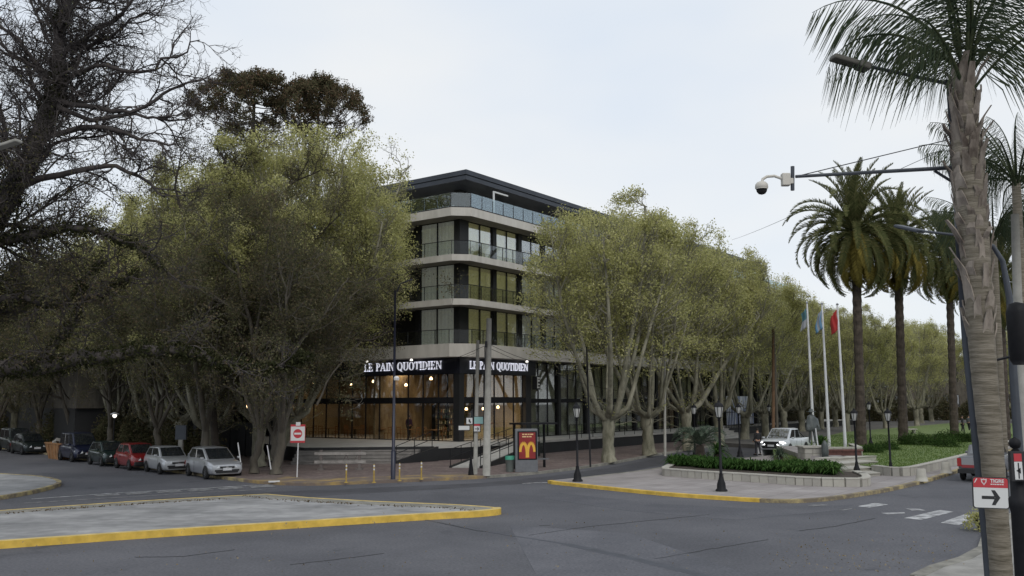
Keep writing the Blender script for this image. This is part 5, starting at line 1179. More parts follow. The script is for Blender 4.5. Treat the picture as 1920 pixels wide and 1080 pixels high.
# lit globes along the left street
for i, (px, py, Y, lb) in enumerate(((215, 779, 60, 'small lit street globe above the dark blue van'), (507, 780, 52, 'small lit globe lamp left of the no entry sign'))):
    p = A(px, py, Y); t_ = thing('globe_lamp', lb, 'lamp', (p.x, Y, SW)); mb = MB(); mb.tube([(0, 0, 0), (0, 0, p.z-SW-.12)], .04, 6); mb.build('post', M['black_metal'], t_)
    mb = MB(); mb.lathe([(.03, -.16), (.12, -.08), (.14, .0), (.11, .07)], (0, 0, p.z-SW), 10); mb.build('globe', M['lamp_lit'], t_, True); mb = MB(); mb.lathe([(.28, .07), (.25, .12), (.05, .2)], (0, 0, p.z-SW), 12); mb.build('shade', M['white'], t_, True)
p = A(464, 762, 54); t_ = thing('wall_lamp', 'warm lit lamp glowing among the trunks left of the cafe', 'lamp', (p.x, 54, p.z)); mb = MB(); mb.box((0, 0, 0), (.10, .10, .3), 0, 0, Matrix.Rotation(.5, 3, 'Y')); mb.build('lamp_shade', M['bulb'], t_); mb = MB(); mb.tube([(0, .1, -.2), (0, .1, .9)], .02, 5); mb.build('cord', M['black_metal'], t_)
# concrete and metal poles at the corner
def pole(name, label, px, pyb, pyt, Y, r0, r1, m, pxt=None, cat='pole'):
    b_ = A(px, pyb, Y); t_ = A(pxt or px, pyt, Y); o = thing(name, label, cat, (b_.x, Y, SW)); mb = MB(); mb.tube([(0, 0, 0), (t_.x-b_.x, 0, t_.z-SW)], [r0, r1], 12); mb.build('shaft', m, o, True); return o, t_
o, t_ = pole('utility_pole', 'thick round concrete utility pole in front of the cafe sign', 912, 888, 597, 45.0, .19, .13, M['pole_conc'], 917)
mb = MB(); mb.tube([(-.05, -.16, 5.2), (-.05, -.22, 6.3)], .03, 5); mb.box((0, -.2, 6.4), (.12, .1, .3)); mb.build('cable_bracket', M['black_metal'], o)
o, t_ = pole('utility_pole', 'thinner concrete pole with street name plates left of the thick one', 891, 884, 638, 46, .11, .08, M['pole_conc'], 896)
mb = MB(); mb.lathe([(.3, 0), (.22, .1), (.05, .14)], (1.1, .6, 0), 8); 
pts_sign = (( -.62, 3.28, .42, .32, 'sign_white', 'a'), (.0, 3.28, .62, .34, 'sign_teal', 'b'), (-.62, 0, 0, 0, '', ''))
def plate(parent, x, z, w, h, m, y=-.14, name='name_plate'):
    mb = MB(); mb.b6(x-w/2, x+w/2, y-.015, y, z-h/2, z+h/2); q = mb.build(name, M['sign_black'], parent); mb = MB(); mb.b6(x-w/2+.03, x+w/2-.03, y-.02, y-.0155, z-h/2+.03, z+h/2-.03); return mb.build('plate_face', M[m], q), q
zz = lambda py, Y: A(900, py, Y).z-SW
f1, q1 = plate(o, -.28, zz(789, 46), .36, .36, 'sign_white'); f2, q2 = plate(o, .18, zz(788, 46), .50, .40, 'sign_teal'); f3, q3 = plate(o, -.55, zz(802, 46), .60, .26, 'sign_white'); f4, q4 = plate(o, .10, zz(803, 46), .36, .36, 'sign_white')
def arrow_mesh(parent, c, s_, y, right=True, m='sign_black'):
    d = 1 if right else -1; x, z = c; mb = MB()
    P3 = lambda a, b: (x+d*a*s_, y, z+b*s_)
    mb.add([P3(-.5, -.09), P3(.2, -.09), P3(.2, .09), P3(-.5, .09)], [(0, 1, 2, 3)]); mb.add([P3(.02, .42), P3(.22, .42), P3(.5, 0), P3(.22, 0)], [(0, 3, 2, 1)]); mb.add([P3(.02, -.42), P3(.22, -.42), P3(.5, 0), P3(.22, 0)], [(0, 1, 2, 3)]); mb.add([P3(.02, .42), P3(.22, 0), P3(.2, 0.1)], [(0, 1, 2)])
    return mb.build('arrow', M[m], parent)
arrow_mesh(q4, (.10, zz(804, 46)), .2, -.163); mb = MB(); mb.b6(-.05, .25, -.163, -.1625, zz(797, 46)-.04, zz(797, 46)+.06); mb.build('red_header', M['sign_red'], q4)
mb = MB(); zc = zz(789, 46); mb.b6(-.32, -.24, -.163, -.162, zc-.05, zc+.08); mb.b6(-.28, -.2, -.163, -.162, zc-.1, zc-.02); mb.build('pictogram', M['sign_black'], q1)
# low black stand beneath the signs
o = MB().tube([(0, 0, 0), (0, 0, .9)], [.16, .05], 6).build('metal_stand', M['black_metal'], None, loc=(A(883, 885, 45.5).x, 45.5, SW)); tag(o, 'short black tapering metal stand at the foot of the sign pole', 'stand')
# blue black light mast
o, t_ = pole('light_mast', 'tall slim dark blue lighting mast before the entrance steps', 737, 896, 545, 43.2, .085, .045, M['navy'], 741, 'lighting mast')
mb = MB(); mb.lathe([(.11, 0), (.11, 1.3), (.085, 1.34)], n=12); mb.build('base_sleeve', M['navy'], o, True)
mb = MB(); mb.tube([(.1, 0, t_.z-SW-.05), (.3, -.3, t_.z-SW+.3), (.9, -1.0, t_.z-SW+.4)], .03, 6); mb.build('arm', M['navy'], o)
mb = MB(); mb.lathe([(.12, 0), (.14, .1), (.08, .2)], (.12, -.05, zz(712, 43)), 10); mb.build('side_lamp', M['white'], o)
o, t_ = pole('sign_post', 'thin dark post standing beside the second plane tree', 1247, 855, 640, 60, .09, .07, M['pole_conc'], 1246)
o, t_ = pole('sign_post', 'slim dark pole just right of the bus shelter bench', 1107, 876, 650, 50.5, .05, .04, M['black_metal'], 1100)
o, t_ = pole('twin_post', 'pair of orange brown timber posts beside the white pickup', 1449, 810, 612, 72, .13, .11, mat('post_rust', (.13, .075, .04), .9, .3, 3), 1450)
mb = MB(); mb.tube([(.36, 0, 0), (.38, 0, t_.z-SW)], [.11, .1], 10); mb.build('shaft', M['bark_grey'], o)
# no entry sign
b_ = A(557, 890, 44.8); ns = thing('no_entry_sign', 'square white no entry sign with red disc on a thin pale post', 'traffic sign', (b_.x, 44.8, SW)); zc = A(559, 813, 44.8).z-SW; za = A(559, 796, 44.8).z-SW
mb = MB(); mb.tube([(0, 0, 0), (.03, 0, za)], .028, 6); mb.build('post', M['white'], ns)
mb = MB(); mb.b6(-.36, .36, -.045, -.035, zc-.44, zc+.44); bd = mb.build('board', M['sign_red'], ns); mb = MB(); mb.b6(-.34, .34, -.051, -.0455, zc-.34, zc+.34); mb.build('white_face', M['sign_white'], bd)
mb = MB(); n = 28; mb.add([(.22*math.cos(2*math.pi*k/n), -.053, zc+.22*math.sin(2*math.pi*k/n)) for k in range(n)], [tuple(range(n))]); mb.build('red_disc', M['sign_red'], bd); mb = MB(); mb.b6(-.17, .17, -.056, -.0535, zc-.045, zc+.045); mb.build('white_bar', M['sign_white'], bd)
mb = MB(); mb.b6(-.1, .12, -.056, -.0455, zc+.38, zc+.56); mb.build('badge', M['sign_white'], bd)
# yellow bollards
M['yellow_bollard'] = mat('yellow_bollard', (.30, .20, .05), .8, col2=(.50, .35, .08), scale=4)
bo = thing('bollard', 'x', 'bollard', hid, 0, 'slim yellow bollards at the corner kerb'); mb = MB(); mb.lathe([(.10, 0), (.10, .03), (.036, .04), (.036, .55)], n=8); mb.build('post', M['yellow_bollard'], bo); 
mb = MB(); mb.lathe([(.038, .552), (.038, .62)], n=8); mb.build('reflective_band', M['sign_white'], bo); mb = MB(); mb.lathe([(.038, .70), (.038, .78)], n=8); mb.build('reflective_band', M['sign_white'], bo); mb = MB(); mb.lathe([(.036, .622), (.036, .698)], n=8); mb.lathe([(.036, .782), (.02, .82)], n=8); mb.build('cap', M['yellow_bollard'], bo)
for i, (px, py, lb) in enumerate(((649, 905, 'leftmost slim yellow bollard, on the kerb below the barrier'), (701, 905, 'slim yellow bollard just left of the dark blue mast'), (749, 902, 'slim yellow bollard just right of the dark blue mast'), (790, 899, 'rightmost slim yellow bollard at the corner kerb'))):
    p = G(px, py, SW); (bo if i == 0 else None)
    if i == 0: bo.location = p; bo['label'] = lb
    else: dup(bo, p, 0, lb)
# sawhorse barrier before the steps
p = A(602, 872, 49.5); x1 = A(674, 872, 49.5).x; ba = thing('street_barrier', 'weathered two post barrier with pale horizontal boards before the steps', 'barrier', (p.x, 49.5, SW)); w = x1-p.x
for x in (0, w):
    mb = MB(); mb.b6(x-.07, x+.07, -.06, .06, 0, 1.05); mb.b6(x-.16, x+.16, -.3, .3, 0, .08); mb.build('post', M['rail_wood'], ba)
for z in (.42, .86):
    mb = MB(); mb.b6(-.35, w+.35, -.1, -.062, z-.07, z+.08); mb.build('board', mat('barrier_board', (.30, .28, .26), .8, .25, 3), ba)
mb = MB()
for k in range(4): mb.bar((.9+k*.3, -.03, .5), (1.05+k*.3 if k % 2 else .75+k*.3, -.03, .8), .04, .04)
mb.build('brace', M['rail_wood'], ba)
# poster stand, bin, bus shelter
p = A(987, 883, 47.2); mp_ = thing('poster_stand', 'grey freestanding poster stand with a red and gold poster', 'advertising stand', (p.x, 47.2, SW), R(6)); H_ = A(987, 804, 47.2).z-SW; Wd = 1.16
mb = MB(); mb.b6(-Wd/2, Wd/2, -.12, .12, 0, H_); mb.build('housing', M['steel'], mp_, bevel=.02); mb = MB(); mb.b6(-Wd/2+.12, Wd/2-.04, -.135, -.121, .62, H_-.12); fr_ = mb.build('frame', M['black_metal'], mp_)
mb = MB(); x0, x1, z0, z1 = -Wd/2+.2, Wd/2-.12, .68, H_-.18; mb.b6(x0, x1, -.142, -.1355, z0, z1); ps = mb.build('poster', M['red_ad'], mp_)
cx = (x0+x1)/2; hw = (x1-x0)*.44; zb, zt = z0+.06, z0+.78
def arch(sg):
    pts = []
    for k in range(15): t = k/14; a_ = math.pi*t; pts.append((cx+sg*(hw*.53-hw*.47*math.cos(a_)*1.0), zb+(zt-zb)*(math.sin(a_)**.62 if 0 < a_ < math.pi else 0)*1.0))
    pts[0] = (cx+sg*.03, zb); pts[-1] = (cx+sg*hw, zb+.25); return pts
for sg in (-1, 1):
    ap = arch(sg); mb = MB()
    for i in range(len(ap)-1):
        if i == len(ap)-2: continue
        (a_, b_), (c, d_) = ap[i], ap[i+1]; wv = .055+.03*(1-abs(i-6)/7); tx, tz_ = c-a_, d_-b_; l_ = math.hypot(tx, tz_); nx, nz2 = -tz_/l_*wv, tx/l_*wv; yy = -.144-.0004*i-.008*(sg > 0)
        mb.add([(a_-nx, yy, b_-nz2), (a_+nx, yy, b_+nz2), (c+nx, yy, d_+nz2), (c-nx, yy, d_-nz2)], [(0, 1, 2, 3)])
    mb.build('golden_arch', M['gold'], ps)
mb = MB()
for j, wds in enumerate(((.1, .14, .08, .16), (.2, .1, .12))):
    x = cx-.26
    for w_ in wds: mb.b6(x, x+w_, -.146, -.143, zt+.42-j*.12, zt+.48-j*.12); x += w_+.03
mb.build('poster_lettering', M['cream'], ps)
p = A(956, 882, 47.4); bn = thing('litter_bin', 'grey litter bin with green rim left of the poster stand', 'litter bin', (p.x, 47.4, SW)); mb = MB(); mb.lathe([(.15, 0), (.2, .02), (.23, .62)], n=14); mb.build('body', M['bin_grey'], bn, True); mb = MB(); mb.lathe([(.245, .62), (.25, .8), (.2, .82)], n=14); mb.build('rim', M['bin_green'], bn, True)
p0_, p1_ = A(966, 878, 49.4), A(1022, 878, 50.4)
bs = thing('bus_shelter', 'small black bus shelter with glass back and bench behind the poster stand', 'bus shelter', (p0_.x, 49.4, SW), math.atan2(1.2, p1_.x-p0_.x)); L_ = math.hypot(p1_.x-p0_.x, 1.2)
for x in (0, L_): mb = MB(); mb.b6(x-.05, x+.05, 0, .1, 0, 2.35); mb.build('post', M['black_metal'], bs)
mb = MB(); mb.b6(-.2, L_+.2, -.9, .25, 2.352, 2.44); mb.build('roof', M['black_metal'], bs); mb = MB(); mb.b6(.08, L_-.08, .04, .055, .5, 2.2); mb.build('glass_panel', M['balu'], bs)
mb = MB(); mb.b6(.1, L_-.1, -.5, -.1, .45, .5); mb.build('bench_seat', M['steel'], bs); mb = MB(); mb.b6(.95, 1.5, .02, .036, .8, 1.9); mb.build('notice_panel', M['pole_grey'], bs)
# near fixtures at the right: mast, palm, signs, black post
YN = 12.35
def apx(px, py, Y=YN): return A(px, py, Y)
b_, t1 = apx(1856, 1080), apx(1779, 150); dx = (b_.x-t1.x)/(b_.z-t1.z); x0 = b_.x-dx*(b_.z-.08)
mast = thing('camera_mast', 'leaning grey steel mast carrying a long camera arm and lantern arms beside the near palm', 'mast', (x0, YN, .08)); rel = lambda v: tuple(Vector(v)-Vector((x0, YN, .08)))
mb = MB(); mb.tube([(0, 0, 0), rel(apx(1850, 1010)), rel(apx(1812, 640)), rel(apx(1797, 430))], [.075, .065, .058, .05], 14); mb.build('lower_shaft', M['pole_grey'], mast, True); mb = MB(); mb.tube([rel(apx(1797, 432)), rel(t1)], [.042, .038], 12); mb.build('upper_shaft', M['pole_grey'], mast, True)
mb = MB(); mb.tube([rel(apx(1778, 157)), rel(apx(1622, 123, YN-.3))], [.028, .026], 8); mb.build('lamp_arm', M['pole_grey'], mast)
mb = MB(); a_, b2 = Vector(rel(apx(1628, 127, YN-.3))), Vector(rel(apx(1560, 107, YN-.4))); mb.bar(a_, b2, .17, .075); mb.bar(a_+Vector((.0, 0, -.01)), a_.lerp(b2, .3), .19, .10); mb.build('lamp_head', mat('lamp_head', (.09, .085, .07), .6), mast, bevel=.02)
mb = MB(); mb.tube([rel(apx(1790, 314)), rel(apx(1492, 331, YN-.3))], [.030, .022], 8); mb.build('camera_arm', M['pole_grey'], mast); mb = MB(); mb.tube([rel(apx(1778, 318)), rel(apx(1786, 345))], .018, 6); mb.tube([rel(apx(1752, 320)), rel(apx(1784, 340))], .02, 6); mb.build('arm_brace', M['pole_grey'], mast)
mb = MB(); mb.tube([rel(apx(1486, 312, YN-.3)), rel(apx(1486, 357, YN-.3))], .026, 10); mb.build('arm_end', M['pole_grey'], mast)
mb = MB(); mb.tube([rel(apx(1778, 262)), rel(apx(1500, 329, YN-.3))], .007, 5); mb.build('stay_cable', M['black_metal'], mast); mb = MB(); mb.tube([rel(apx(1770, 280)), rel(apx(1690, 316, YN))], .004, 5); mb.build('stay_cable', M['black_metal'], mast)
dc = thing('dome_camera', 'cream dome surveillance camera hanging from the tip of the long arm', 'camera', apx(1428, 350, YN-.3)); ro = lambda v: tuple(Vector(v)-Vector(dc.location)); o_ = YN-.3
mb = MB(); mb.box(ro(apx(1473, 337, o_)), (.11, .1, .17)); mb.box(ro(apx(1478, 340, o_)), (.13, .07, .08)); mb.build('bracket_box', M['cam_white'], dc, bevel=.01)
mb = MB(); mb.tube([ro(apx(1466, 335, o_)), ro(apx(1452, 330, o_)), ro(apx(1438, 331, o_)), ro(apx(1430, 336, o_)), ro(apx(1428, 343, o_))], .02, 8); mb.build('bent_arm', M['cam_white'], dc, True)
mb = MB(); mb.lathe([(.02, .075), (.06, .06), (.085, .03), (.088, -.02), (.075, -.035)], n=20); mb.build('housing', M['cam_white'], dc, True); mb = MB(); mb.lathe([(.074, -.036), (.066, -.07), (.045, -.098), (.01, -.11)], n=20); mb.build('lens_dome', M['rubber'], dc, True)
# arrow sign on the mast
c = apx(1857, 924, 11.15); sg = thing('arrow_sign', 'white sign with red header reading TIGRE and a black right arrow', 'sign', (c.x, 11.15, c.z), R(-4)); sg.rotation_euler = (0, R(1.5), R(-8)); k = 11.15/1700
def rr_poly(w, h, r, y): 
    o = []
    for cx_, cz, a0 in ((w/2-r, h/2-r, 0), (-w/2+r, h/2-r, 90), (-w/2+r, -h/2+r, 180), (w/2-r, -h/2+r, 270)):
        for j in range(5): a_ = R(a0+j*22.5); o.append((cx_+r*math.cos(a_), y, cz+r*math.sin(a_)))
    return o
Wp, Hp = 63*k, 57*k
mb = MB(); f_ = rr_poly(Wp, Hp, .035, -.012); b2 = rr_poly(Wp, Hp, .035, 0); n = len(f_); mb.add(f_+b2, [tuple(reversed(range(n))), tuple(range(n, 2*n))]+[(i, (i+1) % n, n+(i+1) % n, n+i) for i in range(n)]); mb.build('plate', M['sign_black'], sg)
mb = MB(); mb.add(rr_poly(Wp-.022, Hp-.022, .028, -.0135), [tuple(reversed(range(20)))]); fc = mb.build('face', M['sign_white'], sg)
mb = MB(); P_r = rr_poly(Wp-.022, Hp-.022, .028, -.015); zcut = Hp/2-.125; pr = [p for p in P_r if p[2] > zcut]; pr = sorted(pr, key=lambda p: math.atan2(p[2]-zcut, p[0])); pr = [((Wp-.022)/2, -.015, zcut)]+pr+[(-(Wp-.022)/2, -.015, zcut)]; mb.add(pr, [tuple(reversed(range(len(pr))))]); mb.build('red_header', M['sign_red'], sg)
arrow_mesh(sg, (.0, -.055), .21, -.0155)
def text(body, size, parent, loc, m, bold=0, name='lettering'):
    cu = bpy.data.curves.new(name, 'FONT'); cu.body = body; cu.size = size; cu.offset = bold; cu.extrude = .0005; cu.align_x = 'CENTER'; cu.materials.append(m); o = bpy.data.objects.new(name, cu); me = bpy.data.meshes.new_from_object(o); bpy.data.objects.remove(o); me.materials.clear(); me.materials.append(m); return put(name, me, parent, loc, (R(90), 0, 0))
text('TIGRE', .058, sg, (.075, -.0165, Hp/2-.064), M['sign_white'], .0018)
mb = MB(); x = .0
for w_ in (.022, .012, .02, .03, .018, .02): mb.b6(x, x+w_, -.0165, -.0158, Hp/2-.09, Hp/2-.078); x += w_+.005
mb.build('small_lettering', M['sign_white'], sg)
mb = MB(); sx, sz = -.075, Hp/2-.055; sh_ = [(-.035, .035), (-.012, .03), (0, .038), (.012, .03), (.035, .035), (.03, -.005), (0, -.045), (-.03, -.005)]; mb.add([(sx+a_, -.0165, sz+b2) for a_, b2 in sh_], [tuple(range(8))]); e_ = mb.build('shield_emblem', mat('emblem', (.6, .5, .5), .5), sg)
mb = MB(); mb.add([(sx+a_*.55, -.0172, sz+b2*.55) for a_, b2 in sh_], [tuple(range(8))]); mb.build('shield_core', M['sign_red'], sg); mb = MB(); mb.add([(-Wp/2+.02, -.0165, Hp/2-.07), (-Wp/2+.03, -.0165, Hp/2-.07), (-Wp/2+.06, -.0165, Hp/2-.02), (-Wp/2+.045, -.0165, Hp/2-.02)], [(0, 1, 2, 3)]); mb.build('slash', M['sign_white'], sg)
# black ornamental post with a second sign seen almost edge on
YB2 = 9.6; p = A(1908, 1080, YB2); bp = thing('black_sign_post', 'thick black cast iron post with ball finial at the right edge', 'post', (A(1908, 900, YB2).x, YB2, .08)); bz = lambda py: A(1905, py, YB2).z-.08
mb = MB(); mb.lathe([(.16, 0), (.12, .5), (.10, 1.0), (.085, bz(960)), (.10, bz(950)), (.10, bz(935)), (.075, bz(930)), (.07, bz(850)), (.03, bz(842))], n=16); mb.build('shaft', M['black_metal'], bp, True)
mb = MB(); mb.lathe([(.02, bz(842)), (.05, bz(838)), (.06, bz(831)), (.05, bz(824)), (.01, bz(820))], n=14); mb.build('finial', M['black_metal'], bp, True)
mb = MB(); mb.b6(-.13, .2, -.14, -.09, bz(900), bz(845)); q = mb.build('side_board', M['sign_black'], bp); mb = MB(); mb.b6(-.10, -.02, -.144, -.1405, bz(897), bz(864)); mb.build('white_face', M['sign_white'], q); mb = MB(); mb.b6(-.10, -.02, -.144, -.1405, bz(864)+.003, bz(849)); mb.build('red_header', M['sign_red'], q); mb = MB(); zc_ = (bz(897)+bz(864))/2; mb.b6(-.066, -.054, -.147, -.1445, zc_-.08, zc_+.08); mb.add([(-.085, -.147, zc_), (-.04, -.147, zc_-.03), (-.04, -.147, zc_+.03)], [(0, 1, 2)]); mb.build('arrow', M['sign_black'], q)
o, t_ = None, None
rp_ = thing('curved_lamp_pole', 'dark lamp pole bending over at the top at the right edge', 'pole', (A(1916, 900, 14).x, 14, .1)); q = lambda px, py: tuple(A(px, py, 14)-Vector(rp_.location))
mb = MB(); mb.tube([(0, 0, 0), q(1914, 900), q(1900, 700), q(1893, 560), q(1880, 490), q(1862, 462), q(1835, 452)], [.085, .07, .06, .05, .04, .035, .03], 10); mb.build('shaft', M['pole_grey'], rp_, True)
rp2 = thing('wooden_pole', 'pale round timber utility pole behind the near palm', 'pole', (A(1912, 700, 20).x, 20, .1)); q = lambda px, py: tuple(A(px, py, 20)-Vector(rp2.location)); mb = MB(); mb.tube([(0, 0, 0), q(1908, 560), q(1903, 402)], [.12, .095, .085], 10); mb.build('shaft', M['pole_conc'], rp2, True)
p = A(1910, 625, 13); bx = thing('speaker_box', 'black rounded signal box mounted high on the pole at the right edge', 'signal box', (p.x, 13, p.z)); mb = MB(); mb.lathe([(.10, -.45), (.14, -.38), (.15, .3), (.12, .42), (.02, .45)], n=14); mb.build('body', M['black_metal'], bx, True); mb = MB(); mb.tube([(0, 0, -.3), (.1, .9, -.35)], .02, 6); mb.build('bracket', M['black_metal'], bx)
# second, lower lantern arm of the mast
mb = MB(); mb.tube([rel(apx(1797, 441)), rel(apx(1725, 433, YN+.9))], .020, 6); mb.build('lamp_arm', M['pole_grey'], mast); mb = MB(); mb.bar(rel(apx(1728, 434, YN+.85)), rel(apx(1683, 424, YN+1.3)), .17, .05); mb.build('lamp_head', M['pole_grey'], mast, bevel=.02)
# left edge luminaire
p = A(8, 272, 24); l3 = thing('street_light', 'pale luminaire head poking in at the left edge among the bare branches', 'street light', (A(-60, 300, 24).x, 24, 0)); rl = lambda v: tuple(Vector(v)-Vector(l3.location)); mb = MB(); mb.bar(rl(A(-8, 278, 24)), rl(A(36, 264, 23.8)), .26, .09); mb.build('lamp_head', M['pole_conc'], l3, bevel=.03); mb = MB(); mb.tube([(0, 0, 0), rl(A(-58, 300, 24)), rl(A(-8, 278, 24))], .06, 8); mb.build('post', M['pole_grey'], l3)
# concrete stubs on the plaza kerb
for i, (px, py, lb) in enumerate(((1728, 902, 'short pale concrete kerb stub nearer the crosswalk'), (1774, 887, 'short pale concrete kerb stub nearer the red pickup'))):
    p = G(px, py, SW); o = MB().lathe([(.28, 0), (.22, .2), (.19, .52), (.12, .56)], n=9).build('concrete_stub', M['stone'], None, True, loc=p); tag(o, lb, 'bollard', 'concrete stubs on the plaza kerb')
# wires
def wire(label, a_, b2, sag, r=.012):
    a_, b2 = Vector(a_), Vector(b2); mb = MB(); mb.tube([a_.lerp(b2, k/16)+Vector((0, 0, -sag*4*(k/16)*(1-k/16))) for k in range(17)], r, 4); o = mb.build('overhead_wire', M['black_metal']); tag(o, label, 'wire')
pt = A(916, 645, 45); wire('thin wire rising from the thick concrete pole across the right street trees', pt, A(1135, 690, 54), .5)
wire('wire sagging left from the thick concrete pole over the cafe sign', pt, A(640, 690, 60), .8); wire('faint wire crossing the sky towards the canary palm', A(1372, 450, 70), A(1490, 402, 30), .05, .008)
wire('second wire right of the concrete pole reaching the plane trees', A(916, 652, 45), A(1290, 735, 66), .9); wire('wire running left from the thinner concrete pole', A(896, 660, 46), A(700, 700, 55), .3, .008)
# ---------------------------------------------------------------- vehicles
def paint(name, c, metal=.3, rough=.3): 
    m = mat(name, c, rough, .06, 2, metal=metal); b = m.node_tree.nodes['Principled BSDF']; b.inputs['Coat Weight'].default_value = .6; b.inputs['Coat Roughness'].default_value = .08; return m
CG = mat('car_glass', (.02, .023, .026), .04, spec=1); CG.node_tree.nodes['Principled BSDF'].inputs['IOR'].default_value = 1.9; CG.node_tree.nodes['Principled BSDF'].inputs['Coat Weight'].default_value = .5
HL = mat('headlight_glass', (.62, .64, .66), .15); HLon = mat('headlight_on', (1, 1, 1), emit=(.95, .97, 1), es=3); TLm = mat('tail_lamp', (.30, .02, .02), .25); CB = mat('car_black', (.013, .013, .014), .5); PL = mat('number_plate', (.55, .56, .58), .5); RIM = mat('rim', (.22, .22, .23), .35, metal=.7)
def wheel_parts(t, x, y, r, w=.19, hub=RIM):
    mb = MB(); sgn = 1 if y > 0 else -1; n = 20
    Mx = Matrix.Rotation(R(90)*sgn*-1, 3, 'X')
    pr = [(r*.62, -w/2), (r*.93, -w/2), (r, -w*.3), (r, w*.3), (r*.93, w/2), (r*.62, w/2)]
    vs = []
    for rr_, h in pr:
        for k in range(n): a_ = 2*math.pi*k/n; vs.append((rr_*math.cos(a_), h*sgn, rr_*math.sin(a_)))
    fs = [(i*n+k, i*n+(k+1) % n, (i+1)*n+(k+1) % n, (i+1)*n+k) for i in range(5) for k in range(n)]
    mb.add(vs, fs); o = mb.build('wheel', M['rubber'], t, True, loc=(x, y, r))
    q = MB(); yo = sgn*w*.36
    q.add([(r*.63*math.cos(2*math.pi*k/n), yo*.6, r*.63*math.sin(2*math.pi*k/n)) for k in range(n)], [tuple(range(n))])
    q.build('rim_well', CB, o); q = MB()
    for k in range(5):
        a_ = 2*math.pi*k/5; d = Vector((math.cos(a_), 0, math.sin(a_))); s_ = Vector((-math.sin(a_), 0, math.cos(a_)))
        q.add([d*.02*r+s_*.13*r+Vector((0, yo, 0)), d*.62*r+s_*.10*r+Vector((0, yo, 0)), d*.62*r-s_*.10*r+Vector((0, yo, 0)), d*.02*r-s_*.13*r+Vector((0, yo, 0))], [(0, 1, 2, 3)])
    q.add([(r*.64*math.cos(2*math.pi*k/n), yo, r*.64*math.sin(2*math.pi*k/n)) for k in range(n)]+[(r*.55*math.cos(2*math.pi*k/n), yo, r*.55*math.sin(2*math.pi*k/n)) for k in range(n)], [(k, (k+1) % n, n+(k+1) % n, n+k) for k in range(n)])
    q.build('rim', hub, o)
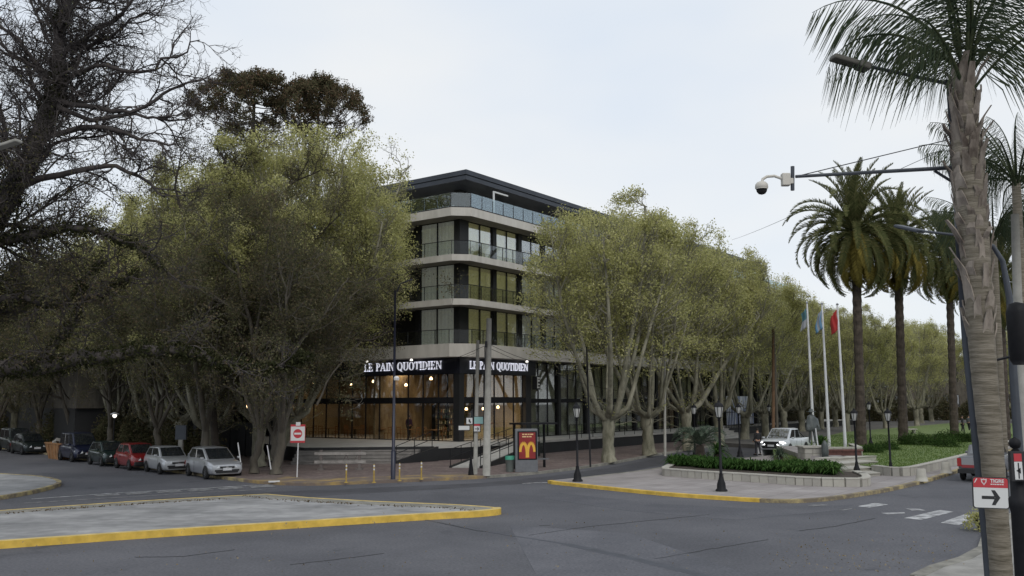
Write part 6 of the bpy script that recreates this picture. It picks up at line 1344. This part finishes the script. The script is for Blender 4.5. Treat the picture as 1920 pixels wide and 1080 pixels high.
def car(name, label, cat, p, rz, col, L, Wd, H, body, cab, wb, wr, lights_on=False, style='hatch', group=None, bumper=None, grille=True, rails=False, bed=False):
    """body: list of (x fraction from rear 0 to front 1, underside z, deck z, half width factor); cab: (rear base, rear roof, front roof, front base) fractions, belt z"""
    t = thing(name, label, cat, p, rz, group); m = col; hw = Wd/2; bump = bumper or m
    X = lambda f: (f-.5)*L
    mb = MB(); ring = []
    for f, zb, zt, wf in body:
        w = hw*wf; hgt = zt-zb
        sec = [(0, zb), (w*.80, zb), (w*.95, zb+.06), (w*.995, zb+hgt*.35), (w, zb+hgt*.58), (w*.965, zb+hgt*.86), (w*.90, zt-.012), (w*.70, zt+.012), (0, zt+.03)]
        sec = sec+[(-y, z) for y, z in reversed(sec[1:-1])]; ring.append([(X(f), y, z) for y, z in sec])
    n = len(ring[0]); vs = [v for r_ in ring for v in r_]; fs = [(i*n+k, i*n+(k+1) % n, (i+1)*n+(k+1) % n, (i+1)*n+k) for i in range(len(ring)-1) for k in range(n)]
    fs.append(tuple(reversed(range(n)))); fs.append(tuple((len(ring)-1)*n+k for k in range(n))); fs = [f[::-1] for f in fs]
    mb.add(vs, fs); o = mb.build('body', m, t, True, bevel=.015)
    # cabin
    rb, rr_, fr_, fb, bz_, = cab; zr = H; w0, w1 = hw*.93, hw*.76; x0, x1, x2, x3 = X(rb), X(rr_), X(fr_), X(fb); xm = (x1+x2)/2
    def ringc(x, z, w): return [(x, -w, z), (x, w, z)]
    base = [(x0, -w0*.94, bz_), (x3, -w0*.90, bz_), (x3, w0*.90, bz_), (x0, w0*.94, bz_)]; xs_ = [(x1, zr-.05), (xm, zr), (x2, zr-.04)]
    vs = base+[(x1, -w1, zr-.06), (x2, -w1*.97, zr-.05), (x2, w1*.97, zr-.05), (x1, w1, zr-.06), (x1+.12, -w1*.72, zr-.008), (x2-.14, -w1*.70, zr-.008), (x2-.14, w1*.70, zr-.008), (x1+.12, w1*.72, zr-.008)]
    mb = MB(); mb.add(vs, [(0, 1, 5, 4), (1, 2, 6, 5), (2, 3, 7, 6), (3, 0, 4, 7), (4, 5, 9, 8), (5, 6, 10, 9), (6, 7, 11, 10), (7, 4, 8, 11), (8, 9, 10, 11)]); mb.build('cabin', m, t, True, bevel=.03)
    # windows: corners interpolated on each cabin face, set proud
    def pane(nm, a_, b_, c_, d_, u0, u1, v0, v1, push, mt=CG):
        a_, b_, c_, d_ = map(Vector, (a_, b_, c_, d_)); P2 = lambda u, v: (a_.lerp(b_, u)).lerp(d_.lerp(c_, u), v); push = Vector(push)
        q = [P2(u0, v0), P2(u1, v0), P2(u1, v1), P2(u0, v1)]; mb = MB(); mb.add([v+push for v in q]+[v-push*.3 for v in q], [(0, 1, 2, 3), (0, 4, 5, 1), (1, 5, 6, 2), (2, 6, 7, 3), (3, 7, 4, 0)]); return mb.build(nm, mt, t)
    pane('windscreen', vs[1], vs[2], vs[6], vs[5], .06, .94, .06, .95, (.018, 0, .012)); pane('rear_window', vs[3], vs[0], vs[4], vs[7], .08, .92, .15, .9, (-.018, 0, .012))
    splits = {'van': ((.05, .40), (.44, .66), (.70, .93)), 'pickup': ((.06, .46), (.52, .92)), 'coupe': ((.08, .42), (.47, .93))}.get(style, ((.10, .46), (.50, .93)))
    for sgn in (-1, 1):
        A4 = (vs[0], vs[1], vs[5], vs[4]) if sgn < 0 else (vs[3], vs[2], vs[6], vs[7])
        for u0, u1 in splits: pane('side_window', *A4, u0, u1, .1, .90, (0, sgn*.014, .004))
        # door seams, handle, mirror
        for u in ([X(rb)+.15*L*.3, (x0+x3)/2, x3-.02] if style != 'coupe' else [x0+.42*(x3-x0), x3-.02]):
            q = MB(); q.b6(u-.006, u+.006, sgn*(hw-.004), sgn*(hw+.004), .32, bz_-.1); q.build('door_seam', CB, t)
        q = MB(); q.b6((x0+x3)/2+.05-.2, (x0+x3)/2+.18-.2, sgn*(hw-.0), sgn*(hw+.025), bz_-.17, bz_-.14); q.build('door_handle', m, t)
        q = MB(); q.box((x3-.18, sgn*(hw+.08), bz_+.08), (.10, .17, .12)); q.build('wing_mirror', m, t, bevel=.03)
        for fx in (-1, 1):
            xw = wb[0] if fx < 0 else wb[1]; xw = X(xw)
            q = MB(); nn = 18; rad = wr*1.16; q.add([(xw+rad*math.cos(math.pi*k/nn), sgn*(hw+.005), wr+rad*math.sin(math.pi*k/nn)) for k in range(nn+1)]+[(xw-rad, sgn*(hw+.005), .22), (xw+rad, sgn*(hw+.005), .22)], [tuple(range(nn+1))+(nn+1, nn+2)]); q.build('wheel_arch', CB, t)
            wheel_parts(t, xw, sgn*(hw-.06), wr)
    # front
    fz, fzt, fw = body[-1][1], body[-1][2], hw*body[-1][3]; xf = X(1.0)
    hz = fzt-.02
    for sgn in (-1, 1):
        y0, y1 = sgn*fw*.50, sgn*fw*.97; q = MB(); hh = .15
        q.add([(xf+.012, y0, hz-.06-.05), (xf-.0, y1, hz-.10+.03), (xf-.30, sgn*(hw*.985), hz+.02), (xf-.24, sgn*(hw*.90), hz+.055), (xf-.03, y0*1.1, hz+.03), (xf-.05, y1*.9, hz-.12-hh*.3)], [(0, 5, 1, 2, 3, 4)] if sgn > 0 else [(0, 4, 3, 2, 1, 5)])
        s_ = q.build('headlight', HLon if lights_on else HL, t); md2 = s_.modifiers.new('s', 'SOLIDIFY'); md2.thickness = .03; md2.offset = 1
        q = MB(); q.box((xf-.02, sgn*fw*.72, fz+.17), (.06, .16, .09)); q.build('fog_lamp', CB, t)
        q = MB(); q.box((X(0)+.02, sgn*hw*.80, body[0][2]-.16), (.06, hw*.26, .2)); q.build('tail_light', TLm, t)
    q = MB(); q.box((xf-.0, 0, hz-.09), (.05, fw*1.0, .10)); q.build('grille', CB, t, bevel=.02)
    q = MB(); q.box((xf-.0, 0, hz-.09), (.066, .12, .055)); q.build('badge', M['chrome'], t, bevel=.01)
    q = MB(); q.box((xf-.02, 0, fz+.13), (.09, fw*1.5, .17)); q.build('lower_intake', CB, t, bevel=.02)
    q = MB(); q.b6(xf+.034, xf+.042, -.22, .22, fz+.17, fz+.30); q.build('number_plate', PL, t)
    q = MB(); q.b6(X(0)-.012, X(0)-.004, -.22, .22, fz+.35, fz+.46); q.build('rear_plate', PL, t)
    if bumper:
        q = MB(); q.box((xf-.06, 0, fz+.11), (.2, fw*2.02, .24)); q.build('bumper', bumper, t, bevel=.05)
    if rails:
        for sgn in (-1, 1): q = MB(); q.tube([(x1+.1, sgn*w1*.86, H+.04), (x2-.1, sgn*w1*.86, H+.04)], .018, 5); q.build('roof_rail', CB, t)
    return t
HB = [(0, .32, .80, .82), (.03, .24, .92, .93), (.12, .20, .95, .99), (.3, .19, .94, 1), (.62, .19, .93, 1), (.74, .19, .92, 1), (.86, .20, .87, .99), (.955, .22, .80, .95), (1, .26, .69, .86)]
GB_ = [(0, .32, .80, .86), (.03, .24, .92, .95), (.12, .20, .93, .99), (.3, .19, .91, 1), (.66, .19, .90, 1), (.72, .19, .89, 1), (.88, .20, .83, .99), (.97, .22, .77, .96), (1, .26, .70, .90)]
VB = [(0, .34, 1.0, .90), (.02, .26, 1.06, .97), (.12, .22, 1.08, 1), (.4, .20, 1.06, 1), (.72, .20, 1.03, 1), (.80, .20, 1.0, 1), (.90, .22, .92, .98), (.97, .24, .82, .94), (1, .30, .70, .84)]
silver = paint('paint_silver', (.42, .43, .45), .5); silver2 = paint('paint_pale_silver', (.46, .47, .48), .4); red = paint('paint_red', (.22, .012, .014), .1); green = paint('paint_dark_green', (.012, .028, .026), .3); navy = paint('paint_dark_blue', (.012, .016, .042), .3); dgr = paint('paint_dark_green_grey', (.016, .024, .024), .3); whitep = paint('paint_white', (.62, .64, .66), 0); grey = paint('paint_grey', (.16, .16, .17), .5); orange = mat('skip_orange', (.27, .14, .06), .8, .3, 3)
HD = lambda deg: math.atan2(-math.cos(R(deg)), math.sin(R(deg)))      # heading measured from straight at the camera
grp = 'cars parked along the left kerb'
def carpos(px, py, L, deg):                    # the car's near front bottom sits at that pixel
    g = G(px, py); h = Vector((math.sin(R(deg)), -math.cos(R(deg)), 0)); return g-h*L*.42, HD(deg)
for a_ in ((421, 898, 4.2, 36.5, 'parked_car', 'nearest silver hatchback with black lower grille, parked first in the left row', 'car', silver, 1.70, 1.50, HB, (.02, .16, .56, .80, .91), (.18, .83), .31, 'hatch', None),
           (332, 889, 3.8, 37.5, 'parked_car', 'silver two door hatchback parked second, right of the red car', 'car', silver2, 1.64, 1.41, GB_, (.02, .14, .56, .74, .88), (.19, .82), .29, 'coupe', None),
           (273, 881.5, 3.7, 39, 'parked_car', 'red hatchback with dark bumper parked between the green and silver cars', 'car', red, 1.66, 1.46, HB, (.02, .16, .58, .80, .90), (.18, .82), .29, 'coupe', CB),
           (218, 874, 3.7, 40, 'parked_car', 'small dark green hatchback parked between the van and the red car', 'car', green, 1.60, 1.44, GB_, (.02, .14, .56, .75, .89), (.19, .82), .29, 'hatch', CB),
           (163, 866, 4.1, 41, 'parked_van', 'dark blue small van with tall roof parked beside the orange skip', 'van', navy, 1.70, 1.86, VB, (.0, .03, .62, .82, 1.03), (.17, .82), .31, 'van', CB),
           (67, 852.5, 4.3, 42, 'parked_car', 'dark green saloon with bright headlight parked beyond the skip', 'car', dgr, 1.76, 1.52, HB, (.04, .2, .56, .78, .92), (.18, .82), .32, 'hatch', None),
           (42, 847, 4.5, 42, 'parked_car', 'farthest dark off road car with roof rails at the left end of the row', 'car', dgr, 1.84, 1.80, VB, (.01, .06, .60, .76, 1.02), (.18, .82), .36, 'hatch', CB)):
    px, py, L, dg, nm, lb, ct, cl, Wd, H, bd_, cb, wbf, wr, sty, bmp = a_
    p, rz = carpos(px, py, L, dg); p.z = .004; car(nm, lb, ct, p, rz, cl, L, Wd, H, bd_, cb, wbf, wr, False, sty, grp, bmp, rails='rails' in lb)
# skip
p = G(112, 861); sk = thing('waste_skip', 'orange waste skip full of rubble between the dark green saloon and the van', 'skip', (p.x, p.y+.6, .004), R(-48)); mb = MB()
mb.add([(-1.1, -.7, .0), (1.1, -.7, 0), (1.1, .7, 0), (-1.1, .7, 0), (-1.6, -.85, 1.05), (1.6, -.85, 1.05), (1.6, .85, 1.05), (-1.6, .85, 1.05)], [(3, 2, 1, 0), (0, 1, 5, 4), (1, 2, 6, 5), (2, 3, 7, 6), (3, 0, 4, 7)]); mb.build('bin', orange, sk)
mb = MB(); 
for a_, b_ in (((-1.6, -.85), (1.6, -.85)), ((1.6, -.85), (1.6, .85)), ((1.6, .85), (-1.6, .85)), ((-1.6, .85), (-1.6, -.85))): mb.bar((*a_, 1.06), (*b_, 1.06), .08, .08)
for x in (-.7, 0, .7): mb.bar((x, -.74, .05), (x*1.1, -.87, 1.0), .08, .04)
mb.build('rim', orange, sk)
rd = random.Random(4)
for k in range(16): mb = MB(); mb.box((0, 0, 0), (rd.uniform(.25, .6), rd.uniform(.2, .4), rd.uniform(.12, .3)), 0, 0, Matrix.Rotation(rd.uniform(-.6, .6), 3, 'X') @ Matrix.Rotation(rd.uniform(-.6, .6), 3, 'Y')); mb.build('rubble', M['concrete'], sk, loc=(rd.uniform(-1.1, 1.1), rd.uniform(-.5, .5), 1.0+rd.uniform(0, .2)))
# white pickup with its headlights on
PB = [(0, .45, 1.10, .95), (.02, .42, 1.12, .99), (.3, .38, 1.12, 1), (.36, .36, 1.10, 1), (.7, .36, 1.10, 1), (.78, .36, 1.12, 1), (.92, .38, 1.06, .99), (.97, .40, .98, .95), (1, .46, .86, .86)]
g = G(1447, 855); h = Vector((math.sin(R(-36)), -math.cos(R(-36)), 0)); pk_ = car('pickup_truck', 'white double cab pickup driving with headlights on behind the planter', 'pickup', g-h*2.1+Vector((.2, 0, .004)), HD(-37), whitep, 5.2, 1.86, 1.80, PB, (.34, .38, .62, .78, 1.08), (.22, .80), .38, True, 'pickup')
mb = MB(); mb.b6(-2.45, -.9, -.78, .78, 1.05, 1.155); mb.build('bed_cover', CB, pk_); mb = MB(); mb.tube([(-.95, -.7, 1.12), (-1.0, -.62, 1.55), (-1.0, .62, 1.55), (-.95, .7, 1.12)], .035, 6); mb.tube([(-1.0, -.62, 1.5), (-1.7, -.72, 1.16)], .03, 6); mb.tube([(-1.0, .62, 1.5), (-1.7, .72, 1.16)], .03, 6); mb.build('roll_bar', CB, pk_)
mb = MB(); mb.box((2.58, 0, .80), (.06, 1.1, .34)); mb.build('big_grille', CB, pk_, bevel=.03)
for sgn in (-1, 1): mb = MB(); mb.box((2.53, sgn*.72, .90), (.10, .30, .13)); mb.build('headlamp_core', HLon, pk_, bevel=.02)
mb = MB(); mb.box((2.60, 0, .62), (.05, .9, .05)); mb.build('bumper_bar', whitep, pk_)
# old red-striped pickup driving away at the right
g = G(1826, 908); p2 = car('pickup_truck', 'old grey pickup with red tail lamps driving away behind the near palm', 'pickup', (g.x+2.15, g.y+2.9, .004), math.atan2(.82, .57), grey, 4.9, 1.80, 1.60, PB, (.40, .44, .60, .74, 1.06), (.2, .8), .36, False, 'pickup')
mb = MB(); mb.b6(-2.49, -2.44, -.72, .72, .62, 1.06); tg = mb.build('tailgate', mat('tailgate_grey', (.25, .25, .26), .5), p2); mb = MB(); mb.b6(-2.505, -2.492, -.72, .72, .62, .75); mb.build('red_stripe', mat('stripe_red', (.25, .03, .035), .5), p2)
for sgn in (-1, 1): mb = MB(); mb.b6(-2.5, -2.40, sgn*.73, sgn*.90, .68, 1.04); mb.build('tail_lamp', TLm, p2)
mb = MB(); mb.b6(-2.62, -2.44, -.88, .88, .38, .56); mb.build('rear_bumper', CB, p2)
# ---------------------------------------------------------------- other buildings and the far edge
def simple_building(name, label, x, y, rz, L, D, H, wall, floors, nwin, wmat='glass', dark_ground=True):
    t = thing(name, label, 'building', (x, y, 0), rz); fh = (H)/floors
    mb = MB(); mb.b6(0, L, 0, D, -.1, H-.3); mb.build('wall', wall, t); mb = MB(); mb.b6(-.3, L+.3, -.3, D+.3, H-.298, H); mb.build('roof', M['roof_metal'], t)
    sx = L/nwin; w, h = sx*.62, fh*.58
    fm = MB(); fm.b6(0, w, -.06, .0, 0, .08); fm.b6(0, w, -.06, 0, h-.08, h); fm.b6(0, .08, -.06, 0, .08, h-.08); fm.b6(w-.08, w, -.06, 0, .08, h-.08); fm.b6(w/2-.03, w/2+.03, -.05, 0, .08, h-.08); fme = fm.mesh('window', M['black_metal']); pm_ = MB(); pm_.b6(.08, w-.08, -.03, -.012, .08, h-.08); pme = pm_.mesh('pane', CG)
    for f in range(floors):
        for i in range(nwin):
            o = put('window', fme, t, (i*sx+sx*.19, -.0, f*fh+fh*.2)); put('pane', pme, o)
    return t
# left side street: a pale modern block with slanted louvred wall, dark low fronts beyond
t = thing('corner_office', 'low building with dull louvred wall over a dark ground floor left of the cafe', 'building', (-21.5, 72.5, 0), R(125))
mb = MB(); mb.b6(0, 34, 0, 12, 3.4, 9.5); mb.build('wall', M['bark_grey'], t); mb = MB(); mb.b6(.4, 33.6, .5, 12, 0, 3.4); mb.build('ground_floor', M['black_wall'], t)
for k in range(8): mb = MB(); mb.b6(1.5+4*k, 3.9+4*k, -.05, .0, 5.4, 8.0); o = mb.build('window', M['black_metal'], t); mb = MB(); mb.b6(1.6+4*k, 3.8+4*k, -.07, -.052, 5.5, 7.9); mb.build('pane', CG, o)
for k in range(10): mb = MB(); mb.b6(0, 34, -.03, -.0, 3.6+k*.18, 3.68+k*.18); mb.build('louvre', M['bark_grey'], t)
pA_, pB_ = A(338, 760, 60), A(372, 690, 60); t = thing('slanted_panel', 'tall pale slanted wall panel seen between the trunks above the parked cars', 'wall panel', (pA_.x, 60, 0)); wd_ = A(378, 700, 60).x-pA_.x
mb = MB(); mb.add([(0, 0, pA_.z), (wd_, 0, pA_.z), (wd_, 0, 8.6), (.75, 0, 8.6), (0, .25, pA_.z), (wd_, .25, pA_.z), (wd_, .25, 8.6), (.75, .25, 8.6)], [(0, 1, 2, 3), (7, 6, 5, 4), (0, 4, 5, 1), (3, 2, 6, 7), (0, 3, 7, 4), (1, 5, 6, 2)]); mb.build('panel', M['pale_wall'], t); mb = MB(); mb.b6(.9, 1.1, .05, .2, 0, pA_.z); mb.build('support', M['black_wall'], t)
# dark fence wall behind the left pavement
fw_ = thing('dark_fence', 'long dark boundary fence behind the trunks of the left street', 'fence', (-16.5, 60.5, SW), math.atan2(.745, -.667)); pb_ = MB(); pb_.b6(.02, 2.38, -.03, .03, .05, 2.3); pbm = pb_.mesh('panel', M['black_wall']); qb = MB(); qb.b6(-.05, .05, -.06, .06, 0, 1.9); qbm = qb.mesh('post', M['black_metal'])
for k in range(17): put('panel', pbm, fw_, (2.4*k, 0, 0)); put('post', qbm, fw_, (2.4*k, 0, 0))
# awnings with a row of small lit spots far left
aw = thing('street_canopy', 'dark street canopy with small pale lamps far down the left street', 'canopy', (-31, 76, 0), math.atan2(.745, -.667)); mb = MB(); mb.b6(0, 30, -1.2, 3, 3.5, 3.75); mb.b6(0, 30, 3, 3.2, 0, 3.49); mb.build('roof', M['black_wall'], aw)
for k in range(8): mb = MB(); mb.lathe([(.22, 0), (.26, .05), (.1, .12)], n=8); mb.build('lamp', M['white'], aw, loc=(2+3.6*k, -1.0, 3.30))
simple_building('distant_building', 'dim flat roofed building closing the far end of the left street', -92, 128, R(8), 48, 12, 8.5, M['bark_dark'], 2, 10)
simple_building('distant_building', 'dim low building behind the trees at the far left edge', -112, 78, R(38), 46, 12, 7, M['bark_dark'], 2, 10)
simple_building('distant_building', 'low grey building far behind the avenue trees and palms', 62, 172, R(-10), 60, 14, 11.5, M['bark_grey'], 2, 14)
simple_building('distant_building', 'dull low building beyond the avenue at the right edge', 112, 158, R(-22), 60, 14, 12.0, M['bark_grey'], 2, 12)
simple_building('distant_building', 'dark house behind the avenue trees left of the front palm', 40, 160, R(-6), 26, 12, 9.5, M['bark_grey'], 2, 6)
# shrubs
for i, (px, py, Y, rx, rz_, lb, n) in enumerate(((1728, 826, 66, 2.0, .85, 'rounded dark green shrub on the lawn right of the palm trunks', 2600), (1800, 820, 70, 2.4, .9, 'broad dark green shrub on the lawn left of the near palm', 3000), (1775, 834, 63, .8, .8, 'small dark shrub in front of the broad one on the lawn', 900), (1655, 832, 60, 1.2, .5, 'low dull green shrub behind the lawn lamp', 1200), (1632, 836, 57, .9, .5, 'small low shrub beside the right flagpole', 900))):
    p = A(px, py, Y); bush(lb, (p.x, Y, .4), rx, 1.2, rz_, n, seed=i+3)
p = A(1540, 835, 53); spiky('yucca', 'spiky light green yucca behind the statue pedestal', (p.x, 53, .9), 1.0, 90, M['blade_aga'], 5, .2, .9)
p = A(1462, 845, 51); spiky('yucca', 'grey green spiky plant left of the statue pedestal', (p.x, 51, .4), .9, 80, bluef, 6, .2, .9)
p = A(1345, 850, 55); spiky('yucca', 'dark spiky plant behind the planter near the tall lamp', (p.x, 55, .2), 1.1, 120, M['blade_aga'], 9, .3, 1.1)
p = G(1835, 990, .08); bush('small yellow green weed growing at the foot of the grey mast', (p.x, p.y, .08), .38, .3, .5, 260, 'leaf_plane', .07, 4, 'weed', 'weed')
for i in range(9):
    x = 30+i*9.5; bush('distant dark hedge under the avenue trees', (x, 136+i*3.2, .1), 5.4, 2.5, 4.2, 4200, 'leaf_olive', .26, i+40, 'hedge', 'hedge')['group'] = 'distant hedges of the avenue'
for i in range(7): bush('dark hedge far behind the left street trees', (-50-i*9, 96+i*2, .1), 5.5, 1.5, 3.2, 2600, 'leaf_olive', .25, i+60, 'hedge', 'hedge')['group'] = 'distant hedges of the left street'
for i, (x, y, r_, h_) in enumerate(((33, 118, 4, 4.5), (38, 126, 4, 5), (44, 134, 4, 4.5), (50, 146, 5, 5), (24, 101, 2.5, 3.0))): bush('tall dark bush closing the avenue under the plane trees', (x, y, .1), r_, 2.5, h_, 3600, 'leaf_olive', .24, i+80)['group'] = 'tall bushes of the avenue'
for i, (px, Y, lb) in enumerate(((45, 74, 'tall dark bush behind the last dark green cars of the left row'), (135, 64, 'tall dark bush behind the orange skip'), (185, 60.5, 'dark bush against the fence behind the dark blue van'), (300, 56, 'dark bush against the fence behind the red car'))): p = A(px, 800, Y); bush(lb, (p.x+(2.9 if i < 3 else 1.6), Y, .1), 2.2, 1.2, 3.6-.4*i, 2600, 'leaf_olive', .15, i+95)
# park benches far right
for i, (px, py, Y, lb) in enumerate(((1880, 781, 62, 'pale stone park bench seen right of the near palm trunk'), (1700, 800, 88, 'low stone bench by the path beyond the lawn'))):
    p = A(px, py, Y); t = thing('park_bench', lb, 'bench', (p.x, Y, .35)); mb = MB(); mb.b6(-.9, .9, -.25, .25, .45, .55); mb.build('seat', M['stone'], t)
    for x in (-.65, .65): mb = MB(); mb.b6(x-.1, x+.1, -.2, .2, 0, .448); mb.build('leg', M['stone_b'], t)
# white guard stakes and grey box by the left trees
for i, (px, pyb, pyt, lb) in enumerate(((453, 880, 830, 'thin leaning pale stake beside the nearest silver car'), (508, 880, 835, 'thin pale stake between the corner trunks'))):
    b_ = A(px, pyb, 46); t_ = A(px-7, pyt, 46); o = MB().tube([b_, t_], .03, 5).build('garden_stake', M['white']); tag(o, lb, 'stake')
p = A(340, 813, 51.8); gb = thing('meter_box', 'grey metal box on a pale post behind the second silver car', 'meter box', (p.x, 51.8, SW)); mb = MB(); mb.b6(-.3, .3, -.12, .12, p.z-.45, p.z+.35); mb.build('box', M['pole_grey'], gb); mb = MB(); mb.b6(-.12, .12, -.1, .1, 0, p.z-.452); mb.build('post', M['pole_conc'], gb)
o = MB().box((0, 0, .03), (.5, .2, .06), .3).build('litter', M['white'], None, loc=G(514, 904, SW)); tag(o, 'scrap of white paper litter on the kerb near the trunks', 'litter')
